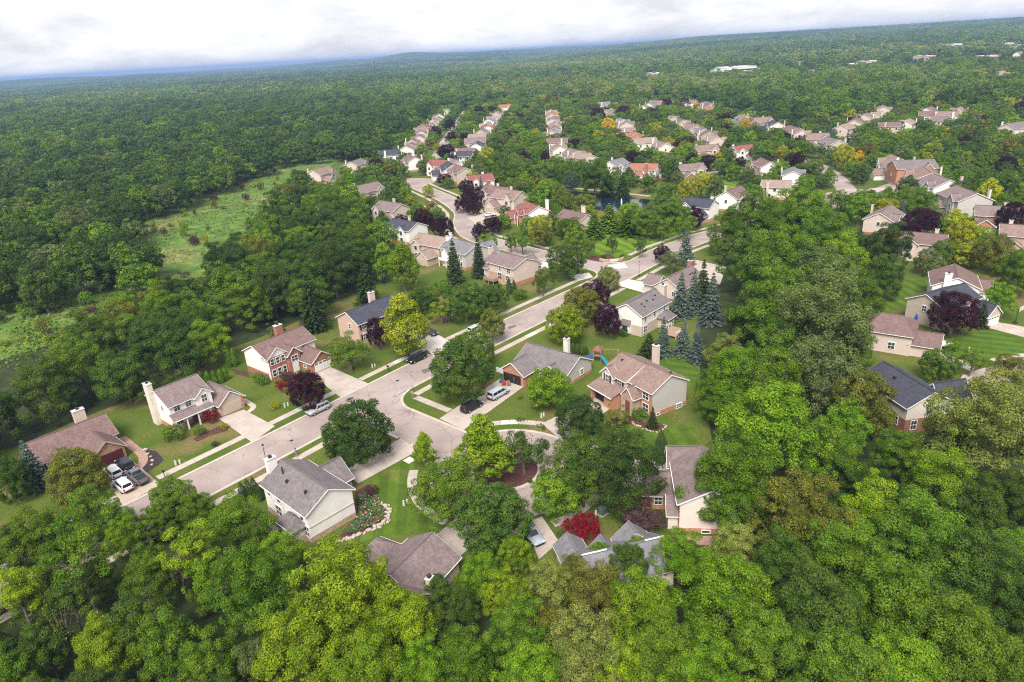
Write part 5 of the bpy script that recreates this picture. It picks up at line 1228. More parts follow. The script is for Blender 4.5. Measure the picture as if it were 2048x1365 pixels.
# ================================================================== PLAY, SPORT, PATIO
TIMBER = mat('play_timber', (.28, .165, .10), .9, .2, 3); PBLUE = mat('blue_plastic', (.012, .085, .50), .4, .05); PTEAL = mat('teal_plastic', (.015, .20, .26), .4, .05)
p = at(1196, 722); o = empty('playset', (p[0], p[1], 0), math.radians(-20)); tag(o, 'wooden playset with blue and teal slides behind the ranch house', 'playset')
for x in (-.8, .8):
    for y in (-.8, .8): MB().box(x - .07, x + .07, y - .07, y + .07, 0, 3.0).build('post', TIMBER, o)
MB().box(-.9, .9, -.9, .9, 1.4, 1.5).build('platform', TIMBER, o)
MB().add([(-1.05, -1.05, 2.7), (1.05, -1.05, 2.7), (1.05, 1.05, 2.7), (-1.05, 1.05, 2.7), (0, 0, 3.7)], [(0, 1, 4), (1, 2, 4), (2, 3, 4), (3, 0, 4), (3, 2, 1, 0)]).build('roof', mat('play_roof', (.22, .10, .07), .8, .1), o)
def slide(nm, pts, m):
    mb = MB()
    for a, b in zip(pts, pts[1:]): mb.bar(a, b, .75, .12)
    mb.build(nm, m, o)
slide('slide', [(-.8, -.3, 1.5), (-1.6, -.8, 1.35), (-2.3, -1.4, .8), (-2.4, -2.2, .35), (-1.9, -2.8, .2)], PBLUE); slide('slide', [(.8, -.6, 1.5), (1.6, -1.3, 1.0), (2.4, -2.1, .45), (3.0, -2.6, .25)], PTEAL)
MB().bar((.8, .6, 2.5), (4.2, 1.2, 2.5), .14).bar((4.2, 1.2, 2.5), (4.2, .2, 0), .12).bar((4.2, 1.2, 2.5), (4.3, 2.2, 0), .12).build('swing_frame', TIMBER, o)
for t in (.4, .7): 
    x, y = .8 + 3.4 * t, .6 + .6 * t; MB().bar((x - .22, y, 2.5), (x - .22, y, .5), .03).bar((x + .22, y, 2.5), (x + .22, y, .5), .03).box(x - .26, x + .26, y - .1, y + .1, .46, .52).build('swing', BUMP, o)
def hoop(x, y, ang, label, hgt=3.6):
    p = at(x, y); o = empty('basketball_hoop', (p[0], p[1], 0), ang); tag(o, label, 'basketball hoop', 'basketball hoops')
    MB().bar((0, .6, 0), (0, .6, hgt - .3), .1).bar((0, .6, hgt - .5), (0, 0, hgt - .2), .08).build('pole', IRON, o); MB().box(-.9, .9, -.03, .03, hgt - .5, hgt + .55).build('backboard', mat('clear_board', (.55, .57, .58), .3, .05), o)
    ring_ = MB(); 
    for i in range(12):
        a0, a1 = i * math.pi / 6, (i + 1) * math.pi / 6; ring_.bar((.23 * math.cos(a0), -.28 + .23 * math.sin(a0), hgt - .35), (.23 * math.cos(a1), -.28 + .23 * math.sin(a1), hgt - .35), .03)
    ring_.build('rim', HYD, o); MB().box(-.5, .5, .2, 1.1, 0, .2).build('base', BUMP, o)
hoop(2036, 648, math.radians(30), 'basketball hoop on a pole beside the right-side driveway'); hoop(1001, 768, math.radians(-42), 'basketball hoop beside the open garage of the ranch house', 3.0)
p = at(1830, 648); o = empty('patio_umbrella', (p[0], p[1], 0)); tag(o, 'closed blue patio umbrella beside the slate-roofed tan house', 'umbrella')
MB().lathe([(.3, 0), (.3, .08), (.03, .1), (.03, 2.4)], 8).build('pole', IRON, o); MB().lathe([(.10, .8), (.34, 1.1), (.30, 1.7), (.05, 2.5)], 10).build('canopy', PBLUE, o)
# things in the mouth of the open garage
for i, (x, y, m, lab) in enumerate([(1004, 766, PTEAL, 'teal toy car on the drive left of the open garage'), (1021, 757, PBLUE, 'blue bin inside the open garage'), (1026, 756, mat('lime_plastic', (.25, .5, .03), .5, .05), 'lime green box inside the open garage'), (1008, 771, mat('red_plastic', (.45, .05, .03), .5, .05), 'dark red wagon before the open garage'), (1017, 772, TIMBER, 'wooden chair standing before the open garage')]):
    p = at(x, y); o = empty(['toy_car', 'storage_bin', 'storage_box', 'toy_wagon', 'wooden_chair'][i], (p[0], p[1], .07), SA + .2 * i); tag(o, lab, ['toy', 'bin', 'box', 'wagon', 'chair'][i])
    MB().hexa([(-.4, -.3, .15), (.4, -.3, .15), (.4, .3, .15), (-.4, .3, .15)], [(-.45, -.34, .6), (.45, -.34, .6), (.45, .34, .6), (-.45, .34, .6)]).build('body', m, o)
    if i in (0, 3):
        for a in (-.25, .25):
            for b in (-.32, .32): MB().tube([(a, b - .04, .14), (a, b + .04, .14)], [.14, .14], 8).build('wheel', TYRE, o)
        MB().box(-.1, .3, -.25, .25, .6, .95).build('seat', m, o)
    elif i == 4:
        MB().box(-.4, -.33, -.3, .3, .6, 1.3).build('backrest', m, o)
        for a in (-.35, .35):
            for b in (-.26, .26): MB().box(a - .04, a + .04, b - .04, b + .04, 0, .16).build('leg', m, o)
    else: MB().box(-.48, .48, -.37, .37, .6, .66).build('lid', BUMP, o)
# white garden furniture behind the white gable house
p = at(1347, 668); o = empty('deck', (p[0], p[1], 0), math.radians(47)); tag(o, 'white-railed back deck of the white gable house among the spruces', 'deck')
MB().box(-2.6, 2.6, -2, 2, .5, .65).build('platform', WOOD, o)
for y in (-2, 2): MB().box(-2.6, 2.6, y - .05, y + .05, 1.45, 1.55).build('rail', TRIM, o)
for x in (-2.5, -1.25, 0, 1.25, 2.5):
    for y in (-2, 2): MB().box(x - .05, x + .05, y - .05, y + .05, .0, 1.5).build('post', TRIM, o)
# ================================================================== RADIO MAST, FOUNTAIN
p = at(757, 199); dep = sight(p)[2]; Ht = 66 * dep / F_PX * 1.08; o = empty('radio_mast', (p[0], p[1], 0)); tag(o, 'grey lattice radio mast rising above the distant forest', 'mast')
GM = mat('mast_steel', (.12, .12, .135), .6, .1); wb, wt = 2.6, .9
legs = [[(w * math.cos(a), w * math.sin(a), z) for z, w in ((0, wb), (Ht, wt))] for a in (math.pi / 2, math.pi * 7 / 6, math.pi * 11 / 6)]
for a, b in legs: MB().bar(a, b, .42).build('leg', GM, o)
br = MB(); nseg = 14
for i in range(nseg):
    t0, t1 = i / nseg, (i + 1) / nseg
    for k in range(3):
        A0, B0 = legs[k]; A1, B1 = legs[(k + 1) % 3]; f = lambda A_, B_, t: tuple(A_[j] + (B_[j] - A_[j]) * t for j in range(3))
        br.bar(f(A0, B0, t0), f(A1, B1, t1), .14); br.bar(f(A1, B1, t0), f(A0, B0, t1), .14); br.bar(f(A0, B0, t1), f(A1, B1, t1), .14)
br.build('bracing', GM, o)
for zz in (Ht - 1.5, Ht - 7):
    for k in range(6):
        a = k * math.pi / 3; MB().box(1.7 * math.cos(a) - .25, 1.7 * math.cos(a) + .25, 1.7 * math.sin(a) - .2, 1.7 * math.sin(a) + .2, zz, zz + 3).build('antenna', GALV, o)
HOUSES.append((p[0], p[1], 6, o))
for j, (x, y, hpx) in enumerate([(1527, 135, 40), (1147 - 260, 207, 22)]):
    p = at(x, y); dep = sight(p)[2]; Hh = hpx * dep / F_PX; o = empty('power_pylon', (p[0], p[1], 0)); tag(o, ['grey power pylon standing right of the long white warehouse', 'slim pale pylon at the head of the dark woods row'][j], 'pylon')
    for sx in (-1, 1): MB().bar((sx * 3, 0, 0), (sx * .6, 0, Hh), .4).build('leg', GM, o)
    for z in (.7, .82, .94): MB().bar((-5, 0, Hh * z), (5, 0, Hh * z), .35).build('cross_arm', GM, o)
p = at(1243, 412); o = empty('pond_fountain', (p[0], p[1], 0)); tag(o, 'small white fountain jet standing in the pond', 'fountain')
MB().lathe([(.6, .02), (.5, .2), (.3, .25)], 10).build('float', BUMP, o); MB().lathe([(.25, .25), (.35, 1.2), (.3, 2.2), (.08, 3.0)], 8).build('jet', mat('white_spray', (.75, .78, .80), .3, .1), o)
# ================================================================== PEOPLE
def person(label, x, y, ang, shirt, legs_c, hair=(.03, .02, .015), stride=.18, z=.07):
    p = at(x, y); o = empty('person', (p[0], p[1], z), ang); tag(o, label, 'person')
    def skin(nm, pts, ed, rad, m, par=o):
        me = bpy.data.meshes.new(nm); me.from_pydata(pts, ed, []); me.materials.append(m); q = link(nm, me, par)
        q.modifiers.new('skin', 'SKIN'); me.skin_vertices[0].data.foreach_set('radius', np.repeat(np.array(rad, np.float32), 2)); me.skin_vertices[0].data[0].use_root = True
        s = q.modifiers.new('sub', 'SUBSURF'); s.levels = 1; s.render_levels = 1; q.modifiers['skin'].use_smooth_shade = True; return q
    S_ = stride
    J = [(0, 0, .95), (0, 0, 1.2), (0, 0, 1.42), (0, 0, 1.53), (.02, 0, 1.62), (.02, 0, 1.74), (0, .10, .9), (S_, .11, .5), (S_ * .7, .11, .08), (S_ * .7 + .14, .11, .04), (0, -.10, .9), (-S_ * .5, -.11, .5), (-S_ * 1.5, -.11, .1), (-S_ * 1.5 + .13, -.11, .05),
         (0, .2, 1.40), (-.08, .25, 1.14), (.04, .26, .92), (.08, .26, .84), (0, -.2, 1.40), (.08, -.25, 1.14), (.2, -.25, .95), (.25, -.25, .88)]
    E_ = [(0, 1), (1, 2), (2, 3), (3, 4), (4, 5), (0, 6), (6, 7), (7, 8), (8, 9), (0, 10), (10, 11), (11, 12), (12, 13), (2, 14), (14, 15), (15, 16), (16, 17), (2, 18), (18, 19), (19, 20), (20, 21)]
    R_ = [.13, .13, .13, .06, .09, .08, .085, .06, .04, .035, .085, .06, .04, .035, .055, .042, .035, .03, .055, .042, .035, .03]
    skin('body', J, E_, R_, mat('skin_tone', (.42, .25, .17), .6, .05))
    skin('shirt', [J[0], J[1], J[2], J[14], (J[14][0] - .05, .235, 1.22), J[18], (.05, -.235, 1.22)], [(0, 1), (1, 2), (2, 3), (3, 4), (2, 5), (5, 6)], [.16, .16, .155, .075, .065, .075, .065], mat('shirt_%.2f_%.2f' % shirt[:2], shirt, .9, .1))
    skin('trousers', [(0, 0, .97), J[6], J[7], (S_ * .75, .11, .2), J[10], J[11], (-S_ * 1.3, -.11, .22)], [(0, 1), (1, 2), (2, 3), (0, 4), (4, 5), (5, 6)], [.15, .105, .075, .06, .105, .075, .06], mat('trousers_%.2f' % legs_c[2], legs_c, .9, .1))
    MB().lathe([(.07, 1.62), (.115, 1.68), (.11, 1.77), (.06, 1.83)], 8, (-.005, 0)).build('hair', mat('dark_hair', hair, .8, .1), o)
person('person in a blue top walking on the sidewalk behind the grey-roofed house', 594, 915, SA, (.03, .09, .30), (.35, .22, .16))
person('person in a red top standing at the mouth of the open garage', 1029, 768, SA - math.pi / 2, (.45, .04, .06), (.04, .10, .12), stride=.04)

# ================================================================== IRONWORK IN THE STREET
for i, (x, y) in enumerate([(583, 882), (795, 762), (850, 870), (905, 690), (1130, 592)]):
    p = at(x, y); o = empty('manhole_cover', (p[0], p[1], .04)); tag(o, f"round iron manhole cover, {ORD[i + 1]} from left along the street", 'manhole', 'manhole covers in the street')
    MB().lathe([(.42, 0), (.42, .012)], 16).build('ring', GALV, o); MB().lathe([(.34, .012), (.33, .02)], 16).build('lid', IRON, o)
TAR = mat('tar_patch', (.15, .125, .118), .9, .15, 1)
for i, q in enumerate([[(842, 741), (862, 735), (868, 741), (848, 748)], [(905, 905), (917, 900), (921, 905), (908, 910)], [(690, 815), (712, 808), (716, 813), (694, 820)], [(1015, 655), (1030, 650), (1033, 654), (1018, 659)]]):
    sheet('tar_patch', P(*q), .0405, TAR)
# ================================================================== TREES AND SHRUBS SINGLED OUT IN THE PHOTO
T(712, 858, 140, 'maple', 'dark', 'round dark maple on the verge below the brick colonial, at the street corner', k=.98)
T(612, 776, 76, 'maple', 'purple', 'dark purple maple above the silver-grey SUV')
T(808, 645, 96, 'oval', 'pear', 'yellow-green pear tree beside the black SUV on the street', k=1.45)
T(755, 660, 46, 'round', 'purple', 'narrow dark purple maple between slate-roofed house and yellow-green pear', k=1.5)
T(696, 700, 84, 'open', 'mid', 'small green tree right of the white garage door', k=.95)
T(920, 736, 128, 'maple', 'deep', 'dark green maple on the corner beside the stop sign', k=1.0)
T(983, 648, 56, 'maple', 'olive', 'olive street tree before the pale silver car', k=1.25)
T(948, 692, 84, 'round', 'mid', 'green tree right behind the dark corner maple', k=1.0)
T(1098, 770, 92, 'round', 'bright', 'bright green small tree before the orange brick ranch', k=.95)
T(1160, 834, 100, 'maple', 'dark', 'dense dark conical tree left of the arched stone porch', k=1.0)
T(1165, 935, 145, 'oak', 'deep', 'left of two big dark oaks below the arched porch house', k=1.15)
T(1245, 935, 160, 'oak', 'dark', 'right of two big dark oaks below the arched porch house', k=1.15)
T(847, 898, 48, 'pyramid', 'lime', 'slim lime green young tree beside the side street mouth', k=1.75)
T(966, 900, 124, 'pyramid', 'lime', 'lime green pyramid tree on the island in the turning circle', k=1.25)
T(1046, 892, 98, 'open', 'deep', 'open-branched dark green tree on the island', k=1.15)
T(893, 975, 150, 'oak', 'mid', 'wide green tree left of the round maple at the circle', k=.95)
T(985, 1030, 156, 'maple', 'deep', 'big round dark maple beside the silver-blue sedan', k=.95)
T(1112, 980, 104, 'round', 'bright', 'bright green tree on the circle verge above the crimson maple', k=1.0)
T(1166, 1052, 78, 'wide', 'red', 'crimson Japanese maple beside the cross-gabled grey house', k=.75, name='maple_tree')
T(1284, 1032, 92, 'open', 'plum', 'dull plum smoke bush beside the cream-sided house', k=.75)
T(1322, 893, 26, 'arborvitae', 'spruce', 'tall clipped arborvitae on the striped side lawn', k=3.0)
T(1305, 838, 27, 'spruce', 'spruce', 'small dark spruce at the brick corner of arched porch house', k=1.9)
T(1232, 832, 50, 'open', 'olive', 'small olive tree in the bed before the open garage mouth', k=.95)
T(1130, 642, 78, 'round', 'lime', 'round lime tree beside the street, left of two purple maples', k=1.05)
T(1163, 606, 80, 'maple', 'olive', 'olive green maple between the lime tree and purple maples', k=1.0)
T(1190, 585, 62, 'round', 'purple', 'upper of two purple maples beside the white gable house', k=1.0)
T(1215, 634, 54, 'round', 'purple', 'lower purple maple at the white gable wall', k=1.4)
T(1216, 553, 46, 'round', 'pale', 'pale thin street tree at the junction', k=1.15)
T(1085, 560, 42, 'open', 'deep', 'slender green street tree below the junction corner', k=1.4)
T(1132, 517, 76, 'round', 'deep', 'round dark tree on the corner left of the junction', k=.95)
T(1325, 505, 34, 'round', 'purple', 'small purple plum tree on the verge right of the junction', k=1.15)
T(1345, 520, 54, 'open', 'sage', 'pale leafy tree beside the blue spruce at the junction', k=.95)
T(1372, 498, 42, 'spruce', 'blue', 'blue spruce right of the junction', k=1.9)
for i, (x, y, w, c, kk) in enumerate([(1362, 596, 52, 'blue', 1.9), (1388, 588, 44, 'blue', 2.2), (1406, 572, 46, 'spruce', 2.2), (1424, 604, 56, 'blue', 2.0)]):
    T(x, y, w, 'spruce', c, f"{ORD[i + 1]} from left of four tall spruces behind the white gable house", k=kk, group='tall spruces behind the white gable house')
for i, (x, y, w, c, kk) in enumerate([(1298, 695, 54, 'spruce', 1.05), (1327, 678, 42, 'blue', 2.1), (1367, 680, 44, 'blue', 1.9), (1394, 690, 40, 'blue', 2.3)]):
    T(x, y, w, 'spruce', c, f"{ORD[i + 1]} from left of the spruces screening the back deck", k=kk, group='spruces screening the back deck')
T(908, 532, 44, 'fir', 'spruce', 'left of two dark spruces before the silver-roofed house', k=2.3, name='spruce_tree')
T(957, 520, 36, 'fir', 'spruce', 'right of two dark spruces before the silver-roofed house', k=2.5, name='spruce_tree')
T(805, 528, 62, 'oval', 'bright', 'tall bright green oval tree left of the dark spruces', k=1.75)
T(768, 522, 50, 'oval', 'bright', 'bright green tree next left of the tall oval one', k=1.7)
T(930, 598, 92, 'round', 'deep', 'left of two round dark trees on the street lawn', k=.85)
T(984, 592, 66, 'round', 'deep', 'right of two round dark trees on the street lawn', k=.95)
T(880, 622, 54, 'open', 'lime', 'small yellowish tree before the round dark lawn trees', k=.9)
T(623, 612, 68, 'fir', 'spruce', 'big green fir standing behind the brick colonial', k=1.9)
T(732, 572, 56, 'fir', 'dark', 'dark fir behind the slate-roofed house', k=1.7)
T(550, 660, 40, 'open', 'sage', 'grey-green ornamental tree behind the brick colonial chimney', k=.9)
T(150, 944, 112, 'maple', 'olive', 'dense olive-green maple before the brown ranch house', k=1.05)
T(62, 935, 66, 'spruce', 'blue', 'silvery blue spruce at the corner of the brown ranch', k=1.75)
T(22, 955, 70, 'maple', 'deep', 'dark tree left of the silvery blue spruce', k=1.5)
T(975, 483, 40, 'round', 'bright', 'bright round tree on the branch street by the purple maple', k=1.1)
T(1045, 480, 44, 'open', 'mid', 'airy green tree behind the tan house at the junction', k=1.2)
T(1083, 465, 46, 'round', 'olive', 'olive round tree in front of the two-gable brick ranch', k=1.05)
T(1022, 480, 28, 'open', 'mid', 'slim green tree left of the airy one', k=1.6)
for i, (x, y, w) in enumerate([(958, 460, 30), (985, 447, 38), (845, 435, 42), (885, 450, 44), (932, 372, 30), (945, 390, 44), (925, 405, 34), (946, 412, 30), (893, 302, 34), (905, 320, 26), (900, 248, 22), (870, 262, 24), (958, 222, 24), (930, 275, 22), (1195, 228, 30), (1246, 222, 26), (1150, 288, 26), (1090, 312, 20), (1265, 312, 26), (1418, 323, 32), (1480, 324, 24), (1335, 205, 20), (1590, 320, 40), (1610, 345, 22), (1385, 432, 46), (1325, 205, 18), (1452, 236, 22), (1370, 205, 22), (1700, 243, 18), (1445, 206, 16), (1570, 275, 24), (1495, 408, 34), (1910, 620, 90)]):
    T(x, y, w, 'round', 'purple', None, k=1.05, group='purple maples among the houses', name='purple_maple')
T(1845, 445, 78, 'maple', 'purple', None, k=.8, group='purple maples among the houses', name='purple_maple')
T(2020, 432, 50, 'maple', 'purple', None, k=1.3, group='purple maples among the houses', name='purple_maple')
T(2005, 530, 38, 'round', 'purple', None, k=1.0, group='purple maples among the houses', name='purple_maple')
for i, (x, y, w, c) in enumerate([(1217, 250, 30, 'gold'), (1362, 190, 12, 'gold'), (1393, 210, 14, 'gold'), (1490, 245, 22, 'gold'), (1278, 222, 20, 'yellow'), (973, 309, 34, 'yellow'), (873, 295, 16, 'yellow'), (856, 380, 22, 'yellow'), (1690, 310, 44, 'yellow'), (1718, 315, 26, 'gold'), (1375, 375, 40, 'yellow'), (1404, 365, 44, 'yellow'), (1437, 315, 22, 'yellow'), (1760, 195, 14, 'lime'), (1785, 472, 26, 'gold'), (820, 400, 20, 'yellow')]):
    T(x, y, w, 'oval' if i in (1, 2, 9) else 'round', c, None, k=1.2, group='yellowing trees among the houses', name='yellowing_tree')
for i, (x, y, w) in enumerate([(1138, 362, 26), (1150, 358, 20), (1595, 262, 20), (1660, 268, 18), (1695, 275, 14), (1412, 395, 18), (1802, 430, 28), (1476, 380, 20), (962, 372, 18), (1408, 345, 16), (965, 250, 12), (1120, 215, 12)]):
    T(x, y, w, 'spruce', 'blue', None, k=2.0, group='blue spruces among the houses', name='blue_spruce')
# the park by the pond and the junction lawn
for i, (x, y, w, kd, c, kk) in enumerate([(1128, 392, 40, 'round', 'olive', .95), (1168, 405, 48, 'round', 'olive', .95), (1218, 440, 64, 'fir', 'bright', .9), (1188, 455, 54, 'fir', 'bright', 1.0), (1256, 450, 58, 'fir', 'mid', .9), (1298, 446, 70, 'oak', 'mid', .8), (1345, 425, 70, 'oak', 'mid', 1.0), (1325, 455, 46, 'open', 'bright', 1.0), (1370, 450, 50, 'open', 'bright', 1.1),
        (1225, 485, 26, 'open', 'deep', 1.6), (1280, 490, 28, 'open', 'deep', 1.6), (1178, 490, 34, 'open', 'mid', 1.4), (1150, 478, 46, 'open', 'bright', 1.1), (1040, 378, 34, 'round', 'olive', 1.2), (1085, 372, 46, 'round', 'olive', 1.0), (1050, 345, 40, 'oak', 'mid', 1.1), (1105, 350, 40, 'oak', 'deep', 1.1), (1190, 352, 64, 'oak', 'deep', 1.2), (1160, 340, 40, 'oak', 'mid', 1.2), (1245, 375, 40, 'fir', 'deep', 1.2), (1215, 370, 40, 'fir', 'deep', 1.3), (1355, 355, 26, 'round', 'sage', 1.3), (1430, 370, 34, 'round', 'sage', 1.3), (1335, 385, 44, 'oak', 'mid', 1.0)]):
    T(x, y, w, kd, c, None, k=kk, group='trees of the pond park', name='park_tree')
# hedges and shrubs
for i, x in enumerate(range(0, 10)):
    T(1083 + i * 5.4, 404 + i * 3.0, 9, 'arborvitae', 'mid', f"arborvitae, {ORD[i + 1]} from left in the hedge behind the red-roofed house", k=3.2, group='hedge behind the red-roofed house')
for i, (x, y, w, kk) in enumerate([(458, 716, 14, 2.8), (467, 714, 14, 2.9), (402, 757, 15, 2.2), (415, 757, 15, 2.3), (428, 755, 14, 2.3), (440, 752, 14, 2.2), (450, 748, 13, 2.2)]):
    T(x, y, w, 'arborvitae', 'mid', f"clipped arborvitae, {ORD[i + 1]} of those left of the brick colonial", k=kk, group='arborvitaes left of the brick colonial')
for i, (x, y, w, kk) in enumerate([(1146, 697, 13, 1.9), (1155, 698, 13, 1.9), (1164, 699, 13, 1.8), (1171, 700, 12, 1.7)]):
    T(x, y, w, 'arborvitae', 'deep', f"arborvitae, {ORD[i + 1]} from left behind the open-garage ranch", k=kk, group='arborvitaes behind the ranch')
for i, (x, y, w, kk) in enumerate([(484, 983, 17, 2.6), (496, 978, 17, 2.8), (508, 975, 17, 3.0), (519, 985, 15, 2.6)]):
    T(x, y, w, 'arborvitae', 'spruce', f"dark arborvitae, {ORD[i + 1]} from left beside the white chimney of the grey-roofed house", k=kk, group='arborvitaes by the white chimney')
T(1018, 572, 11, 'arborvitae', 'spruce', 'left of two pointed arborvitaes before the walk-out brick basement', k=3.2); T(1028, 575, 11, 'arborvitae', 'spruce', 'right of two pointed arborvitaes before the walk-out brick basement', k=3.0)
T(1312, 1005, 9, 'arborvitae', 'mid', 'small arborvitae left of the pair beside the cream-sided house', k=2.6); T(1321, 1000, 11, 'arborvitae', 'mid', 'larger arborvitae beside the maroon garage of the cream-sided house', k=2.6)
for x, y, w, c, lab in [(515, 755, 22, 'mid', 'clipped green shrub at the left corner of the brick colonial'), (525, 760, 26, 'mid', 'larger clipped shrub beside the brick colonial corner'), (574, 752, 26, 'plum', 'rusty shrub below the brick colonial entry'), (562, 770, 24, 'red', 'low dark red barberry hedge on the brown bed'),
        (570, 778, 10, 'lime', 'small lime shrub in the bed of the brick colonial'), (420, 834, 32, 'red', 'crimson shrub before the tan garage'), (347, 866, 42, 'mid', 'round green shrub at the porch corner of the white house'), (548, 812, 20, 'yellow', 'yellow flowering clump on the front lawn island'), (448, 853, 16, 'yellow', 'golden shrub in the front bed of the porch house'),
        (398, 862, 24, 'mid', 'green shrub before the porch of the white house'), (430, 888, 14, 'plum', 'small purple shrub on the dry lawn'), (744, 980, 26, 'plum', 'reddish shrub at the top of the rock garden'), (1246, 665, 22, 'deep', 'dark round shrub at the bay window'), (1278, 828, 30, 'mid', 'low hedge before the arched porch house'), (1252, 838, 16, 'plum', 'small rusty shrub by the arched porch path'),
        (1040, 794, 12, 'pale', 'pale flowering shrub on the ranch lawn'), (1040, 590, 30, 'mid', 'low shrub right of the pointed arborvitaes'), (1343, 1015, 18, 'deep', 'boxy hedge at the brick corner of the cream-sided house'), (1060, 962, 12, 'deep', 'small shrub on the mulched island'), (1120, 1068, 20, 'sage', 'pale leafy shrub at the end of the lower driveway'), (1275, 620, 20, 'plum', 'rusty ornamental grasses in front of the grey-roofed white house'), (824, 455, 30, 'red', 'crimson shrub before the slate-roofed white gable house'),
        (1207, 514, 12, 'deep', 'left shrub beside the entrance wall'), (1245, 513, 12, 'deep', 'right shrub beside the entrance wall'), (1905, 690, 30, 'bright', 'bright green bush beside the boat trailer'), (1830, 620, 30, 'mid', 'dark rounded bush beside the blue umbrella'), (1985, 632, 26, 'lime', 'long lime hedge beside the right-side driveway'), (884, 575, 40, 'mid', 'flowering bush mass behind the silver-roofed house')]:
    T(x, y, w, 'shrub', c, lab)
# flower garden edged with rocks
g_pts = [(717, 1003), (738, 985), (757, 990), (760, 1000), (735, 998), (745, 1008), (765, 1010), (774, 1022), (770, 1045), (745, 1058), (715, 1070), (685, 1080), (660, 1085)]
gline = spline(P(*g_pts[5:]), 8); sheet('garden_bed', P((710, 985), (736, 968), (756, 985), (750, 998), (765, 1010), (774, 1022), (770, 1045), (745, 1058), (715, 1070), (672, 1082), (690, 1058), (713, 1034)), .016, MULCH)
ROCK = mat('pale_field_stone', (.42, .345, .30), .9, .22, 1.5); rock_m = []
for i in range(5):
    bm = bmesh.new(); bmesh.ops.create_icosphere(bm, subdivisions=1, radius=.5)
    for v in bm.verts: v.co *= random.uniform(.72, 1.12)
    me = bpy.data.meshes.new('stone'); bm.to_mesh(me); bm.free(); me.materials.append(ROCK); rock_m.append(me)
def rocks(label, line, step, size, rows=2):
    o = empty('rock_border', (0, 0, 0)); tag(o, label, 'stones'); L_ = np.array(line); seg = np.array([0] + list(np.cumsum(np.linalg.norm(np.diff(L_, axis=0), axis=1))))
    for r in range(rows):
        for d in np.arange(0, seg[-1], step):
            q = [np.interp(d, seg, L_[:, k]) for k in (0, 1)]; s = link('stone', random.choice(rock_m), o); k = size * random.uniform(.6, 1.3)
            s.location = (q[0] + random.uniform(-.3, .3) + .3 * r, q[1] + random.uniform(-.3, .3), k * .2); s.scale = (k * random.uniform(.8, 1.4), k, k * .65); s.rotation_euler = (0, 0, random.uniform(0, 6))
    return o
rocks('pale field stones edging the flower garden of the grey-roofed white house', gline, .42, .62)
rocks('pale edging stones round the bed before the arched porch house', spline(P((1210, 846), (1240, 842), (1270, 848), (1290, 858), (1310, 864), (1328, 858), (1330, 850)), 6), .45, .42, 1)
sheet('garden_bed', P((1215, 838), (1250, 826), (1270, 838), (1292, 846), (1318, 846), (1330, 852), (1322, 862), (1300, 862), (1276, 852), (1240, 846)), .016, MULCH)
sheet('garden_bed', P((555, 775), (575, 764), (590, 770), (600, 782), (585, 790), (562, 786)), .016, MULCH); sheet('garden_bed', P((462, 738), (495, 744), (500, 756), (470, 748)), .016, MULCH)
sheet('garden_bed', P((283, 900), (312, 902), (328, 920), (318, 930), (290, 948), (280, 938)), .016, MULCH_D); sheet('garden_bed', P((385, 878), (405, 868), (440, 852), (460, 846), (455, 862), (420, 872), (395, 884)), .016, MULCH)
rocks('few pale boulders on the black mulch bed beside the paver walk', P((293, 902), (300, 912), (306, 930), (316, 926)), 1.5, .8, 1)
ribbon('paver_walk', spline(P((243, 876), (262, 892), (284, 910), (286, 925), (276, 938)), 6), 1.5, .07, PAVER, keep=False)
ribbon('front_walk', spline(P((486, 800), (500, 808), (507, 815), (498, 824), (490, 826)), 6), 1.1, .07, CONC, keep=False); ribbon('front_walk', spline(P((592, 745), (584, 760), (600, 768), (650, 760)), 6), 1.1, .066, PAVER, keep=False); ribbon('front_walk', spline(P((1248, 826), (1240, 836), (1225, 832)), 5), 1.4, .07, PAVER, keep=False)
# mass of flowers nobody could count
fr = np.random.default_rng(3); poly = P((716, 990), (752, 985), (760, 1010), (772, 1022), (766, 1043), (740, 1056), (690, 1074), (700, 1055), (718, 1030)); box = np.array(poly); mn, mx_ = box.min(0), box.max(0)
pts = fr.uniform(mn, mx_, (6000, 2)); pts = pts[pip(pts, poly)][:3000]; hgt = .15 + .55 * (0.5 + .5 * np.sin(pts[:, 0] * 2.1) * np.cos(pts[:, 1] * 1.7)) * fr.uniform(.5, 1, len(pts))
fm = leaf_mesh('garden_flowers', np.column_stack([pts, hgt]), fr.normal(size=(len(pts), 3)) * .5 + [0, 0, 1], .26 * fr.uniform(.6, 1.3, len(pts)), fr)
mtl = bpy.data.materials.new('mixed_flowers'); mtl.use_nodes = True; t_ = mtl.node_tree; at_ = t_.nodes.new('ShaderNodeAttribute'); at_.attribute_name = 'tint'; cr_ = t_.nodes.new('ShaderNodeValToRGB'); cr_.color_ramp.interpolation = 'CONSTANT'
e_ = cr_.color_ramp.elements; e_[0].color = (.035, .10, .02, 1); e_[1].position = .72; e_[1].color = (.07, .14, .03, 1)
for pos_, c_ in ((.86, (.42, .06, .05, 1)), (.90, (.55, .50, .48, 1)), (.93, (.30, .05, .22, 1)), (.96, (.5, .22, .05, 1))):
    q = e_.new(pos_); q.color = c_
t_.links.new(at_.outputs['Fac'], cr_.inputs[0]); t_.links.new(cr_.outputs[0], t_.nodes['Principled BSDF'].inputs['Base Color']); t_.nodes['Principled BSDF'].inputs['Roughness'].default_value = .8
fm.materials.clear(); fm.materials.append(mtl); tag(link('garden_flowers', fm), 'mixed red, white and purple flowers inside the rock-edged garden', 'flowers', kind='stuff')

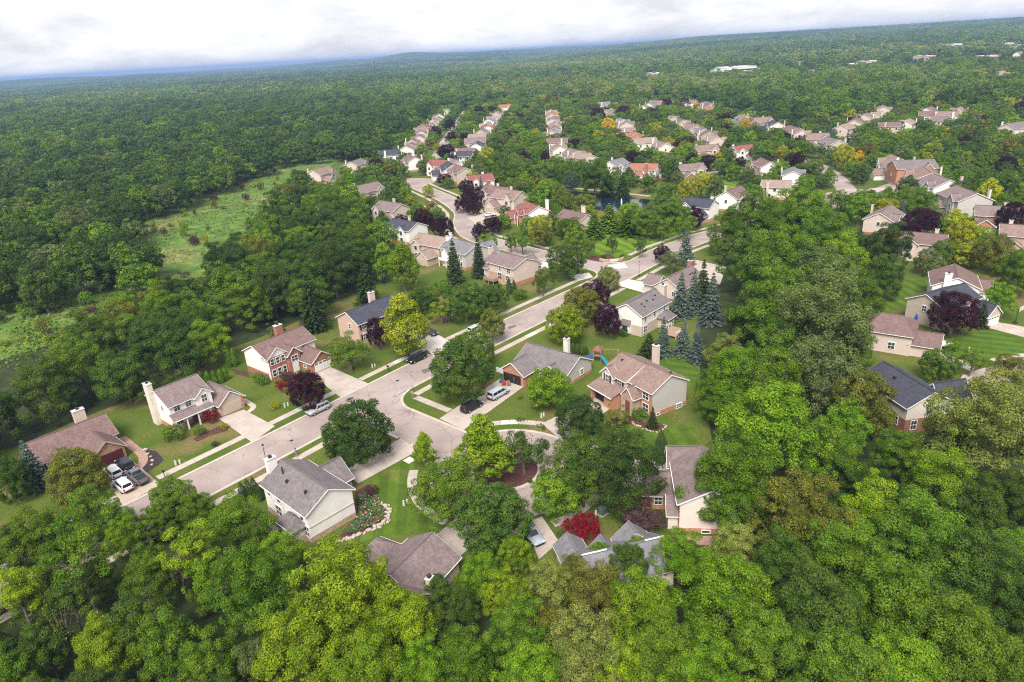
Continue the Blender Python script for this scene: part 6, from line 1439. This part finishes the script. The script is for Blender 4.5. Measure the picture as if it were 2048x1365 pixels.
# rough grass of the meadow
mr = np.random.default_rng(8); mp = []
for poly_ in (P((285, 435), (330, 408), (480, 373), (585, 316), (640, 300), (625, 345), (560, 410), (500, 470), (470, 540), (320, 530)), P((-120, 700), (0, 640), (240, 582), (420, 565), (330, 588), (225, 612), (120, 705), (-120, 800))):
    bx = np.array(poly_); c_ = mr.uniform(bx.min(0), bx.max(0), (15000, 2)); c_ = c_[pip(c_, poly_)]
    dn = np.sin(c_[:, 0] / 9 + 2 * np.sin(c_[:, 1] / 13)) * np.sin(c_[:, 1] / 11 + 1.5 * np.sin(c_[:, 0] / 7)) + mr.normal(size=len(c_)) * .5; mp.append(c_[dn > .05])
mp = np.vstack(mp); mh = .1 + .3 * mr.random(len(mp))
mg = leaf_mesh('meadow_tufts', np.column_stack([mp, mh * .8]), mr.normal(size=(len(mp), 3)) * .8 + [0, -.2, .5], 0.75 * mr.uniform(.6, 1.5, len(mp)), mr, aspect=.7)
mo = link('meadow_tufts', mg); mo.color = (.130, .190, .030, 1); tag(mo, 'rough tufted grass covering the two meadow clearings', 'grass', kind='stuff')
# ================================================================== THE WOODS, TREE BY TREE WHERE THEY STAND OUT
WZ = {}
def wood(zone, items):
    for it in items:
        x, y, w, kd, c = it[:5]; kk = it[5] if len(it) > 5 else None
        T(x, y, w * .87, kd, c, None, k=kk, group=zone, name='woodland_tree')
wood('woods along the bottom edge', [(690, 1190, 250, 'oak', 'lime', 1.2), (560, 1110, 120, 'oak', 'bright', 1.2), (320, 1040, 84, 'oak', 'mid', 1.15), (75, 1180, 130, 'oak', 'mid', 1.1), (185, 1160, 110, 'oak', 'deep', 1.1), (240, 1048, 96, 'oak', 'mid', 1.1), (110, 1062, 110, 'oak', 'mid', 1.1), (10, 1100, 120, 'oak', 'deep', 1.1), (395, 1020, 90, 'oak', 'mid', 1.1), (800, 1245, 170, 'oak', 'lime', 1.2), (600, 1300, 200, 'oak', 'lime', 1.2), (730, 1340, 180, 'oak', 'bright'), (500, 1180, 190, 'oak', 'mid', 1.3), (470, 1050, 150, 'oak', 'mid', 1.1), (345, 1000, 110, 'maple', 'mid', 1.1), (180, 1035, 140, 'oak', 'mid', 1.1), (60, 1075, 130, 'oak', 'mid', 1.2), (250, 1075, 90, 'oak', 'bright', 1.3),
    (380, 1090, 120, 'tall', 'lime', 2.0), (300, 1150, 130, 'oak', 'mid', 1.3), (420, 1150, 110, 'forest', 'bright'), (30, 1180, 110, 'tall', 'lime', 2.2), (150, 1110, 130, 'tall', 'mid', 2.1), (90, 1290, 120, 'forest', 'deep'), (210, 1300, 150, 'oak', 'lime', 1.3), (330, 1290, 140, 'forest', 'mid'), (420, 1330, 150, 'oak', 'mid', 1.2), (270, 1230, 110, 'tall', 'deep', 2.1), (20, 1350, 120, 'forest', 'mid'), (140, 1200, 90, 'tall', 'deep', 2.2), (510, 1330, 100, 'forest', 'sage'),
    (872, 1180, 70, 'maple', 'deep', 1.2), (1205, 1118, 82, 'maple', 'mid', 1.1), (1275, 1108, 80, 'maple', 'bright', 1.1), (1148, 1142, 80, 'forest', 'olive', 1.2), (900, 1220, 120, 'oak', 'deep', 1.2), (960, 1150, 110, 'oak', 'bright', 1.2), (1030, 1110, 90, 'maple', 'bright', 1.1), (1010, 1190, 110, 'oak', 'lime', 1.2), (1040, 1260, 150, 'oak', 'mid', 1.25), (930, 1320, 150, 'oak', 'mid', 1.2), (1100, 1170, 110, 'forest', 'pale', 1.3), (1090, 1260, 110, 'forest', 'olive', 1.5), (1190, 1180, 130, 'forest', 'olive', 1.3), (1170, 1300, 190, 'oak', 'pale', 1.2), (1060, 1350, 160, 'oak', 'bright'), (840, 1340, 130, 'oak', 'bright')])
for x_, y_, w_, lab in [(352, 1128, 70, 'nearly bare grey tree left of the white chimney house, in the bottom woods'), (448, 1160, 80, 'dead-looking tree with thin branches below the white chimney house'), (120, 1250, 90, 'tall sparse tree with bare limbs at the lower left'), (300, 1215, 80, 'sparse grey-limbed tree in the middle of the lower left woods'), (1165, 1195, 60, 'nearly leafless tree below the cross-gabled grey house'), (1955, 905, 80, 'bare-limbed tree inside the pale oak at the right edge')]:
    T(x_, y_, w_, 'bare', 'olive', lab, k=2.0)
wood('woods at the lower right', [(1255, 1130, 100, 'maple', 'deep', 1.2), (1290, 1210, 170, 'oak', 'bright', 1.2), (1360, 1110, 120, 'oak', 'bright', 1.2), (1450, 1190, 210, 'oak', 'bright', 1.2), (1470, 1090, 110, 'oak', 'pale', 1.2), (1540, 860, 230, 'oak', 'bright', 1.2), (1462, 955, 200, 'oak', 'mid', 1.2), (1795, 905, 120, 'oak', 'mid', 1.1), (1490, 1020, 130, 'oak', 'mid', 1.15), (1650, 905, 150, 'oak', 'mid', 1.2), (1690, 850, 110, 'forest', 'bright', 1.4), (1600, 1030, 190, 'oak', 'olive', 1.35), (1745, 1010, 130, 'forest', 'lime', 1.4), (1690, 1110, 190, 'oak', 'mid', 1.2), (1570, 1130, 150, 'oak', 'deep', 1.3), (1880, 960, 160, 'oak', 'bright', 1.2), (1850, 1080, 210, 'oak', 'mid', 1.2),
    (1960, 860, 240, 'oak', 'pale', 1.2), (2030, 800, 160, 'oak', 'pale', 1.2), (1885, 890, 95, 'oak', 'sage', 1.2), (1722, 800, 145, 'maple', 'olive', 1.1), (1960, 1020, 130, 'forest', 'deep', 1.4), (2030, 1000, 120, 'oak', 'deep'), (2035, 1110, 110, 'forest', 'bright'), (1960, 1150, 210, 'oak', 'deep', 1.2), (1640, 1230, 220, 'oak', 'deep', 1.2), (1780, 1200, 230, 'oak', 'mid', 1.2), (1900, 1270, 220, 'oak', 'mid', 1.2), (1530, 1290, 190, 'oak', 'mid', 1.2), (1330, 1310, 190, 'oak', 'mid', 1.2), (1400, 1350, 180, 'oak', 'bright', 1.2), (1250, 1340, 150, 'oak', 'lime', 1.2), (1680, 1340, 210, 'oak', 'mid', 1.2), (1990, 1330, 180, 'oak', 'mid', 1.2), (1800, 1340, 190, 'oak', 'bright', 1.2), (2040, 1230, 140, 'oak', 'deep', 1.2)])
wood('woods right of the spruces', [(1465, 455, 100, 'oak', 'mid', 1.2), (1520, 440, 130, 'oak', 'mid', 1.2), (1600, 430, 130, 'oak', 'bright', 1.2), (1650, 470, 120, 'oak', 'mid', 1.2), (1500, 520, 125, 'oak', 'deep', 1.2), (1560, 530, 170, 'oak', 'mid', 1.2), (1640, 560, 150, 'oak', 'sage', 1.2), (1680, 520, 120, 'oak', 'bright', 1.2), (1545, 610, 165, 'oak', 'mid', 1.2), (1492, 630, 90, 'oak', 'deep', 1.3), (1640, 640, 220, 'oak', 'sage', 1.3), (1560, 690, 120, 'forest', 'mid', 1.4), (1452, 700, 90, 'oak', 'pale', 1.1), (1470, 750, 140, 'oak', 'bright', 1.2), (1430, 780, 90, 'oak', 'mid', 1.2), (1540, 760, 150, 'forest', 'mid', 1.4), (1640, 740, 140, 'forest', 'sage', 1.5), (1700, 690, 110, 'oak', 'mid', 1.3), (1780, 490, 100, 'oak', 'dark', 1.3), (1770, 550, 90, 'oak', 'deep', 1.2), (1720, 600, 100, 'oak', 'mid', 1.3), (1830, 400, 100, 'wide', 'mid', .7), (1920, 440, 66, 'wide', 'bright', .6), (1960, 470, 80, 'wide', 'bright', .6), (1890, 500, 60, 'round', 'mid', 1.0), (1990, 500, 90, 'round', 'olive', 1.0), (2035, 540, 90, 'oak', 'mid', 1.3), (1935, 505, 60, 'round', 'yellow', 1.0), (1860, 520, 60, 'round', 'sage', 1.0), (1945, 720, 60, 'open', 'mid', 1.2), (2020, 725, 60, 'round', 'olive', .8), (1880, 725, 80, 'round', 'mid', 1.0), (1965, 630, 40, 'spruce', 'spruce', 1.9), (2000, 595, 70, 'oak', 'bright', 1.2)])
CLEAR = []                                    # sight boxes that the scattered wood keeps open
def clearbox(*b): CLEAR.append(b)
for b in [(30, 812, 300, 1010), (280, 740, 520, 900), (470, 640, 680, 790), (665, 580, 800, 690), (505, 890, 800, 1090), (990, 675, 1200, 800), (1180, 680, 1380, 850), (1220, 560, 1345, 680), (1300, 525, 1400, 590), (960, 480, 1080, 590), (870, 460, 980, 560), (740, 1050, 930, 1150), (1120, 1030, 1330, 1110), (1310, 880, 1420, 1065), (1755, 715, 1895, 850), (1740, 520, 2048, 715), (430, 880, 700, 980), (1180, 450, 1380, 545), (622, 332, 682, 366), (1140, 376, 1296, 408), (1310, 352, 1480, 392)]: clearbox(*b)
def road_near(x, y, extra):
    p = np.array([x, y])
    for line, hw in ROADS:
        if len(line) > 1:
            a, b = line[:-1], line[1:]; ab = b - a; t = np.clip(((p - a) * ab).sum(1) / ((ab * ab).sum(1) + 1e-9), 0, 1)[:, None]
            if np.min(np.linalg.norm(a + ab * t - p, axis=1)) < hw + extra: return True
    return False
taken = {}
def cell(x, y): return int(x // 12), int(y // 12)
for X, Y, r, *_ in TREES: taken.setdefault(cell(X, Y), []).append((X, Y, r))
for X, Y, r, _o in HOUSES:
    i0, j0 = cell(X - r, Y - r); i1, j1 = cell(X + r, Y + r)
    for a in range(i0, i1 + 1):
        for b in range(j0, j1 + 1): taken.setdefault((a, b), []).append((X, Y, r))
def free(x, y, r, k=.62):
    i, j = cell(x, y)
    for a in range(i - 2, i + 3):
        for b in range(j - 2, j + 3):
            for X, Y, R in taken.get((a, b), ()):
                if (X - x) ** 2 + (Y - y) ** 2 < (k * (R + r)) ** 2: return False
    return True
srng = random.Random(21); SCAT = []           # candidates: (apparent size, x, y, D, H, kind, colour, zone)
def house_hidden(x, y, D, H):
    sx, sy, dep = sight((x, y, H * .6)); rp = D / 2 * F_PX / dep
    for hx, hy, hs, hd in HSIGHT:
        if dep < hd and abs(sx - hx) < rp * .75 + hs * .28 and abs(sy - hy) < rp * .8 + hs * .05: return True
    return False
HSIGHT = []
for X, Y, r, _o in HOUSES:
    sx, sy, dep = sight((X, Y, 4.5)); HSIGHT.append((sx, sy, 12 * F_PX / dep, dep + 4))
for t in TREES:
    if t[5].name.split('.')[0] in ('purple_maple', 'yellowing_tree', 'blue_spruce'): HSIGHT.append((t[3], t[4], 4 * F_PX / sight((t[0], t[1], 4))[2], sight((t[0], t[1], 4))[2]))
def scatter(zone, poly, spacing, mixc, Dr, Hr, kinds, zc=8.0, hide=False, roadgap=None, k=.62):
    wp = [at(x, y, zc)[:2] for x, y in poly]; A_ = np.array(wp); mn, mx_ = A_.min(0), A_.max(0)
    n = int((mx_[0] - mn[0]) * (mx_[1] - mn[1]) / spacing ** 2 * 2.6); c = np.random.default_rng(len(zone) * 7 + n).uniform(mn, mx_, (n, 2)); c = c[pip(c, wp)]
    for x, y in c:
        D = srng.uniform(*Dr); H = srng.uniform(*Hr) * (.75 + .25 * (D - Dr[0]) / (Dr[1] - Dr[0] + 1e-6))
        if not free(x, y, D / 2, k): continue
        if roadgap is not None and road_near(x, y, roadgap + D * .2): continue
        sx, sy, dep = sight((x, y, H * .62)); rp = D / 2 * F_PX / dep
        if any(b[0] - rp * .6 < sx < b[2] + rp * .6 and b[1] - rp * .7 < sy < b[3] + rp * .55 for b in CLEAR): continue
        if hide and house_hidden(x, y, D, H): continue
        taken.setdefault(cell(x, y), []).append((x, y, D / 2))
        cols, wts = zip(*mixc.items()); SCAT.append((D / dep, x, y, D, H, srng.choice(kinds), srng.choices(cols, wts)[0], zone))
WM = {'dark': 2, 'deep': 4, 'mid': 4, 'bright': 1.2, 'olive': 1, 'sage': .8}
scatter('woods behind the left houses', [(-150, 900), (-150, 830), (0, 800), (115, 750), (225, 615), (330, 575), (470, 560), (440, 535), (435, 515), (515, 450), (570, 395), (610, 352), (690, 335), (700, 385), (720, 430), (730, 520), (660, 560), (560, 620), (470, 670), (330, 720), (250, 765), (100, 830), (0, 870)], 7.2, {'dark': 3, 'deep': 4, 'mid': 3, 'bright': .7, 'olive': .7}, (9, 13.5), (12, 17), ['oak', 'forest', 'oak'], k=.60)
scatter('woods beyond the meadow', [(-250, 600), (-250, 420), (0, 330), (560, 270), (600, 300), (460, 350), (260, 425), (290, 500), (310, 540), (210, 552), (0, 588)], 8.2, {'dark': 4, 'deep': 4, 'mid': 2.2, 'sage': 1.0, 'bright': .4}, (9.5, 15), (11, 18), ['mid'], k=.62)
scatter('woods along the bottom edge', [(-100, 1120), (0, 1090), (130, 1110), (330, 1080), (520, 1110), (640, 1150), (880, 1200), (1000, 1160), (1200, 1180), (1200, 1480), (-100, 1480)], 7.5, {'dark': 4, 'deep': 4, 'mid': 1.5}, (6.5, 9), (6.5, 9.5), ['oak', 'forest'], k=.62)  # in these three woods the low fill trees' dark colours paint shade between crowns
scatter('woods at the lower right', [(1200, 1180), (1440, 1080), (1440, 960), (1420, 860), (1780, 900), (1860, 900), (2120, 860), (2160, 1480), (1200, 1480)], 7.5, {'dark': 4, 'deep': 4, 'mid': 1.5}, (6.5, 9), (6.5, 9.5), ['oak', 'forest'], k=.62)
scatter('woods right of the spruces', [(1450, 470), (1530, 420), (1640, 400), (1720, 460), (1730, 560), (1740, 680), (1740, 760), (1430, 800), (1440, 700), (1470, 620), (1460, 520)], 7.5, {'dark': 4, 'deep': 4, 'mid': 2}, (6.5, 9), (7, 10), ['oak', 'forest'], k=.6)
scatter('gardens around the far houses', [(620, 345), (700, 330), (780, 298), (880, 215), (1000, 200), (1330, 192), (1480, 222), (1560, 240), (1700, 232), (1760, 208), (2100, 206), (2100, 400), (2100, 560), (2010, 520), (1900, 520), (1740, 430), (1640, 370), (1500, 385), (1440, 420), (1400, 440), (1340, 470), (1120, 480), (960, 480), (900, 470), (740, 470), (700, 400)], 7.0, {'deep': 3, 'mid': 4, 'bright': 2, 'lime': .6, 'olive': .9, 'sage': .8, 'purple': .5, 'yellow': .3}, (6, 11), (7, 12), ['mid', 'mid', 'round', 'mid'], zc=6, hide=True, roadgap=1.0, k=.77)
scatter('gardens along the street', [(560, 640), (660, 580), (760, 560), (860, 560), (870, 590), (800, 600), (690, 640)], 7, {'mid': 3, 'deep': 3}, (6, 9), (8, 12), ['forest', 'round'], roadgap=3, k=.6)
# young growth on the meadow
for i in range(80):
    x, y = srng.choice([(srng.uniform(300, 520), srng.uniform(385, 495)), (srng.uniform(480, 600), srng.uniform(330, 385)), (srng.uniform(-10, 200), srng.uniform(600, 700))])
    p = at(x, y)
    if not (pip([p[:2]], P((270, 440), (330, 405), (480, 372), (585, 314), (620, 330), (560, 382), (445, 455), (430, 505), (330, 510)))[0] or pip([p[:2]], P((-120, 690), (0, 635), (240, 578), (330, 585), (225, 612), (120, 700), (-120, 790)))[0]): continue
    plant(p[0], p[1], srng.uniform(1.6, 4.0), srng.uniform(1.2, 4.5), srng.choice(['shrub', 'open', 'shrub']), srng.choice(['yellow', 'lime', 'olive', 'plum', 'sage', 'bright']), None, 'young bushes on the meadow', 'meadow_bush')
# largest of the scattered trees stand as trees of their own, the rest go to the mass of woods
SCAT.sort(key=lambda q: -q[0])
def in_frame(q):
    sx, sy, dep = sight((q[1], q[2], q[4] * .6)); return -60 < sx < 2108 and 60 < sy < 1400 + 60
n_wood = sum(1 for t in TREES if t[5].name.startswith('woodland_tree')); n_yard = 0; REST = []
for q in SCAT:
    yard = q[7].startswith('gardens')
    if in_frame(q) and (n_yard < 290 if yard else n_wood < 300):
        plant(q[1], q[2], q[3], q[4], q[5], q[6], None, q[7], 'garden_tree' if yard else 'woodland_tree')
        if yard: n_yard += 1
        else: n_wood += 1
    else: REST.append(q)
# ---- a label for every tree not named by hand: its row and place in its group, counted in the photo
groups = {}
for t in TREES:
    o = t[5]
    if 'label' not in o: groups.setdefault(o['group'], []).append(t)
WORD = {'woodland_tree': 'tree', 'garden_tree': 'tree', 'purple_maple': 'maple', 'yellowing_tree': 'tree', 'blue_spruce': 'spruce', 'park_tree': 'tree', 'meadow_bush': 'bush'}
ZONE = {'purple maples among the houses': 'purple maples', 'yellowing trees among the houses': 'yellowing trees', 'blue spruces among the houses': 'far blue spruces', 'trees of the pond park': 'pond park trees', 'young bushes on the meadow': 'meadow bushes'}
for gname, ts in groups.items():
    ts.sort(key=lambda t: -t[4]); per = 12 if len(ts) < 150 else 15
    nrow = max(1, math.ceil(len(ts) / per))
    for r in range(nrow):
        line = sorted(ts[r * per:(r + 1) * per], key=lambda t: t[3])
        for i, t in enumerate(line):
            kind = WORD.get(t[5].name.split('.')[0], 'tree'); rw = f"row {r + 1}" if r >= 20 else f"{ORD[r + 1]} row"
            tag(t[5], f"{COL_WORD[t[6]]} {kind}, {ORD[i + 1]} from left in {rw} up of {ZONE.get(gname, gname)}")

# ================================================================== THE MASS OF WOODS TO THE HORIZON
src = bpy.data.collections.new('woods_sources')
def source(name, me):
    o = bpy.data.objects.new(name, me); src.objects.link(o); return o
for i in range(4): source(f'source_{i:02d}', broadleaf(f'source_{i:02d}', 2000 + i, 10, 13, 2.5, 30, 2600, .72, (.11, .20), flat=.85, rough=.16, m=LEAF_I, joined=True, limbs=3)[0])
for i in range(4): source(f'source_{i + 4:02d}', broadleaf(f'source_{i + 4:02d}', 2100 + i, 10, 13, 1.5, 20, 620, 1.35, (.13, .22), flat=.85, rough=.18, m=LEAF_I, joined=True, limbs=0)[0])
def clump(name, seed):
    rng = np.random.default_rng(seed); Pn, Nn = [], []
    for k in range(9):
        c = np.array([*rng.uniform(-16, 16, 2), 0]); R, Hk = rng.uniform(5, 8), rng.uniform(10, 17); u = unit(rng.normal(size=(60, 3))); u[:, 2] = np.abs(u[:, 2]) * 1.2 - .2
        Pn.append(c + np.array([0, 0, Hk - R * .9]) + u * R * np.array([1, 1, .9])); Nn.append(u + rng.normal(size=(60, 3)) * .3 + [0, 0, .3])
    Pn, Nn = np.vstack(Pn), np.vstack(Nn); return leaf_mesh(name, Pn, Nn, 3.4 * rng.uniform(.7, 1.3, len(Pn)), rng, m=LEAF_I, aspect=.8)
for i in range(3): source(f'source_{i + 8:02d}', clump(f'source_{i + 8:02d}', 2200 + i))
wr = np.random.default_rng(99); VP, VC, VS, VR, VI = [], [], [], [], []
def put(x, y, z, sx, sz, rot, col, idx): VP.append((x, y, z)); VC.append(col); VS.append((sx, sx, sz)); VR.append(rot); VI.append(idx)
for q in REST:
    put(q[1], q[2], 0, q[3] / 10, q[4] / 13, srng.uniform(0, 6.28), jit(TREE_COL[q[6]]), srng.randrange(4))
keep_out = [np.array([at(x, y, 6)[:2] for x, y in poly]) for poly in ([(600, 350), (700, 332), (780, 296), (880, 212), (1000, 197), (1330, 188), (1480, 218), (1560, 238), (1700, 230), (1760, 206), (2160, 200), (2160, 560), (1740, 560), (1400, 480), (740, 480)], [(-300, 640), (-300, 400), (0, 325), (560, 265), (600, 300), (600, 380), (700, 420)])]
keep_out.append(np.array(P((655, 292), (695, 288), (702, 304), (660, 308))))
nz_ph = wr.uniform(0, 6.28, 8)
def patch(x, y, s): return np.sin(x / s + nz_ph[0] + 1.7 * np.sin(y / s * .7 + nz_ph[1])) * np.sin(y / s * 1.1 + nz_ph[2] + 1.3 * np.sin(x / s * .6 + nz_ph[3]))
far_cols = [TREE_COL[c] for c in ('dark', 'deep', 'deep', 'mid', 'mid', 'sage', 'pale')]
for y0, y1, sp, Dm, Hm, ids in ((150, 700, 10.2, 11.5, 14, (0, 1, 2, 3)), (700, 1300, 12.5, 13.5, 15, (0, 1, 2, 3)), (1300, 3200, 18, 20, 17, (4, 5, 6, 7)), (3200, 9500, 46, 0, 0, (8, 9, 10))):
    ys = np.arange(y0, y1, sp); 
    for yy in ys:
        half = yy * .80 + 90; xs = np.arange(-half, half, sp); n = len(xs)
        px_, py_ = xs + wr.uniform(-.42, .42, n) * sp, yy + wr.uniform(-.42, .42, n) * sp
        ok = np.ones(n, bool); pts2 = np.column_stack([px_, py_])
        if yy < 900:
            for ko in keep_out: ok &= ~pip(pts2, ko)
        if yy < 460: 
            sxy = [sight((a, b, 8)) for a, b in pts2]; ok &= np.array([(s[0] < 470 and s[1] < 330) or (s[0] > 1500 and s[1] < 205) or (s[1] < 250 and s[0] < 800) for s in sxy])
        tone = (.55 if 800 < yy < 2600 else 0) * np.clip((px_ + 300) / 500, 0, 1) - .15 * np.clip(-px_ / 300, 0, 1) + patch(px_, py_, 330) * .75 + patch(px_, py_, 70) * .35 + wr.normal(size=n) * .45  # tree colours carry a painted sunlit band and cloud-shade patches, besides species variation
        clearing = patch(px_ + 900, py_, 330)
        for k in range(n):
            if not ok[k]: continue
            if yy > 800 and clearing[k] > .80 and wr.random() < .8: continue
            if yy < 2200 and not free(px_[k], py_[k], 4 if yy < 700 else 7, .8): continue
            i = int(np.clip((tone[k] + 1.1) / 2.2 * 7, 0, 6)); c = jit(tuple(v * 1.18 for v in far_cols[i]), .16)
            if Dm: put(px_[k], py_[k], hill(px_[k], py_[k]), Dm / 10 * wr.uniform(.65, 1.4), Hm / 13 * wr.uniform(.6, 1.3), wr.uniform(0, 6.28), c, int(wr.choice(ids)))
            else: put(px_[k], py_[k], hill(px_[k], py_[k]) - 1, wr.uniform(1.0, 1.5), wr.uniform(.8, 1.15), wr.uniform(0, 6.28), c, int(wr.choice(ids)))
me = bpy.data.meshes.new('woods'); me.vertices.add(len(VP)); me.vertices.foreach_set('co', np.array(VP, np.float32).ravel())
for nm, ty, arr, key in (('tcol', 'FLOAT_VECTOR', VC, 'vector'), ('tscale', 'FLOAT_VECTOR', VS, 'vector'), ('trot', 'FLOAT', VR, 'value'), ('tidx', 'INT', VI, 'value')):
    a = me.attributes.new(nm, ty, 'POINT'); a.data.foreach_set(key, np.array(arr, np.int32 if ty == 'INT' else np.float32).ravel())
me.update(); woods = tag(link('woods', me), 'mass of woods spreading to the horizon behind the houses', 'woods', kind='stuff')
ng = bpy.data.node_groups.new('woods_planting', 'GeometryNodeTree'); ng.interface.new_socket('Geometry', in_out='INPUT', socket_type='NodeSocketGeometry'); ng.interface.new_socket('Geometry', in_out='OUTPUT', socket_type='NodeSocketGeometry')
gi, go = ng.nodes.new('NodeGroupInput'), ng.nodes.new('NodeGroupOutput'); iop = ng.nodes.new('GeometryNodeInstanceOnPoints'); ci = ng.nodes.new('GeometryNodeCollectionInfo'); ci.inputs['Collection'].default_value = src; ci.inputs['Separate Children'].default_value = True; ci.inputs['Reset Children'].default_value = True
def na(nm, ty):
    n_ = ng.nodes.new('GeometryNodeInputNamedAttribute'); n_.data_type = ty; n_.inputs['Name'].default_value = nm; return n_.outputs['Attribute']
cx_ = ng.nodes.new('ShaderNodeCombineXYZ'); ng.links.new(na('trot', 'FLOAT'), cx_.inputs[2]); rot = ng.nodes.new('FunctionNodeEulerToRotation'); ng.links.new(cx_.outputs[0], rot.inputs[0])
iop.inputs['Pick Instance'].default_value = True
ng.links.new(gi.outputs[0], iop.inputs['Points']); ng.links.new(ci.outputs[0], iop.inputs['Instance']); ng.links.new(na('tidx', 'INT'), iop.inputs['Instance Index']); ng.links.new(rot.outputs[0], iop.inputs['Rotation']); ng.links.new(na('tscale', 'FLOAT_VECTOR'), iop.inputs['Scale']); ng.links.new(iop.outputs[0], go.inputs[0])
md = woods.modifiers.new('planting', 'NODES'); md.node_group = ng

# ================================================================== HAZE
hz = MB().box(-26000, 26000, -26000, 26000, -1.5, 104); ho = hz.build('haze', None); tag(ho, 'thin blue summer haze over the far country', 'haze', kind='stuff')
hm = bpy.data.materials.new('haze'); hm.use_nodes = True; t_ = hm.node_tree; t_.nodes.clear(); ov = t_.nodes.new('ShaderNodeOutputMaterial'); pv = t_.nodes.new('ShaderNodeVolumePrincipled')
pv.inputs['Color'].default_value = (.34, .50, .85, 1); pv.inputs['Density'].default_value = 1.4e-4; pv.inputs['Anisotropy'].default_value = 0.0
t_.links.new(pv.outputs[0], ov.inputs['Volume']); ho.data.materials.append(hm)
print('individual trees', len(TREES), 'woodland', n_wood, 'garden', n_yard, 'rest', len(REST), 'woods points', len(VP), 'houses', len(HOUSES))
dup_ = {k: len(v) for k, v in LABELS.items() if len(v) > 1}
print('shared labels:', dup_)
